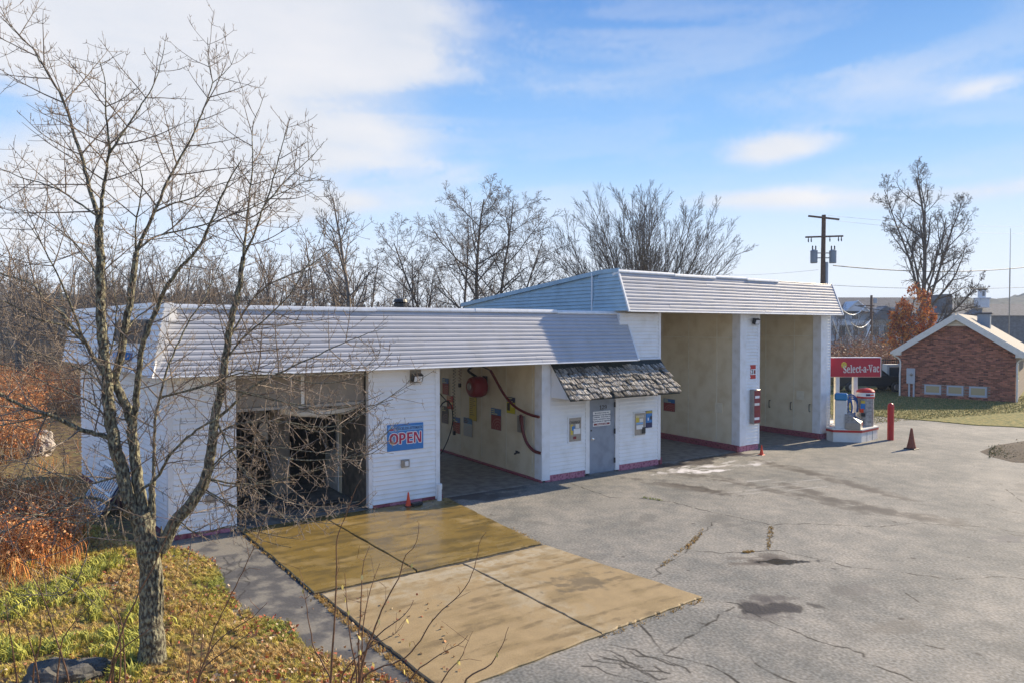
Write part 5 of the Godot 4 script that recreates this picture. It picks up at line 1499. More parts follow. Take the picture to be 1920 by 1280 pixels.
func build_near_tree() -> void:
	rng.seed = 1234
	var o := thing("bare_tree", "large leafless tree with lichen-covered trunk in the near grass", "tree", gnd(285, 1250))
	var inv := Transform3D(Basis(), -o.position)
	# limbs: pixels, depth offset at both ends, radius at both ends, lift, twig reach
	var L := [
		[[[285, 1262], [284, 1200], [283, 1130], [281, 1070], [276, 1020], [268, 985], [262, 965]], 0.0, 0.0, 0.130, 0.112, 0.0, 0.0],
		[[[268, 1000], [247, 950], [229, 885], [216, 832], [206, 790], [203, 740], [196, 680], [190, 600], [187, 500], [186, 425], [187, 412]], 0.0, -0.15, 0.080, 0.042, 0.28, 0.6],
		[[[187, 415], [168, 359], [156, 305], [137, 250], [121, 195], [98, 152], [74, 113], [59, 90], [23, 55], [-4, 28]], -0.15, 0.5, 0.036, 0.005, 0.3, 0.75],
		[[[187, 415], [191, 371], [201, 305], [205, 273], [199, 219], [195, 145], [184, 108]], -0.15, -0.7, 0.032, 0.004, 0.3, 0.7],
		[[[203, 290], [227, 254], [250, 219], [270, 188], [289, 156], [301, 117], [308, 90]], -0.4, -0.1, 0.018, 0.004, 0.3, 0.55],
		[[[187, 408], [156, 388], [121, 363], [78, 344], [30, 330], [-20, 305]], -0.15, 0.6, 0.018, 0.005, 0.25, 0.6],
		[[[278, 1000], [266, 946], [258, 899], [251, 841], [246, 794], [235, 759], [220, 728], [216, 705], [225, 676], [231, 637], [239, 587], [247, 531], [251, 490], [255, 474]], 0.05, 0.25, 0.072, 0.032, 0.28, 0.6],
		[[[255, 474], [266, 449], [289, 398], [312, 344], [332, 305], [359, 258], [375, 219], [391, 176], [398, 156], [390, 117], [389, 70]], 0.25, 0.7, 0.031, 0.004, 0.3, 0.7],
		[[[398, 156], [415, 142], [430, 125], [446, 92]], 0.7, 0.6, 0.008, 0.003, 0.3, 0.4],
		[[[258, 468], [289, 444], [332, 434], [391, 418], [469, 391], [547, 352], [598, 330]], 0.25, -0.6, 0.019, 0.004, 0.2, 0.6],
		[[[254, 474], [254, 414], [266, 352], [258, 305], [234, 254], [232, 225]], 0.25, -0.3, 0.018, 0.004, 0.3, 0.55],
		[[[289, 398], [332, 379], [363, 371], [391, 352], [449, 332], [484, 310]], 0.35, 1.1, 0.016, 0.004, 0.25, 0.5],
		[[[246, 795], [253, 769], [256, 735], [259, 700], [266, 653], [275, 625], [297, 569], [312, 537], [341, 500], [375, 461], [395, 414], [422, 352], [438, 322], [452, 300]], 0.1, -0.9, 0.042, 0.005, 0.28, 0.65],
		[[[300, 1030], [311, 1012], [328, 974], [353, 950], [375, 917], [389, 885], [397, 837], [403, 787], [416, 719], [422, 675], [431, 612], [444, 562], [453, 500], [456, 482]], 0.0, 0.1, 0.078, 0.027, 0.28, 0.6],
		[[[456, 482], [461, 430], [467, 371], [473, 305], [473, 242], [484, 207], [497, 174]], 0.1, 0.4, 0.024, 0.004, 0.3, 0.6],
		[[[456, 482], [477, 437], [492, 391], [508, 352], [523, 289], [535, 254], [544, 220]], 0.1, -0.4, 0.023, 0.004, 0.3, 0.6],
		[[[492, 391], [523, 352], [555, 320], [586, 293], [607, 266]], -0.1, 0.2, 0.013, 0.004, 0.3, 0.5],
		[[[404, 787], [437, 759], [462, 731], [520, 700], [590, 668], [650, 640], [720, 615]], 0.1, 0.8, 0.026, 0.004, 0.16, 0.75],
		[[[422, 675], [450, 640], [480, 612], [540, 555], [590, 470], [610, 420]], 0.1, -0.6, 0.018, 0.004, 0.25, 0.6],
		[[[428, 640], [470, 565], [520, 525], [570, 505], [640, 450], [660, 415]], 0.1, 0.9, 0.020, 0.004, 0.2, 0.6],
		[[[216, 822], [176, 812], [150, 805], [122, 791], [94, 777], [61, 769], [33, 756], [0, 737], [-40, 715]], 0.0, -0.6, 0.040, 0.020, 0.2, 0.8],
		[[[94, 777], [40, 790], [-20, 800]], -0.3, 0.2, 0.016, 0.008, 0.2, 0.6],
		[[[200, 715], [194, 700], [175, 669], [153, 631], [137, 616], [109, 581], [78, 559], [62, 534], [0, 512], [-30, 495]], 0.0, 0.9, 0.038, 0.012, 0.2, 0.8],
		[[[153, 631], [137, 584], [119, 541], [100, 500], [60, 430], [20, 390]], 0.25, -0.3, 0.022, 0.005, 0.25, 0.7],
		[[[165, 650], [120, 610], [70, 600], [20, 570], [-30, 560]], 0.2, -0.9, 0.020, 0.006, 0.2, 0.7],
		[[[189, 540], [160, 480], [110, 430], [60, 400], [10, 390]], 0.0, 1.0, 0.016, 0.004, 0.25, 0.65],
		[[[240, 965], [225, 955], [187, 937], [150, 932], [117, 951], [82, 962], [30, 985], [-20, 1010]], 0.0, -0.7, 0.030, 0.008, 0.0, 0.7],
		[[[232, 905], [215, 934], [200, 962], [164, 979], [117, 976], [70, 965], [20, 962], [-20, 970]], 0.0, -1.1, 0.019, 0.006, 0.05, 0.55],
		[[[164, 979], [165, 1022], [150, 1072], [122, 1110], [75, 1116], [25, 1112], [0, 1100]], -0.7, -1.0, 0.012, 0.004, 0.1, 0.45],
		[[[229, 890], [170, 905], [110, 890], [60, 870], [0, 860]], 0.0, 0.8, 0.018, 0.006, 0.1, 0.6],
		[[[287, 905], [287, 875], [291, 781], [300, 744], [312, 694], [328, 656], [353, 603], [381, 562], [400, 519], [425, 460]], 0.05, 0.7, 0.030, 0.005, 0.28, 0.6],
		[[[283, 985], [284, 940], [287, 900]], 0.05, 0.05, 0.05, 0.032, 0.0, 0.0],
		[[[262, 920], [297, 890], [319, 850], [344, 825], [369, 806], [406, 784]], -0.05, -0.5, 0.026, 0.016, 0.2, 0.5],
		[[[300, 744], [340, 735], [400, 715], [450, 700], [520, 705], [600, 718], [690, 700], [735, 660]], 0.2, -0.9, 0.018, 0.004, 0.12, 0.6],
		[[[391, 880], [440, 838], [500, 845], [560, 862], [640, 858], [700, 848], [738, 815]], 0.05, -0.8, 0.016, 0.004, 0.10, 0.6],
		[[[385, 895], [430, 905], [500, 905], [570, 885], [640, 870], [700, 835], [745, 790]], 0.05, 0.9, 0.017, 0.004, 0.10, 0.6],
		[[[378, 912], [420, 940], [470, 960], [540, 972], [620, 965], [690, 945]], 0.05, -0.3, 0.015, 0.004, 0.10, 0.5],
		[[[400, 820], [440, 795], [520, 790], [620, 800], [690, 770], [760, 720], [780, 690]], 0.1, 0.3, 0.017, 0.004, 0.14, 0.6],
		[[[416, 722], [450, 735], [520, 750], [600, 765], [660, 760], [720, 735]], 0.1, -1.2, 0.015, 0.004, 0.12, 0.55],
		[[[405, 790], [450, 870], [500, 920], [560, 945], [630, 955]], 0.1, -1.0, 0.014, 0.004, 0.15, 0.5],
		[[[330, 970], [370, 1000], [430, 985], [500, 1000], [560, 1010]], 0.0, -0.9, 0.012, 0.004, 0.12, 0.4],
		[[[216, 835], [190, 770], [150, 745], [90, 720], [30, 690], [-20, 680]], 0.0, 0.3, 0.018, 0.005, 0.15, 0.6],
		[[[203, 740], [170, 700], [120, 680], [60, 660], [0, 650]], 0.0, 1.2, 0.016, 0.005, 0.2, 0.6],
		[[[231, 640], [250, 600], [300, 560], [340, 480], [350, 420]], 0.2, 1.0, 0.014, 0.004, 0.28, 0.5],
		[[[197, 690], [215, 620], [216, 560], [210, 500], [225, 430]], 0.0, 0.6, 0.014, 0.004, 0.28, 0.45],
	]
	# the web of low shoots that hangs across the dark bay
	for i in range(33, 41):
		for c in 1:
			var q: Array = L[i].duplicate(true)
			var sh := rng.randf_range(-30, 34)
			for j in q[0].size():
				q[0][j][1] += sh * j / q[0].size() + rng.randf_range(-7, 7)
				q[0][j][0] += rng.randf_range(-6, 6) * j
			q[2] += rng.randf_range(-0.8, 0.8)
			q[3] *= 0.7
			q[6] *= 0.55
			L.append(q)
	var big := MB.new()
	var small := MB.new()
	var k := 0
	for q in L:
		var p := limb(q[0], q[1], q[2])
		var n := p.size()
		var rad := PackedFloat32Array()
		for i in n:
			if i > 0 and i < n - 1: p[i] += Vector3(rng.randf_range(-1, 1), rng.randf_range(-1, 1), rng.randf_range(-1, 1)) * (0.006 + minf(q[4], 0.05) * 0.14)
			var r := lerpf(q[3], q[4], pow(i / float(n - 1), 0.8)) * (1.0 if q[3] > 0.04 else 0.74)
			if k == 0:
				r *= 1.0 + 0.55 * pow(1.0 - i / float(n - 1), 9.0)
				if i < 2: r *= 1.05
			rad.append(r)
		big.tube(p, rad, 14 if k == 0 else (9 if q[3] > 0.03 else 6), true)
		if q[6] > 0.0: twigs(small, p, q[3], q[4], 0.12 if q[3] > 0.03 else 0.05, 0.19, q[6] * (1.55 if k < 33 or k == 42 else 1.15), 0, q[5])
		k += 1
	# knots and ridges so that the trunk is not a plain pipe
	for i in 26:
		var v := rng.randf_range(1010, 1245)
		var c := at(283 + (v - 1130) * 0.01, v, NEAR_TREE)
		var a := rng.randf() * TAU
		var w := Vector3(cos(a), 0, sin(a)) * 0.116
		var hh := rng.randf_range(0.12, 0.4)
		big.tube(PackedVector3Array([c + w * 0.97 - Vector3(0, hh / 2, 0), c + w * 1.01, c + w * 0.97 + Vector3(rng.randf_range(-.02, .02), hh / 2, 0)]), PackedFloat32Array([0.006, rng.randf_range(0.014, 0.028), 0.006]), 6)
	put(o, "trunk", big, M.bark, inv)
	put(o, "crown", small, M.twig, inv)

func whip_shrub(called: String, label: String, stems: Array, depth: float, leafy: int, r0 := 0.0135) -> void:
	var base := gnd(stems[0][0][0], 1290.0)
	var o := thing(called, label, "shrub", Vector3(base.x, 0, base.z))
	var inv := Transform3D(Basis(), -o.position)
	var b := MB.new()
	var ends := []
	for s in stems:
		var pts := []
		var m: int = s.size()
		var off := rng.randf_range(-0.5, 0.5)
		var first := at(s[0][0], s[0][1], depth + off * 0.3)
		pts.append(Vector3(first.x + rng.randf_range(-.05, .05), 0.0, first.z))      # down to the soil
		for i in m: pts.append(at(s[i][0], s[i][1], depth + off * (0.3 + 0.7 * i / m)))
		var c := curve(pts, m * 4)
		var rad := PackedFloat32Array()
		var rr := r0 * rng.randf_range(0.7, 1.1)
		for i in c.size():
			if i > 1: c[i] += Vector3(rng.randf_range(-1, 1), rng.randf_range(-1, 1), rng.randf_range(-1, 1)) * 0.006
			rad.append(lerpf(rr, 0.0026, i / float(c.size() - 1)))
		b.tube(c, rad, 6)
		for k in 7:
			var i := rng.randi_range(c.size() / 3, c.size() - 1)
			var d := Vector3(rng.randf_range(-1, 1), rng.randf_range(0.0, 1.0), rng.randf_range(-1, 1)).normalized()
			var l := rng.randf_range(0.03, 0.32) if rng.randf() < 0.5 else rng.randf_range(0.01, 0.03)
			var tw := PackedVector3Array([c[i], c[i] + d * l * 0.5, c[i] + (d + Vector3(rng.randf_range(-.5, .5), rng.randf_range(-.3, .5), rng.randf_range(-.5, .5))) * l])
			b.tube(tw, PackedFloat32Array([0.003, 0.0026, 0.0018]), 3)
			ends.append(tw[2])
	put(o, "stems", b, M.whip, inv)
	for k in mini(leafy, ends.size()):
		var lf := MB.new()
		for seg in 4:
			var w0: float = [0.0, 0.011, 0.013, 0.008][seg]
			var w1: float = [0.011, 0.013, 0.008, 0.0][seg]
			var y0 := -seg * 0.014
			lf.quad(Vector3(-w0, y0, 0.004 * seg), Vector3(w0, y0, 0.004 * seg), Vector3(w1, y0 - 0.014, 0.004 * seg + 0.004), Vector3(-w1, y0 - 0.014, 0.004 * seg + 0.004))
		var e: Vector3 = ends[rng.randi() % ends.size()]
		put(o, "leaf", lf, M.leaf_yellow, inv * Transform3D(Basis(Vector3.UP, rng.randf() * TAU) * Basis(Vector3.RIGHT, rng.randf_range(-0.5, 0.5)), e))

# low brush: many stems with fine twigs and a few dry leaves
func brush_mesh(sd: int, h: float, w: float, stems: int, leafy: int) -> Array:
	rng.seed = sd
	var b := MB.new()
	var tips := []
	var P := [[5, 0.14, 0.03, 5, 42.0, 0.55, 0.25, 4, 0.4], [4, 0.16, 0.05, 4, 45.0, 0.6, 0.2, 3, 0.5], [3, 0.2, 0.05, 0, 40.0, 0.5, 0.2, 3, 0.6]]
	for s in stems:
		var a := rng.randf() * TAU
		var rr := sqrt(rng.randf()) * w * 0.35
		var d := Vector3(cos(a) * rng.randf_range(0.1, 0.55), 1.0, sin(a) * rng.randf_range(0.1, 0.55)).normalized()
		grow(b, Vector3(cos(a) * rr, -0.05, sin(a) * rr), d, h * rng.randf_range(0.6, 1.05), 0.016, 0, P, tips, 0.004)
	return [b.mesh(), tips]

func scatter_grass(label: String, called: String, count: int, place: Callable, h0: float, h1: float, colour: Callable, wide := 0.06) -> void:
	var b := MB.new()       # a tuft of six bent blades
	var r2 := RandomNumberGenerator.new()
	r2.seed = 3
	for k in 6:
		var a := r2.randf() * TAU
		var d := Vector3(cos(a), 0, sin(a))
		var s := Vector3(-sin(a), 0, cos(a)) * wide
		var o := Vector3(r2.randf_range(-0.3, 0.3), 0, r2.randf_range(-0.3, 0.3))
		var h := r2.randf_range(0.6, 1.0)
		var lean := r2.randf_range(0.15, 0.75)
		var p1 := o + Vector3(0, h * 0.55, 0) + d * lean * 0.25
		var p2 := o + Vector3(0, h * (1.0 - lean * 0.3), 0) + d * lean
		b.quad(o - s, o + s, p1 + s * 0.75, p1 - s * 0.75)
		b.tri(p1 - s * 0.75, p1 + s * 0.75, p2)
	var ms := b.mesh()
	var tf := []
	var cs := []
	for i in count:
		var p: Vector3 = place.call()
		if p.y < -5.0: continue
		var h := rng.randf_range(h0, h1)
		tf.append(Transform3D(Basis(Vector3.UP, rng.randf() * TAU).scaled(Vector3(h * 0.7, h, h * 0.7)), p))
		cs.append(colour.call(p))
	var mm := MultiMesh.new()
	mm.transform_format = MultiMesh.TRANSFORM_3D
	mm.use_colors = true
	mm.mesh = ms
	mm.instance_count = tf.size()
	for i in tf.size():
		mm.set_instance_transform(i, tf[i])
		mm.set_instance_color(i, cs[i])
	var o := MultiMeshInstance3D.new()
	o.name = numbered(called)
	o.multimesh = mm
	o.material_override = M.blade
	add_child(o)
	tag(o, label, "grass", "", "stuff")

func build_plants() -> void:
	build_near_tree()
	print("near tree ", Time.get_ticks_msec())
	rng.seed = 77
	# thin saplings in the very front
	whip_shrub("sapling", "thin brown sapling with a few yellow leaves in front of the concrete slabs", [
		[[619, 1272], [630, 1099], [633, 1005], [650, 961], [662, 927], [676, 897]], [[675, 1264], [712, 1152], [747, 1083], [759, 1042], [778, 1024], [786, 980]],
		[[672, 1255], [680, 1067], [692, 1024]], [[678, 1200], [694, 1108], [712, 1056]], [[669, 1267], [656, 1192], [647, 1074]], [[619, 1274], [587, 1208], [572, 1117], [567, 1090]],
		[[681, 1270], [759, 1233], [800, 1180], [822, 1149], [869, 1105], [891, 1055], [900, 1014], [912, 996]], [[769, 1274], [819, 1230], [862, 1208], [876, 1192]],
		[[828, 1277], [862, 1236], [877, 1200]], [[872, 1277], [916, 1249], [941, 1211], [953, 1175]], [[660, 1270], [700, 1200], [760, 1150], [775, 1125]], [[640, 1270], [690, 1215], [742, 1188]]], 6.9, 30)
	whip_shrub("sapling", "thin reddish sapling leaning right between the tree trunk and the asphalt strip", [
		[[372, 1277], [384, 1239], [403, 1177], [428, 1124], [456, 1067], [478, 1017], [497, 970], [520, 940]], [[375, 1255], [383, 1161], [391, 1108]], [[372, 1270], [410, 1200], [470, 1160], [500, 1130]], [[376, 1262], [430, 1215], [478, 1178]], [[352, 1277], [362, 1200], [372, 1130]]], 6.7, 0, 0.012)
	whip_shrub("sapling", "thin brown sapling crossing in front of the tree trunk", [
		[[203, 1277], [231, 1177], [259, 1114], [281, 1074], [309, 1011], [325, 974], [338, 925]], [[225, 1200], [212, 1155], [187, 1117], [166, 1083]], [[215, 1240], [250, 1200], [300, 1165]], [[230, 1180], [215, 1130], [225, 1080], [240, 1040]]], 6.7, 0, 0.013)
	whip_shrub("sapling", "thin brown sapling leaning left at the left edge of the grass", [
		[[128, 1277], [97, 1177], [78, 1114], [41, 1049], [6, 987]], [[72, 1277], [41, 1161], [0, 1127]], [[110, 1230], [135, 1170], [175, 1130]], [[30, 1280], [20, 1200], [8, 1120]], [[60, 1280], [75, 1200], [70, 1120]]], 6.6, 0, 0.013)
	# boulders
	boulder("boulder", "dark grey boulder half hidden behind saplings at the bottom edge", gnd(112, 1296), Vector3(0.40, 0.24, 0.34), M.rock, 5)
	boulder("boulder", "pale boulder among the rust coloured weeds", at(76, 838, 21.0) * Vector3(1, 0, 1) + Vector3(0, 0.25, 0), Vector3(0.34, 0.42, 0.32), M.pale_rock, 6)
	# rust coloured brush beside the building
	var br := []
	for k in 4: br.append(brush_mesh(200 + k, 1.5, 1.6, 10, 1))
	rng.seed = 300
	var rust := [Color(0.62, 0.22, 0.06), Color(0.66, 0.29, 0.09), Color(0.50, 0.16, 0.05), Color(0.66, 0.36, 0.15), Color(0.54, 0.32, 0.15)]
	var first := []
	for k in 4:
		var o := thing("rust_shrub", "twiggy rust brown shrub in the weeds left of the car wash", "shrub", Vector3.ZERO, "rust brown shrubs left of the car wash")
		inst(o, "stems", br[k][0], M.rust_stem)
		leaf_cloud(o, "dry_leaves", br[k][1].slice(0, 520), 0.045, rust, 0.09, 2)
		first.append(o)
	var spots := []
	for row in [[1092, -50, 30, 4], [1072, -50, 70, 6], [1055, -40, 95, 6], [1035, -30, 115, 6], [865, -10, 40, 4], [800, -10, 70, 5], [768, -10, 172, 14], [745, -10, 172, 14], [722, -10, 172, 14], [835, -20, 30, 3]]:
		for k in row[3]:
			var u := lerpf(row[1], row[2], (k + rng.randf() * 0.8) / row[3])
			var p := gnd(u, row[0] + rng.randf_range(-8, 8))
			spots.append(p)
	for k in spots.size():
		var o: Node3D = first[k] if k < 4 else dup(first[k % 4], Vector3.ZERO, 0, "rust_shrub", "")
		o.position = spots[k] + Vector3(0, verge_y(spots[k].x, spots[k].z), 0)
		o.rotation.y = rng.randf() * TAU
		var far := clampf((-spots[k].z - 10.0) / 20.0, 0.0, 1.0)
		o.scale = Vector3.ONE * rng.randf_range(0.5, 0.8) * lerpf(0.75, 1.35, far)
	print("brush ", Time.get_ticks_msec())
	build_woods()
	print("woods ", Time.get_ticks_msec())
	# grass and fallen leaves on the near verge
	rng.seed = 500
	var pn := FastNoiseLite.new()
	pn.seed = 44
	pn.frequency = 0.55
	var green := func(p: Vector3) -> Color:
		var v := pn.get_noise_2d(p.x, p.z) + rng.randf_range(-0.22, 0.22)
		var k := rng.randf_range(0.75, 1.25)
		if v > 0.38: return Color(0.33, 0.34, 0.06) * k
		if v > -0.10: return Color(0.50, 0.41, 0.08) * k
		return Color(0.54, 0.37, 0.13) * k
	var on_verge := func() -> Vector3:
		var z := -rng.randf_range(3.0, 15.5)
		if rng.randf() < 0.25: z = -rng.randf_range(6.0, 14.0)
		var d := pow(rng.randf(), 1.5) * 6.5 - 0.10 * rng.randf()
		var x := verge_x(z) - d
		if z < -13.6 and d < 0.5: return Vector3(0, -9, 0)
		if pn.get_noise_2d(x * 1.7 + 40.0, z * 1.7) < -0.28 and rng.randf() < 0.7: return Vector3(0, -9, 0)
		return Vector3(x, verge_y(x, z) - 0.01, z)
	scatter_grass("short green and straw yellow grass on the near verge", "verge_grass", 46000, on_verge, 0.05, 0.13, green)
	var long_grass := func() -> Vector3:
		var z := -rng.randf_range(8.5, 13.2)
		var x := verge_x(z) - rng.randf_range(0.6, 3.0)
		if pn.get_noise_2d(x, z) < 0.12: return Vector3(0, -9, 0)
		return Vector3(x, verge_y(x, z) - 0.01, z)
	scatter_grass("longer bright green grass behind the tree trunk", "long_grass", 3000, long_grass, 0.12, 0.26, func(_p): return Color(0.40, 0.40, 0.075) * rng.randf_range(0.7, 1.3))
	var weeds := func() -> Vector3:
		var z := -rng.randf_range(15.0, 34.0)
		var x := -rng.randf_range(0.5, 16.0) - (z + 15.0) * -0.1
		return Vector3(x, verge_y(x, z) - 0.01, z)
	scatter_grass("straw yellow and rust field grass left of the car wash", "field_grass", 26000, weeds, 0.12, 0.34, func(p): return (Color(0.62, 0.48, 0.17) if pn.get_noise_2d(p.x * 0.6, p.z * 0.6) > -0.15 else Color(0.52, 0.22, 0.07)) * rng.randf_range(0.7, 1.2))
	var tall_weeds := func() -> Vector3:
		var u := rng.randf_range(-60, 150)
		var p := gnd(u, 1020.0 + rng.randfn(0, 42) - u * 0.2)
		return Vector3(p.x, verge_y(p.x, p.z) - 0.01, p.z)
	scatter_grass("tall orange dry weeds at the left edge beside the shaded wall", "tall_weeds", 1500, tall_weeds, 0.15, 0.75, func(_p): return (Color(0.62, 0.24, 0.06) if rng.randf() < 0.7 else Color(0.66, 0.44, 0.18)) * rng.randf_range(0.7, 1.3), 0.014)
	# weeds in joints and cracks
	var lines := [[[590, 1112], [455, 1003]], [[592, 1115], [640, 1160]], [[640, 1160], [725, 1230]], [[725, 1230], [800, 1290]], [[1309, 1007], [1240, 1062]], [[1320, 990], [1290, 1028]], [[1205, 932], [1240, 938]], [[1447, 985], [1440, 1030]], [[1015, 1022], [960, 990]], [[1322, 1124], [1130, 1196]], [[1395, 1036], [1410, 1034]]]
	var crack := func() -> Vector3:
		var q: Array = lines[rng.randi() % lines.size()] if rng.randf() < 0.55 else lines[rng.randi() % 4]
		var t := rng.randf()
		if absf(sin(t * 17.0)) < 0.45: return Vector3(0, -9, 0)
		var p := gnd(lerpf(q[0][0], q[1][0], t), lerpf(q[0][1], q[1][1], t))
		return p + Vector3(rng.randf_range(-0.05, 0.05), 0.0, rng.randf_range(-0.04, 0.04))
	scatter_grass("straw coloured weeds in the joints and cracks of the paving", "joint_weeds", 2600, crack, 0.02, 0.06, func(p): return (Color(0.30, 0.34, 0.04) if p.x > 11.0 and p.z < -11.0 else Color(0.50, 0.32, 0.09)) * rng.randf_range(0.7, 1.2))
	var lawn_at := func() -> Vector3: return Vector3(rng.randf_range(28.0, 46.0), 0.028, rng.randf_range(-24.0, -12.0))
	scatter_grass("short mown grass of the lawn before the brick house", "lawn_grass", 26000, func():
		var p: Vector3 = lawn_at.call()
		var e := gnd(1640, 783)
		return p if p.z < -14.0 + (p.x - 30.0) * 0.20 - 0.6 and p.x > e.x - 6.0 else Vector3(0, -9, 0), 0.05, 0.10, func(_p): return (Color(0.15, 0.17, 0.045) if rng.randf() < 0.55 else Color(0.36, 0.29, 0.11)) * rng.randf_range(0.7, 1.2))
	var edge := func() -> Vector3:
		var p := gnd(rng.randf_range(1855, 2000), 846.0 + rng.randfn(0.0, 6.0))
		return p
	scatter_grass("dry weeds on the earth patch at the right edge", "patch_weeds", 900, edge, 0.04, 0.12, func(_p): return (Color(0.24, 0.19, 0.06) if rng.randf() < 0.6 else Color(0.12, 0.14, 0.04)) * rng.randf_range(0.6, 1.2))
	var leaves := []
	for k in 15000:
		var z := -rng.randf_range(3.5, 13.5) if k % 2 == 0 else -rng.randf_range(5.5, 9.0)
		var x := verge_x(z) + 0.12 - pow(rng.randf(), 1.3) * 6.0
		if pn.get_noise_2d(x * 0.8 + 9.0, z * 0.8) < rng.randf_range(-0.35, 0.35): continue
		leaves.append(Vector3(x, maxf(verge_y(x, z), 0.0) + rng.randf_range(0.015, 0.07), z))
	for k in 60:
		leaves.append(gnd(rng.randf_range(560, 860), rng.randf_range(1120, 1270)) + Vector3(0, 0.045, 0))
	leaf_cloud(self, numbered("fallen_leaves"), leaves, 0.034, [Color(0.30, 0.09, 0.035), Color(0.42, 0.20, 0.08), Color(0.50, 0.34, 0.18), Color(0.24, 0.12, 0.06), Color(0.46, 0.11, 0.05), Color(0.56, 0.44, 0.30)], 0.012, 1)
	tag(get_child(get_child_count() - 1), "fallen red and brown leaves scattered over the near grass", "leaves", "", "stuff")
	# earth patch at the right edge
	var ep := MB.new()
	var c := Vector3.ZERO
	var ring := []
	for uv in [[1838, 846], [1870, 834], [1960, 820], [2100, 812], [2140, 850], [2000, 872], [1900, 866], [1860, 856]]:
		var p := gnd(uv[0], uv[1])
		ring.append(p)
		c += p / 8.0
	for k in 8:
		var p: Vector3 = ring[k]
		var q: Vector3 = ring[(k + 1) % 8]
		ep.tri(c + Vector3(0, 0.12, 0), p + Vector3(0, 0.004, 0), q + Vector3(0, 0.004, 0))
	struct("earth_patch", ep, M.soil)

func boulder(called: String, label: String, p: Vector3, s: Vector3, m: Material, sd: int) -> void:
	var f := FastNoiseLite.new()
	f.seed = sd
	f.frequency = 0.8
	f.fractal_octaves = 4
	var b := MB.new()
	var n := 26
	for j in n + 1:
		for i in n:
			var th := PI * j / n
			var ph := TAU * i / n
			var d := Vector3(sin(th) * cos(ph), cos(th), sin(th) * sin(ph))
			var r := 1.0 + f.get_noise_3dv(d * 1.4) * 0.55
			b.v.append(d * s * r)
			b.n.append((d / s).normalized())
	for j in n:
		for i in n:
			var a := j * n + i
			var e := j * n + (i + 1) % n
			for q in [a, e, a + n, e, e + n, a + n]: b.idx.append(q)
	b.n.clear()
	var o := inst(self, numbered(called), b.mesh(), m, Transform3D(Basis(), p + Vector3(0, s.y * 0.35, 0)))
	tag(o, label, "boulder")

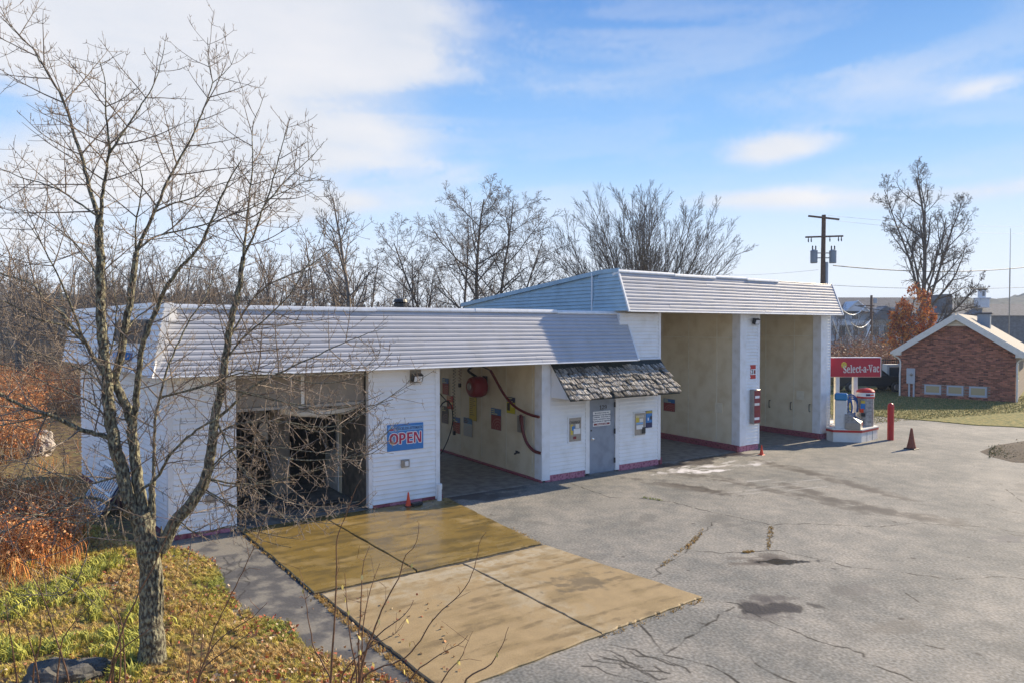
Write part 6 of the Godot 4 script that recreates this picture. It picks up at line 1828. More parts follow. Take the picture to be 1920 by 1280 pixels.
func build_woods() -> void:
	# kinds of bare trees: level 0 only says how many branches leave the stem
	var upright := [[0, 0, 0.05, 16, 38.0, 0.42, 0.22, 0, 0], [6, 0.10, 0.06, 8, 40.0, 0.45, 0.2, 5, 0.35], [4, 0.12, 0.06, 6, 40.0, 0.5, 0.15, 3, 0.5], [3, 0.14, 0.05, 0, 0, 0, 0, 3, 0.6]]
	var slender := [[0, 0, 0.05, 13, 42.0, 0.30, 0.3, 0, 0], [5, 0.12, 0.08, 7, 42.0, 0.45, 0.2, 4, 0.4], [3, 0.14, 0.06, 5, 40.0, 0.5, 0.2, 3, 0.5], [3, 0.14, 0.05, 0, 0, 0, 0, 3, 0.6]]
	var kinds := []
	for k in 5:
		var st := [[Vector3.ZERO, Vector3(0.05 * k - 0.1, 1, 0.06), 10.5, 0.15]]
		if k % 2 == 1: st.append([Vector3(0.3, 0, 0.2), Vector3(0.28, 1, -0.1), 8.5, 0.10])
		if k == 2: st.append([Vector3(-0.3, 0, 0.1), Vector3(-0.3, 1, 0.2), 9.0, 0.11])
		kinds.append(bare_tree_mesh(600 + k, st, slender, 0.011))
	var protos := []
	rng.seed = 900
	var grp := "bare trees of the wood behind the car wash"
	var spots := []
	for k in 44: spots.append([rng.randf_range(395, 800), rng.randf_range(44, 76), rng.randf_range(0.62, 0.92)])
	for k in 54: spots.append([rng.randf_range(-60, 400), rng.randf_range(44, 72), rng.randf_range(0.72, 1.05)])
	for k in 14: spots.append([rng.randf_range(800, 1090), rng.randf_range(60, 80), rng.randf_range(0.55, 0.8)])
	for k in spots.size():
		var s: Array = spots[k]
		var p := at(s[0], HORIZON, s[1])
		p.y = -0.05
		var kind := k % 5
		var o: Node3D
		if k < 5:
			o = plant_tree("bare_wood_tree", "slender leafless tree in the wood behind the car wash", p, kinds[kind], M.wood_bark, grp)
			protos.append(o)
		else: o = dup(protos[kind], p, 0, "bare_wood_tree", "")
		o.rotation.y = rng.randf() * TAU
		o.scale = Vector3.ONE * s[2] * (0.92 if s[0] < 400 else 1.0)
	# two taller ones that stand out
	for q in [[655, 46, 1.22], [672, 50, 1.1], [585, 48, 0.98]]:
		var p := at(q[0], HORIZON, q[1])
		var o := dup(protos[int(q[0]) % 5], Vector3(p.x, -0.05, p.z), q[0] * 0.1, "bare_wood_tree", "slender leafless tree in the wood behind the car wash")
		o.scale = Vector3.ONE * q[2]
	# understorey: twiggy brush
	var ub := []
	for k in 3: ub.append(brush_mesh(250 + k, 3.4, 2.6, 12, 0))
	rng.seed = 901
	var bp := []
	for k in 70:
		var u := rng.randf_range(-60, 820) if k < 56 else rng.randf_range(820, 1100)
		var p := at(u, HORIZON, rng.randf_range(46, 58) if u < 190 else rng.randf_range(30, 46) if u < 380 else rng.randf_range(38, 60))
		p.y = -0.05
		var o: Node3D
		if k < 3:
			o = thing("wood_brush", "grey brown twiggy brush at the edge of the wood", "shrub", p, "twiggy brush along the wood edge")
			inst(o, "stems", ub[k][0], M.wood_bark)
			bp.append(o)
		else: o = dup(bp[k % 3], p, 0, "wood_brush", "")
		o.rotation.y = rng.randf() * TAU
		o.scale = Vector3(1.15, rng.randf_range(0.8, 1.35), 1.15)
	# evergreens on the far rise
	var ev := MB.new()
	rng.seed = 33
	for k in 260:
		var a := rng.randf() * TAU
		var y := rng.randf()
		var r := (1.0 - y) * 0.26 + 0.02
		var p := Vector3(cos(a) * r * 0.4, y, sin(a) * r * 0.4)
		var q := Vector3(cos(a) * r, y - 0.06, sin(a) * r)
		var s := Vector3(-sin(a), 0, cos(a)) * 0.05
		ev.tri(p, q + s, q - s)
	var tf := []
	for k in 600:
		var u := rng.randf_range(-250, 720)
		var D := rng.randf_range(150, 290)
		var p := at(u, HORIZON, D)
		p.y = rng.randf_range(4.0, 9.0) if u < 450 else rng.randf_range(1.0, 5.0)
		tf.append(p)
	var mm := MultiMesh.new()
	mm.transform_format = MultiMesh.TRANSFORM_3D
	mm.use_colors = true
	mm.mesh = ev.mesh()
	mm.instance_count = tf.size()
	for i in tf.size():
		var h := rng.randf_range(5, 8)
		mm.set_instance_transform(i, Transform3D(Basis(Vector3.UP, rng.randf() * TAU).scaled(Vector3(h, h, h)), tf[i] - Vector3(0, 1.5, 0)))
		mm.set_instance_color(i, (Color(0.06, 0.07, 0.04) if rng.randf() < 0.35 else Color(0.17, 0.135, 0.10)) * rng.randf_range(0.7, 1.3))
	var wo := MultiMeshInstance3D.new()
	wo.name = "far_wood"
	wo.multimesh = mm
	wo.material_override = M.blade
	add_child(wo)
	tag(wo, "far dark evergreen wood on the rise behind the bare trees", "wood", "", "stuff")
	# the spreading trees above the roof
	var spread := [[0, 0, 0.03, 13, 52.0, 0.44, 0.35, 0, 0], [6, 0.13, 0.05, 7, 44.0, 0.48, 0.25, 5, 0.35], [4, 0.13, 0.04, 6, 42.0, 0.52, 0.2, 4, 0.4], [3, 0.14, 0.03, 4, 40.0, 0.65, 0.2, 3, 0.5], [3, 0.14, 0.0, 0, 0, 0, 0, 3, 0.6]]
	var m1 := bare_tree_mesh(701, [[Vector3(0, 0, 0), Vector3(0.03, 1, 0.05), 12.6, 0.20], [Vector3(-0.8, 0, 0.3), Vector3(-0.55, 1, 0.12), 10.6, 0.14], [Vector3(1.0, 0, 0.2), Vector3(0.12, 1, 0.1), 12.6, 0.15], [Vector3(1.3, 0, 0.5), Vector3(0.5, 1, -0.1), 10.8, 0.13], [Vector3(-0.4, 0, -0.3), Vector3(-0.22, 1, -0.2), 11.8, 0.14]], spread, 0.009)
	var p1 := at(885, HORIZON, 47)
	plant_tree("spreading_tree", "open spreading leafless tree rising above the middle of the roof", Vector3(p1.x, -0.05, p1.z), m1, M.far_bark, "", -deg_to_rad(YAW))
	var vase := [[0, 0, 0.012, 13, 21.0, 0.36, 0.22, 0, 0], [7, 0.035, 0.02, 9, 23.0, 0.46, 0.2, 5, 0.35], [5, 0.04, 0.02, 5, 25.0, 0.5, 0.2, 3, 0.4], [3, 0.05, 0.02, 0, 0, 0, 0, 3, 0.5]]
	var vs := []
	rng.seed = 12
	for k in 26:
		var a := TAU * k / 26.0 * 7.0 + rng.randf() * 0.3
		var lean := 0.05 + 0.95 * k / 25.0
		vs.append([Vector3(cos(a) * 0.2, 1.5, sin(a) * 0.2), Vector3(cos(a) * lean, 1, sin(a) * lean), 11.6 - lean * 2.4, 0.075])
	vs.append([Vector3.ZERO, Vector3(0, 1, 0), 3.0, 0.34])
	var m2 := bare_tree_mesh(702, vs, vase, 0.008)
	var p2 := at(1203, HORIZON, 48)
	plant_tree("vase_tree", "broad fan shaped leafless tree behind the tall bays", Vector3(p2.x, -0.05, p2.z), m2, M.far_bark)
	var m3 := bare_tree_mesh(703, [[Vector3.ZERO, Vector3(-0.02, 1, 0), 16.5, 0.30], [Vector3(0.2, 4.0, 0.1), Vector3(0.30, 1, 0.1), 11.0, 0.17], [Vector3(0.1, 6.2, 0), Vector3(-0.16, 1, -0.1), 10.0, 0.14], [Vector3(0.1, 3.2, 0.3), Vector3(0.75, 0.6, 0.55), 6.5, 0.13]], [[0, 0, 0.04, 13, 42.0, 0.36, 0.25, 0, 0], [6, 0.13, 0.06, 7, 42.0, 0.46, 0.2, 5, 0.4], [4, 0.15, 0.04, 6, 44.0, 0.5, 0.2, 4, 0.5], [3, 0.2, 0.03, 4, 42.0, 0.6, 0.2, 3, 0.5], [2, 0.2, 0.0, 0, 0, 0, 0, 3, 0.7]], 0.011)
	var p3 := at(1722, HORIZON, 56)
	var t3 := plant_tree("tall_tree", "tall dark leafless tree standing behind the brick house", Vector3(p3.x, -0.05, p3.z), m3, M.far_bark, "", -deg_to_rad(YAW), 1.0, 0.8)
	leaf_cloud(t3, "last_leaves", m3[2].slice(0, 700), 0.055, [Color(0.09, 0.05, 0.03), Color(0.14, 0.06, 0.03)], 0.12, 1)
	# oak that kept its leaves
	var m4 := bare_tree_mesh(704, [[Vector3.ZERO, Vector3(-0.03, 1, 0), 7.4, 0.13], [Vector3(0.1, 1.2, 0), Vector3(0.45, 1, 0.2), 4.8, 0.08], [Vector3(-0.1, 1.5, 0), Vector3(-0.35, 1, 0.1), 4.2, 0.08]], [[0, 0, 0.05, 12, 52.0, 0.36, 0.25, 0, 0], [5, 0.14, 0.02, 7, 46.0, 0.5, 0.2, 4, 0.4], [3, 0.16, 0.02, 5, 44.0, 0.5, 0.2, 3, 0.5], [2, 0.2, 0.0, 0, 0, 0, 0, 3, 0.6]], 0.014)
	var p4 := at(1703, HORIZON, 50)
	var t4 := plant_tree("oak_tree", "small oak with orange brown leaves behind the brick house", Vector3(p4.x, -0.05, p4.z), m4, M.far_bark, "", -deg_to_rad(YAW), 0.86, 0.85)
	leaf_cloud(t4, "leaves", m4[2], 0.13, [Color(0.62, 0.20, 0.035), Color(0.70, 0.28, 0.05), Color(0.48, 0.12, 0.025), Color(0.70, 0.35, 0.09), Color(0.32, 0.08, 0.02)], 0.22, 4)
	# orange brush behind the vacuum sign
	rng.seed = 44
	var tan_ := [Color(0.42, 0.18, 0.09), Color(0.46, 0.25, 0.14), Color(0.36, 0.13, 0.06), Color(0.44, 0.30, 0.20)]
	var hb := []
	for k in 12:
		var p := at(lerpf(1548, 1712, (k + rng.randf()) / 12.0), HORIZON, rng.randf_range(54, 66))
		p.y = -0.05
		var o: Node3D
		if k < 2:
			o = thing("autumn_shrub", "orange brown shrub in the thicket behind the vacuum sign", "shrub", p, "orange brown shrubs behind the vacuum sign")
			inst(o, "stems", ub[k][0], M.whip)
			var pts := []
			for i in 900: pts.append(Vector3(rng.randfn(0, 0.75), absf(rng.randfn(0, 1.0)) + 0.5, rng.randfn(0, 0.75)))
			leaf_cloud(o, "dry_leaves", pts, 0.10, tan_, 0.1, 1)
			hb.append(o)
		else: o = dup(hb[k % 2], p, 0, "autumn_shrub", "")
		o.rotation.y = rng.randf() * TAU
		o.scale = Vector3(1.4, rng.randf_range(0.8, 1.05), 1.4)
	# bare saplings before the apartment block
	for k in 9:
		var p := at(lerpf(1562, 1690, (k + rng.randf()) / 9.0), HORIZON, rng.randf_range(66, 84))
		var o := dup(protos[k % 5], Vector3(p.x, -0.05, p.z), rng.randf() * TAU, "bare_sapling", "thin leafless tree in front of the grey apartment block")
		o.set_meta("group", "bare trees before the apartment block")
		o.scale = Vector3.ONE * rng.randf_range(0.42, 0.62)

# ------------------------------------------------------------------ right of the car wash
func build_vacuums() -> void:
	var isl := thing("vacuum_island", "raised concrete vacuum island with a red stripe at the end of the building", "island", Vector3(23.6, 0, -13.6))
	var poly := []
	for p in [[22.45, -13.45], [23.1, -12.78], [24.4, -12.9], [25.0, -14.4], [23.9, -14.9], [23.3, -14.35], [23.3, -13.8], [22.6, -13.8]]: poly.append(Vector2(p[0] - 23.6, p[1] + 13.6))
	var flat := Basis(Vector3(1, 0, 0), Vector3(0, 0, 1), Vector3(0, -1, 0))     # polygon in x and z, pushed down along y
	for q in [["base", 0.97, -0.02, 0.34, M.white_paint], ["stripe", 1.0, 0.341, 0.42, M.red_paint], ["top_slab", 1.02, 0.421, 0.46, M.white_paint]]:
		var b := MB.new()
		var pl := []
		for p in poly: pl.append(p * q[1])
		b.prism(pl, -q[3], -q[2], Transform3D(flat, Vector3.ZERO))
		put(isl, q[0], b, q[4])
	# joints in the front of the base
	for t in [0.33, 0.66]:
		var a := Vector3(23.1, 0, -12.78).lerp(Vector3(24.4, 0, -12.9), t) - isl.position
		bx(isl, "joint", Vector3(a.x - 0.006, 0.0, a.z * 0.97 - 0.01), Vector3(a.x + 0.006, 0.338, a.z * 0.97 + 0.004), M.joint)
	# sign on two posts
	var face := Basis(cam_right, Vector3.UP, cam_right.cross(Vector3.UP))
	var c := at(1594, HORIZON, 25.0)
	var sg := thing("vacuum_sign", "red Select-a-Vac sign on two posts above the vacuums", "sign", Vector3(c.x, 0, c.z))
	sg.basis = face
	bx(sg, "box", Vector3(-1.12, 2.16, -0.12), Vector3(1.10, 2.88, 0.12), M.sign_white, 0.01)
	bx(sg, "panel", Vector3(-1.12, 2.17, 0.1205), Vector3(1.07, 2.855, 0.13), M.vac_sign_red)
	text(sg, "lettering", "Select-a-Vac", 0.27, M.sign_grey_letter, Transform3D(Basis(Vector3.BACK, 0.03), Vector3(0.37, 2.46, 0.135)), 800, 0.006, true, true, 1.0, 1.3)
	var fl := MB.new()
	for k in 10:
		fl.lathe([Vector2(0.0, 0.0), Vector2(0.032, 0.0), Vector2(0.0, 0.008)], 8, Transform3D(Basis(Vector3.RIGHT, PI / 2), Vector3(-0.26 + cos(k * TAU / 10) * 0.075, 2.60 + sin(k * TAU / 10) * 0.085, 0.131)))
	put(sg, "flower", fl, M.yellow_paint)
	var fc := MB.new()
	fc.lathe([Vector2(0.0, 0.0), Vector2(0.05, 0.0), Vector2(0.0, 0.015)], 12, Transform3D(Basis(Vector3.RIGHT, PI / 2), Vector3(-0.26, 2.60, 0.138)))
	put(sg, "flower_centre", fc, M.leaf_yellow)
	for x in [-0.46, 0.20]: bx(sg, "post", Vector3(x - 0.075, 0.455, -0.075), Vector3(x + 0.075, 2.158, 0.075), M.white_paint, 0.01)
	# square vacuum with the blue hood
	var v1 := thing("vacuum", "square steel vacuum with a blue hood and coin panel", "vacuum", Vector3(22.86, 0.455, -13.40), "", 0.5)
	bx(v1, "cabinet", Vector3(-0.2, 0.0, -0.19), Vector3(0.2, 0.98, 0.19), M.white_paint, 0.012)
	bx(v1, "hood", Vector3(-0.225, 0.985, -0.21), Vector3(0.225, 1.22, 0.21), M.vac_blue, 0.04)
	bx(v1, "hood_label", Vector3(-0.15, 1.03, 0.2105), Vector3(0.2, 1.12, 0.216), M.yellow_paint)
	bx(v1, "coin_panel", Vector3(-0.02, 0.38, 0.1905), Vector3(0.18, 0.75, 0.205), M.steel, 0.008)
	bx(v1, "price_plate", Vector3(0.0, 0.78, 0.1905), Vector3(0.17, 0.92, 0.2), M.maroon)
	for q in [[0.05, 0.56], [0.12, 0.56], [0.05, 0.47], [0.1, 0.66]]: bx(v1, "button", Vector3(q[0] - 0.02, q[1] - 0.025, 0.2052), Vector3(q[0] + 0.02, q[1] + 0.025, 0.215), M.black_metal, 0.004)
	bx(v1, "lower_plate", Vector3(-0.02, 0.04, 0.1905), Vector3(0.18, 0.13, 0.2), M.paper)
	# round vacuum with the red dome
	var v2 := thing("vacuum", "round steel vacuum with a red domed lid", "vacuum", Vector3(24.1, 0.455, -13.22))
	var b2 := MB.new()
	b2.lathe([Vector2(0.27, 0.0), Vector2(0.27, 1.0)], 28)
	put(v2, "drum", b2, M.steel)
	b2 = MB.new()
	b2.lathe([Vector2(0.0, 1.0), Vector2(0.29, 1.0), Vector2(0.29, 1.06)], 28)
	put(v2, "red_ring", b2, M.red_paint)
	b2 = MB.new()
	b2.lathe([Vector2(0.29, 1.0605), Vector2(0.295, 1.20)], 28)
	put(v2, "white_band", b2, M.sign_white)
	b2 = MB.new()
	b2.lathe([Vector2(0.297, 1.2005), Vector2(0.297, 1.24), Vector2(0.25, 1.30), Vector2(0.14, 1.345), Vector2(0.0, 1.36)], 28)
	put(v2, "lid", b2, M.red_paint)
	var toward := atan2(-cam_fwd.x, -cam_fwd.z)
	for q in [[-0.75, 0.62, 0.2, M.sign_blue], [-0.75, 0.82, 0.1, M.yellow_paint], [-0.9, 0.5, 0.14, M.cone_orange], [-0.7, 0.36, 0.12, M.black_metal], [-0.2, 1.09, 0.07, M.sign_navy], [0.3, 1.1, 0.05, M.cone_orange]]:
		bx(v2, "decal", Vector3(-0.07, q[1], 0.0), Vector3(0.07, q[1] + q[2], 0.008), q[3], 0.0, Transform3D(Basis(Vector3.UP, toward + q[0]), Vector3(sin(toward + q[0]), 0, cos(toward + q[0])) * 0.292))
	# mat cleaner between them
	var mc := thing("mat_cleaner", "low steel box with sloping lid between the two vacuums", "box", Vector3(23.12, 0.455, -13.08), "", 0.4)
	bx(mc, "body", Vector3(-0.36, 0.0, -0.24), Vector3(0.36, 0.24, 0.24), M.dull_steel, 0.012)
	var sl := MB.new()
	sl.prism([Vector2(-0.24, 0.241), Vector2(0.24, 0.241), Vector2(0.20, 0.27), Vector2(-0.10, 0.52), Vector2(-0.24, 0.52)], -0.35, 0.35, Transform3D(Basis(Vector3(0, 0, 1), Vector3(0, 1, 0), Vector3(-1, 0, 0)), Vector3.ZERO))
	put(mc, "lid", sl, M.steel)
	bx(mc, "red_label", Vector3(0.02, 0.10, 0.2405), Vector3(0.34, 0.21, 0.248), M.reel_red)
	var hole := MB.new()
	hole.lathe([Vector2(0.0, 0.0), Vector2(0.06, 0.0), Vector2(0.06, 0.012), Vector2(0.035, 0.014), Vector2(0.0, 0.006)], 16, Transform3D(Basis(Vector3.RIGHT, 0.87), Vector3(-0.05, 0.405, 0.045)))
	put(mc, "inlet", hole, M.black_rubber)
	# blue hoses
	for k in 2:
		var hs := thing("vacuum_hose", ["looped blue hose hanging beside the square vacuum", "looped blue hose hanging behind the sign post"][k], "hose", [Vector3(23.25, 0.6, -13.40), Vector3(23.75, 0.6, -13.55)][k])
		for j in 3:
			var rr := 0.30 - 0.05 * j
			var pts := []
			for i in 15:
				var a := -0.6 + i * 0.42
				pts.append(cam_right * (cos(a) * rr * (0.55 if k == 0 else 0.85)) + Vector3(0, 0.55 + sin(a) * rr * 1.35, 0) - cam_fwd * (0.06 * j))
			hose(hs, "loop", pts, 0.028, M.hose_blue, 40, 8)
	# bollard
	var bo := thing("bollard", "red steel bollard beside the vacuum island", "bollard", Vector3(24.53, 0, -12.55))
	b2 = MB.new()
	b2.lathe([Vector2(0.105, 0.0), Vector2(0.105, 1.18), Vector2(0.098, 1.23), Vector2(0.075, 1.275), Vector2(0.04, 1.30), Vector2(0.0, 1.305)], 24)
	put(bo, "post", b2, M.red_paint)

var house_inv: Transform3D
func on_gable(u: float, v: float) -> Vector3:
	var d := cam_fwd + cam_right * ((u - 960.0) / FOCAL) + cam_up * ((640.0 - v) / FOCAL)
	var a := house_inv * EYE
	var e := house_inv.basis * d
	return a - e * (a.z / e.z)

func build_house() -> void:
	var A := gnd(1690, 743)
	var B := gnd(1905, 755)
	var X := (B - A).normalized()
	var t := Transform3D(Basis(X, Vector3.UP, X.cross(Vector3.UP)), A)
	house_inv = t.affine_inverse()
	var w := A.distance_to(B)
	var h := thing("brick_house", "small red brick house with white gable trim beyond the lawn", "building", A)
	h.basis = t.basis
	var eave := 2.72
	var ridge := 4.55
	var core := MB.new()
	core.prism([Vector2(0, -0.05), Vector2(w, -0.05), Vector2(w, eave), Vector2(w / 2, ridge), Vector2(0, eave)], -9.0, -0.02, Transform3D())
	put(h, "wall", core, M.mortar)
	# bricks of the gable, each a block of its own in one mesh
	var bb := MB.new()
	bb.cbox(Vector3(0, 0, 0), Vector3(0.2, 0.062, 0.022), 0.004)
	var tf := []
	var wins := []
	for q in [[1735, 1764, 722, 736], [1777, 1806, 724, 738], [1819, 1850, 726, 741]]:
		var a := on_gable(q[0], q[3])
		var b := on_gable(q[1], q[2])
		wins.append([a.x, b.x, a.y, b.y])
	var y := 0.0
	var row := 0
	while y < ridge - 0.1:
		var x := 0.0 if row % 2 == 0 else -0.105
		while x < w:
			var x0 := maxf(x, 0.0)
			var x1 := minf(x + 0.2, w)
			var top := eave + (ridge - eave) * (1.0 - absf((x0 + x1) / 2.0 - w / 2) / (w / 2))
			var ok := y + 0.06 < top and x1 - x0 > 0.03 and not (y > ridge - 0.55 and absf((x0 + x1) / 2 - w / 2) < 0.62)
			for wi in wins:
				if x1 > wi[0] - 0.01 and x0 < wi[1] + 0.01 and y + 0.05 > wi[2] - 0.01 and y < wi[3] + 0.0: ok = false
			if ok: tf.append(Transform3D(Basis.from_scale(Vector3((x1 - x0) / 0.2, 1, 1)), Vector3(x0, y, -0.018 + rng.randf() * 0.003)))
			x += 0.211
		y += 0.0735
		row += 1
	var mm := MultiMesh.new()
	mm.transform_format = MultiMesh.TRANSFORM_3D
	mm.use_colors = true
	mm.mesh = bb.mesh()
	mm.instance_count = tf.size()
	for i in tf.size():
		mm.set_instance_transform(i, tf[i])
		var k := rng.randf_range(0.5, 1.4)
		mm.set_instance_color(i, Color(0.36 * k, 0.145 * k, 0.092 * k) if rng.randf() < 0.85 else Color(0.22 * k, 0.085 * k, 0.065 * k))
	var bi := MultiMeshInstance3D.new()
	bi.name = "bricks"
	bi.multimesh = mm
	bi.material_override = M.brick
	bi.set_meta("kind", "stuff")
	h.add_child(bi)
	for wi in wins:
		var f := bx(h, "window", Vector3(wi[0] - 0.03, wi[2] - 0.03, -0.02), Vector3(wi[1] + 0.03, wi[3] + 0.03, 0.016), M.meter_grey, 0.004)
		bx(f, "pane", Vector3(wi[0] + 0.05, wi[2] + 0.05, 0.0165), Vector3(wi[1] - 0.05, wi[3] - 0.05, 0.02), M.glass_bright)
		bx(f, "sill", Vector3(wi[0] - 0.05, wi[2] - 0.07, 0.0), Vector3(wi[1] + 0.05, wi[2] - 0.035, 0.05), M.meter_grey, 0.006)
	# roof
	var pitch := atan2(ridge - eave, w / 2)
	for s in [-1.0, 1.0]:
		var run := w / 2 + 0.42
		var rb := MB.new()
		rb.box(Vector3(0, 0.0, -9.3), Vector3(run / cos(pitch), 0.1, 0.32))
		var rt := Transform3D(Basis(Vector3(cos(pitch) * s, -sin(pitch), 0), Vector3(sin(pitch) * s, cos(pitch), 0), Vector3(0, 0, s)).orthonormalized(), Vector3(w / 2, ridge + 0.06, 0))
		if s < 0: rt = Transform3D(Basis(Vector3(-cos(pitch), -sin(pitch), 0), Vector3(-sin(pitch), cos(pitch), 0), Vector3(0, 0, -1)), Vector3(w / 2, ridge + 0.06, -8.98))
		var ro := put(h, "roof", rb, M.roof_shingle, rt)
		for k in 16:    # courses of shingles
			var d0 := 0.02 + k * (run / cos(pitch) - 0.02) / 16.0
			bx(ro, "shingle_course", Vector3(d0, 0.1, -9.29), Vector3(d0 + (run / cos(pitch)) / 16.0 - 0.002, 0.112, 0.31), M.roof_shingle, 0.0, Transform3D(Basis(Vector3.BACK, -0.018), Vector3(0, 0.004, 0)))
		var z0 := 0.325 if s > 0 else -0.35
		bx(h, "barge_board", Vector3(0.0, -0.2, z0), Vector3(run / cos(pitch) - 0.02, 0.115, z0 + 0.025), M.white_paint, 0.006, rt if s > 0 else Transform3D(rt.basis, Vector3(w / 2, ridge + 0.06, 0.0)))
		var ex: float = w / 2 + s * (run - 0.02)
		bx(h, "gutter", Vector3(minf(ex, ex + s * 0.12), eave - 0.28, -9.2), Vector3(maxf(ex, ex + s * 0.12), eave - 0.16, 0.34), M.white_paint, 0.01)
		bx(h, "eave_return", Vector3(minf(ex - s * 0.42, ex), eave - 0.34, 0.0), Vector3(maxf(ex - s * 0.42, ex), eave - 0.05, 0.335), M.white_paint, 0.01)
		hose(h, "downspout", [Vector3(ex, eave - 0.30, 0.28), Vector3(ex - s * 0.1, eave - 0.42, 0.2), Vector3(w / 2 + s * (w / 2 + 0.06), eave - 0.62, 0.06), Vector3(w / 2 + s * (w / 2 + 0.06), 1.2, 0.06), Vector3(w / 2 + s * (w / 2 + 0.06), 0.06, 0.06)], 0.045, M.white_paint, 16, 6)
	var gv := MB.new()
	gv.prism([Vector2(w / 2 - 0.68, ridge - 0.53), Vector2(w / 2 + 0.68, ridge - 0.53), Vector2(w / 2, ridge - 0.06)], -0.02, 0.02)
	var gvent := put(h, "gable_vent", gv, M.white_paint)
	for k in 5: bx(gvent, "slat", Vector3(w / 2 - 0.58 + k * 0.12, ridge - 0.50 + k * 0.085, 0.0205), Vector3(w / 2 + 0.58 - k * 0.12, ridge - 0.475 + k * 0.085, 0.035), M.dull_steel)
	var m0 := on_gable(1701, 718)
	var m1 := on_gable(1717, 690)
	var mt := bx(h, "meter_box", Vector3(m0.x, m0.y, 0.02), Vector3(m1.x, m1.y, 0.16), M.meter_grey, 0.01)
	var ms := MB.new()
	ms.lathe([Vector2(0.0, 0.0), Vector2(0.075, 0.0), Vector2(0.075, 0.05), Vector2(0.05, 0.09), Vector2(0.0, 0.1)], 14, Transform3D(Basis(Vector3.RIGHT, PI / 2), Vector3(lerpf(m0.x, m1.x, 0.6), lerpf(m0.y, m1.y, 0.6), 0.16)))
	put(mt, "meter", ms, M.dull_steel)
	for u in [0.2, 0.75]: bx(h, "conduit", Vector3(lerpf(m0.x, m1.x, u), 0.0, 0.02), Vector3(lerpf(m0.x, m1.x, u) + 0.09, m0.y - 0.002, 0.1), M.meter_grey, 0.01)
	# window on the flank and the box on the roof
	var sw := bx(h, "window", Vector3(w - 0.02, 1.05, -2.1), Vector3(w + 0.03, 2.0, -0.7), M.white_paint, 0.006)
	bx(sw, "pane", Vector3(w + 0.0305, 1.12, -2.03), Vector3(w + 0.036, 1.93, -0.77), M.glass_dark)
	var ch := bx(h, "roof_box", Vector3(w * 0.62, 3.6, -4.1), Vector3(w * 0.62 + 0.62, 4.72, -3.4), M.transformer_grey, 0.01)
	bx(ch, "lid", Vector3(w * 0.62 - 0.1, 4.722, -4.2), Vector3(w * 0.62 + 0.72, 4.8, -3.3), M.far_roof, 0.01)
	# mast
	var ap := at(1893, HORIZON, 47.0)
	var an := thing("radio_mast", "thin steel radio mast rising behind the brick house roof", "mast", Vector3(ap.x, 0, ap.z))
	var mb_ := MB.new()
	mb_.tube(PackedVector3Array([Vector3(0, 0, 0), Vector3(0, 8.0, 0)]), PackedFloat32Array([0.045, 0.04]), 6, true)
	put(an, "mast", mb_, M.dull_steel)
	mb_ = MB.new()
	mb_.tube(PackedVector3Array([Vector3(0, 7.9, 0), Vector3(0, 10.7, 0)]), PackedFloat32Array([0.028, 0.018]), 6, true)
	put(an, "whip", mb_, M.white_paint)

func wire(label: String, a: Vector3, b: Vector3, sag: float, r := 0.012, m: Material = null) -> void:
	var pts := PackedVector3Array()
	for i in 25:
		var t := i / 24.0
		pts.append(a.lerp(b, t) - Vector3(0, sag * 4.0 * t * (1.0 - t), 0))
	var mb_ := MB.new()
	var o := pts[0]
	for i in pts.size(): pts[i] -= o
	mb_.tube(pts, even(r, pts.size()), 5)
	var w := inst(self, numbered("overhead_wire"), mb_.mesh(), m if m else M.wire, Transform3D(Basis(), o))
	tag(w, label, "wire", "overhead wires")

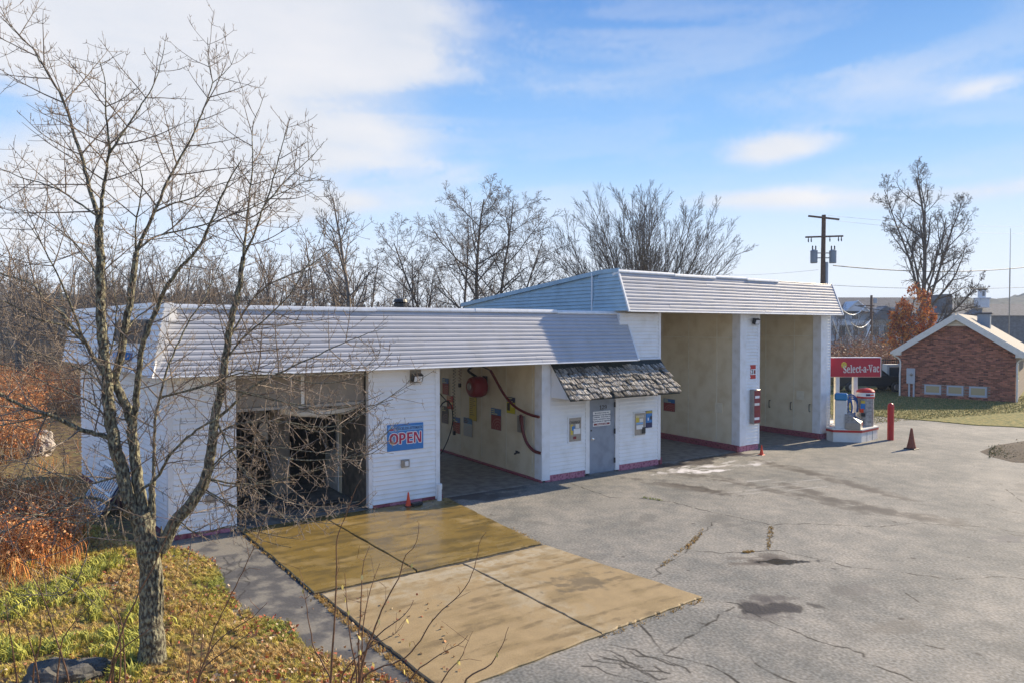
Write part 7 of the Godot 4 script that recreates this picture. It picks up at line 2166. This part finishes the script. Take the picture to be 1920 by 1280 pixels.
func build_poles() -> void:
	var face := Basis(cam_right, Vector3.UP, cam_right.cross(Vector3.UP))
	var D := 48.0
	var base := at(1542, HORIZON, D)
	var px := D / FOCAL
	var yy := func(v: float) -> float: return 3.95 + (HORIZON - v) * px
	var p := thing("utility_pole", "tall wooden utility pole with two crossarms and grey transformers", "utility pole", Vector3(base.x, 0, base.z))
	p.basis = face
	var b := MB.new()
	b.tube(PackedVector3Array([Vector3(-0.03, -0.05, 0), Vector3(0.05, yy.call(404.0), 0)]), PackedFloat32Array([0.19, 0.14]), 12, true)
	put(p, "pole", b, M.pole_wood)
	bx(p, "crossarm", Vector3(-1.12, -0.06, 0.13), Vector3(1.05, 0.06, 0.23), M.pole_wood, 0.01, Transform3D(Basis(Vector3.BACK, -0.11), Vector3(0.0, yy.call(410.0), 0)))
	var ca := bx(p, "crossarm", Vector3(-1.3, -0.055, 0.13), Vector3(1.33, 0.055, 0.23), M.pole_wood, 0.01, Transform3D(Basis(Vector3.BACK, 0.03), Vector3(0.0, yy.call(445.0), 0)))
	for x in [-1.1, -0.9, 0.4, 1.0, 1.2]:
		var ins := MB.new()
		ins.lathe([Vector2(0.02, -0.36), Vector2(0.05, -0.33), Vector2(0.03, -0.28), Vector2(0.055, -0.22), Vector2(0.03, -0.16), Vector2(0.03, -0.05)], 8, Transform3D(Basis(), Vector3(x, 0, 0.18)))
		put(ca, "insulator", ins, M.black_metal)
	for x in [-0.64, 0.68]:
		var tr := MB.new()
		tr.lathe([Vector2(0.0, 0.0), Vector2(0.22, 0.0), Vector2(0.235, 0.05), Vector2(0.235, 0.80), Vector2(0.25, 0.82), Vector2(0.25, 0.86), Vector2(0.12, 0.93), Vector2(0.0, 0.95)], 18, Transform3D(Basis(), Vector3(x, yy.call(494.0), 0.05)))
		var to := put(p, "transformer", tr, M.transformer_grey)
		for q in [-0.1, 0.12]:
			var bu := MB.new()
			bu.lathe([Vector2(0.03, 0.9), Vector2(0.055, 0.98), Vector2(0.035, 1.05), Vector2(0.055, 1.12), Vector2(0.03, 1.2), Vector2(0.0, 1.24)], 8, Transform3D(Basis(), Vector3(x + q, yy.call(494.0), 0.05)))
			put(to, "bushing", bu, M.black_metal)
		bx(p, "bracket", Vector3(minf(x, 0), yy.call(485.0), -0.03), Vector3(maxf(x, 0), yy.call(485.0) + 0.07, 0.03), M.dull_steel)
		bx(p, "bracket", Vector3(minf(x, 0), yy.call(476.0), -0.03), Vector3(maxf(x, 0), yy.call(476.0) + 0.07, 0.03), M.dull_steel)
	b = MB.new()
	b.tube(PackedVector3Array([Vector3(0.24, 0, 0.05), Vector3(0.26, yy.call(492.0), 0.05)]), even(0.1, 2), 10, true)
	put(p, "conduit", b, M.meter_grey)
	# smaller pole behind
	var D2 := 74.0
	var b2 := at(1634, HORIZON, D2)
	var q2 := thing("utility_pole", "distant utility pole with looping cables before the apartment block", "utility pole", Vector3(b2.x, 0, b2.z))
	q2.basis = face
	var h2 := 3.95 + (HORIZON - 554) * D2 / FOCAL
	b = MB.new()
	b.tube(PackedVector3Array([Vector3(0, -0.05, 0), Vector3(0, h2, 0)]), PackedFloat32Array([0.16, 0.12]), 8, true)
	put(q2, "pole", b, M.pole_wood)
	bx(q2, "crossarm", Vector3(-1.5, h2 - 1.2, 0.13), Vector3(0.2, h2 - 1.08, 0.23), M.pole_wood)
	bx(q2, "crossarm", Vector3(-1.2, h2 - 1.9, 0.13), Vector3(0.2, h2 - 1.8, 0.23), M.pole_wood)
	bx(q2, "junction_box", Vector3(0.12, h2 - 0.9, 0.14), Vector3(0.42, h2 - 0.35, 0.4), M.meter_grey, 0.02, Transform3D(Basis(Vector3.BACK, 0.0), Vector3.ZERO))
	# wires
	wire("thick black cable running right from the utility pole transformers", at(1563, 498, D), at(2050, 480, D + 20), 0.9, 0.035)
	wire("thin wire running low behind the roof to the right edge", at(1560, 535, D), at(2050, 531, D + 8), 0.35, 0.014)
	wire("black service cable from the distant pole to the brick house roof", at(1604, 573, 60), at(1862, 589, 42), 0.35, 0.03)
	wire("thin wire from the top crossarm to the right", at(1569, 414, D), at(2050, 430, D + 60), 0.8, 0.008)
	wire("thin wire from the pole top to the right", at(1553, 404, D), at(2050, 415, D + 60), 0.8, 0.008)
	wire("thin wire leaving the pole to the left behind the roof", at(1535, 506, D), at(1300, 512, D + 30), 0.3, 0.008)
	for k in 4:
		var e: Array = [[1562, 598, 1622, 622, 3.0], [1585, 600, 1622, 610, 2.2], [1596, 604, 1622, 600, 0.7], [1575, 575, 1612, 574, 0.9]][k]
		wire(["lowest drooping pale cable left of the distant pole", "second drooping pale cable left of the distant pole", "short drooping pale cable left of the distant pole", "small pale cable loop under the distant pole's crossarm"][k], at(e[0], e[1], 70), at(e[2] + 11, e[3], 73.5), e[4], 0.055, M.white_plastic)

func far_window(parent: Node, x: float, y: float, w: float, h: float, z: float) -> void:
	var f := bx(parent, "window", Vector3(x - w / 2, y, z), Vector3(x + w / 2, y + h, z + 0.08), M.far_white_wall)
	bx(f, "pane", Vector3(x - w / 2 + 0.12, y + 0.12, z + 0.081), Vector3(x + w / 2 - 0.12, y + h - 0.12, z + 0.1), M.glass_dark)

func build_far() -> void:
	var face := Basis(cam_right, Vector3.UP, cam_right.cross(Vector3.UP))
	# grey apartment block
	var D := 130.0
	var s := D / FOCAL
	var o := at(1672, HORIZON, D)
	var a := thing("apartment_block", "grey three-storey apartment block with dark roof behind the thicket", "building", Vector3(o.x, 0, o.z))
	a.basis = face
	var X := func(u: float) -> float: return (u - 1672.0) * s
	var Y := func(v: float) -> float: return 3.95 + (HORIZON - v) * s
	bx(a, "wall", Vector3(X.call(1552.0), -0.05, -12.0), Vector3(X.call(1778.0), Y.call(588.0), 0.0), M.far_grey_wall)
	var rf := MB.new()
	rf.prism([Vector2(-0.8, Y.call(588.0)), Vector2(13.0, Y.call(588.0)), Vector2(6.0, Y.call(556.0)), Vector2(5.0, Y.call(556.0))], X.call(1545.0), X.call(1781.0), Transform3D(Basis(Vector3(0, 0, -1), Vector3(0, 1, 0), Vector3(1, 0, 0)), Vector3.ZERO))
	put(a, "roof", rf, M.far_roof)
	bx(a, "roof_end_wall", Vector3(X.call(1768.0), Y.call(588.0), -6.0), Vector3(X.call(1780.0), Y.call(552.0), 0.9), M.far_roof)
	for g in [[1600.0, 22.0, 565.0, 584.0], [1655.0, 34.0, 574.0, 600.0]]:
		var gm := MB.new()
		gm.prism([Vector2(X.call(g[0] - g[1]), Y.call(g[3])), Vector2(X.call(g[0] + g[1]), Y.call(g[3])), Vector2(X.call(g[0]), Y.call(g[2]))], -3.0, 1.6)
		var gp := put(a, "gable", gm, M.far_roof if g[0] > 1620 else M.far_white_wall)
		if g[0] > 1620:
			bx(a, "dormer_wall", Vector3(X.call(1638.0), Y.call(603.0), -2.0), Vector3(X.call(1682.0), Y.call(577.0), 1.2), M.far_grey_wall)
			far_window(a, X.call(1667.0), Y.call(594.0), 1.5, 1.6, 1.2)
		else:
			for sg in [-1.0, 1.0]:
				var tb := MB.new()
				tb.tube(PackedVector3Array([Vector3(X.call(g[0] + sg * g[1]), Y.call(g[3]), 1.7), Vector3(X.call(g[0]), Y.call(g[2]), 1.7)]), even(0.18, 2), 4, true)
				put(gp, "barge_board", tb, M.far_white_wall)
	for v in [606.0, 640.0]: bx(a, "belt_course", Vector3(X.call(1556.0), Y.call(v), 0.002), Vector3(X.call(1776.0), Y.call(v) + 0.45, 0.12), M.far_white_wall)
	bx(a, "balcony", Vector3(X.call(1560.0), Y.call(610.0), 0.121), Vector3(X.call(1622.0), Y.call(603.0), 1.8), M.far_white_wall)
	for u in [1564.0, 1590.0, 1619.0]: bx(a, "column", Vector3(X.call(u) - 0.2, 0.0, 1.4), Vector3(X.call(u) + 0.2, Y.call(610.0) - 0.01, 1.75), M.far_white_wall)
	for u in [1578.0, 1603.0, 1642.0, 1664.0, 1690.0, 1718.0, 1746.0]:
		far_window(a, X.call(u), Y.call(630.0), 1.6, 1.9, 0.0)
		far_window(a, X.call(u), Y.call(660.0), 1.6, 1.9, 0.0)
		if u < 1620.0: far_window(a, X.call(u), Y.call(600.0), 1.5, 1.3, 0.0)
	# long dark roof with a white cupola
	var D2 := 150.0
	var s2 := D2 / FOCAL
	var o2 := at(1860, HORIZON, D2)
	var c := thing("long_building", "long dark roofed building with a white cupola beyond the brick house", "building", Vector3(o2.x, 0, o2.z))
	c.basis = face
	bx(c, "wall", Vector3(-9.5, -0.05, -10.0), Vector3(22.0, 3.95 + (HORIZON - 592) * s2, 0.0), M.far_roof)
	var r2 := MB.new()
	r2.prism([Vector2(-0.8, 3.95 + (HORIZON - 592) * s2), Vector2(11.0, 3.95 + (HORIZON - 592) * s2), Vector2(5.5, 3.95 + (HORIZON - 569) * s2), Vector2(4.5, 3.95 + (HORIZON - 569) * s2)], -10.0, 22.6, Transform3D(Basis(Vector3(0, 0, -1), Vector3(0, 1, 0), Vector3(1, 0, 0)), Vector3.ZERO))
	put(c, "roof", r2, M.far_roof)
	var cx := (1850.0 - 1860.0) * s2
	var cy := func(v: float) -> float: return 3.95 + (HORIZON - v) * s2
	var cu := bx(c, "cupola", Vector3(cx - 1.05, cy.call(577.0), -2.6), Vector3(cx + 1.05, cy.call(560.0), -0.5), M.far_white_wall, 0.05)
	bx(cu, "cornice", Vector3(cx - 1.2, cy.call(560.0) + 0.003, -2.75), Vector3(cx + 1.2, cy.call(558.0), -0.35), M.far_white_wall)
	bx(cu, "belfry", Vector3(cx - 0.55, cy.call(558.0) + 0.003, -2.1), Vector3(cx + 0.55, cy.call(543.0), -1.0), M.far_white_wall)
	bx(cu, "louver", Vector3(cx - 0.25, cy.call(555.0), -0.999), Vector3(cx + 0.25, cy.call(546.0), -0.95), M.glass_dark)
	bx(cu, "cap", Vector3(cx - 0.75, cy.call(543.0) + 0.003, -2.3), Vector3(cx + 0.75, cy.call(540.5), -0.8), M.far_roof)
	# parked dark car behind the vacuums
	var p := at(1626, HORIZON, 42.5)
	var car := thing("parked_car", "dark parked car partly hidden behind the vacuum sign posts", "car", Vector3(p.x, 0, p.z))
	car.basis = face
	var body := MB.new()
	body.prism([Vector2(-2.2, 0.42), Vector2(2.2, 0.38), Vector2(2.22, 0.8), Vector2(2.1, 0.92), Vector2(1.0, 1.02), Vector2(0.35, 1.52), Vector2(-1.4, 1.58), Vector2(-1.95, 1.1), Vector2(-2.2, 1.0)], -0.85, 0.85)
	put(car, "body", body, M.car_dark)
	var gl := MB.new()
	gl.prism([Vector2(-1.25, 1.04), Vector2(-0.3, 1.04), Vector2(-0.3, 1.45), Vector2(-1.1, 1.48)], 0.851, 0.86)
	put(car, "window", gl, M.glass_dark)
	gl = MB.new()
	gl.prism([Vector2(-0.22, 1.04), Vector2(0.8, 1.04), Vector2(0.3, 1.43), Vector2(-0.22, 1.45)], 0.851, 0.86)
	put(car, "window", gl, M.glass_dark)
	for x in [-1.35, 1.4]:
		for z in [0.87, -0.87]:
			var wh := MB.new()
			wh.lathe([Vector2(0.0, -0.11), Vector2(0.30, -0.11), Vector2(0.34, -0.07), Vector2(0.34, 0.07), Vector2(0.30, 0.11), Vector2(0.0, 0.11)], 18, Transform3D(Basis(Vector3.RIGHT, PI / 2), Vector3(x, 0.34, z - 0.05 * signf(z))))
			var wo := put(car, "wheel", wh, M.black_rubber)
			var rm := MB.new()
			rm.lathe([Vector2(0.0, 0.0), Vector2(0.2, 0.0), Vector2(0.17, 0.02), Vector2(0.0, 0.03)], 12, Transform3D(Basis(Vector3.RIGHT, PI / 2 * signf(z)), Vector3(x, 0.34, z + 0.065 * signf(z))))
			put(wo, "rim", rm, M.steel)
	bx(car, "headlight", Vector3(2.0, 0.68, 0.5), Vector3(2.23, 0.82, 0.8), M.lens, 0.02)
	# pale framed enclosure beside the house
	var e := at(1682, HORIZON, 43.5)
	var en := thing("storage_enclosure", "pale framed enclosure with a dark front panel beside the brick house", "enclosure", Vector3(e.x, 0, e.z))
	en.basis = face
	bx(en, "panel", Vector3(-0.45, 0.12, -0.5), Vector3(0.6, 1.42, 0.0), M.glass_dark)
	bx(en, "post", Vector3(-0.6, 0.0, -0.55), Vector3(-0.452, 1.62, 0.04), M.paper, 0.01)
	bx(en, "top_rail", Vector3(-0.451, 1.45, -0.55), Vector3(0.75, 1.62, 0.04), M.paper, 0.01)
	bx(en, "bottom_rail", Vector3(-0.451, 0.0, -0.55), Vector3(0.75, 0.12, 0.04), M.paper, 0.01)
	# low dark fence behind
	var f0 := at(1652, HORIZON, 46.0)
	var fe := thing("iron_fence", "dark iron fence between the thicket and the brick house", "fence", Vector3(f0.x, 0, f0.z))
	fe.basis = face
	for yv in [0.4, 1.15, 1.75]: bx(fe, "rail", Vector3(-4.0, yv, -0.02), Vector3(2.6, yv + 0.05, 0.02), M.black_metal)
	for k in 45: bx(fe, "picket", Vector3(-4.0 + k * 0.15, 0.05, -0.045), Vector3(-3.975 + k * 0.15, 1.85, -0.022), M.black_metal)
	# slatted panel leaning on the left wall
	var lp := thing("slatted_panel", "white slatted panel leaning against the left side wall", "panel", Vector3(0.62, 0.0, -17.2))
	lp.basis = Basis(Vector3(0.157, 0, 0.988), Vector3(0.5, 0.86, -0.08).normalized(), Vector3(-0.86, 0.5, 0.13)).orthonormalized()
	bx(lp, "sheet", Vector3(-0.8, 0.02, -0.03), Vector3(0.8, 1.0, 0.0), M.sign_navy)
	for k in 11: bx(lp, "slat", Vector3(-0.8 + k * 0.155, 0.0, 0.002), Vector3(-0.75 + k * 0.155, 1.02, 0.03), M.white_plastic, 0.004)
	for yv in [0.0, 0.48, 0.97]: bx(lp, "cross_bar", Vector3(-0.82, yv, 0.031), Vector3(0.82, yv + 0.05, 0.045), M.white_plastic, 0.004)

func _ready() -> void:
	rng.seed = 2024
	set_up_view()
	print("sky ", Time.get_ticks_msec())
	make_materials()
	build_ground()
	print("ground ", Time.get_ticks_msec())
	build_wash()
	build_fittings()
	build_auto_bay()
	print("wash ", Time.get_ticks_msec())
	build_vacuums()
	build_house()
	build_poles()
	build_far()
	build_plants()
	print("all ", Time.get_ticks_msec())
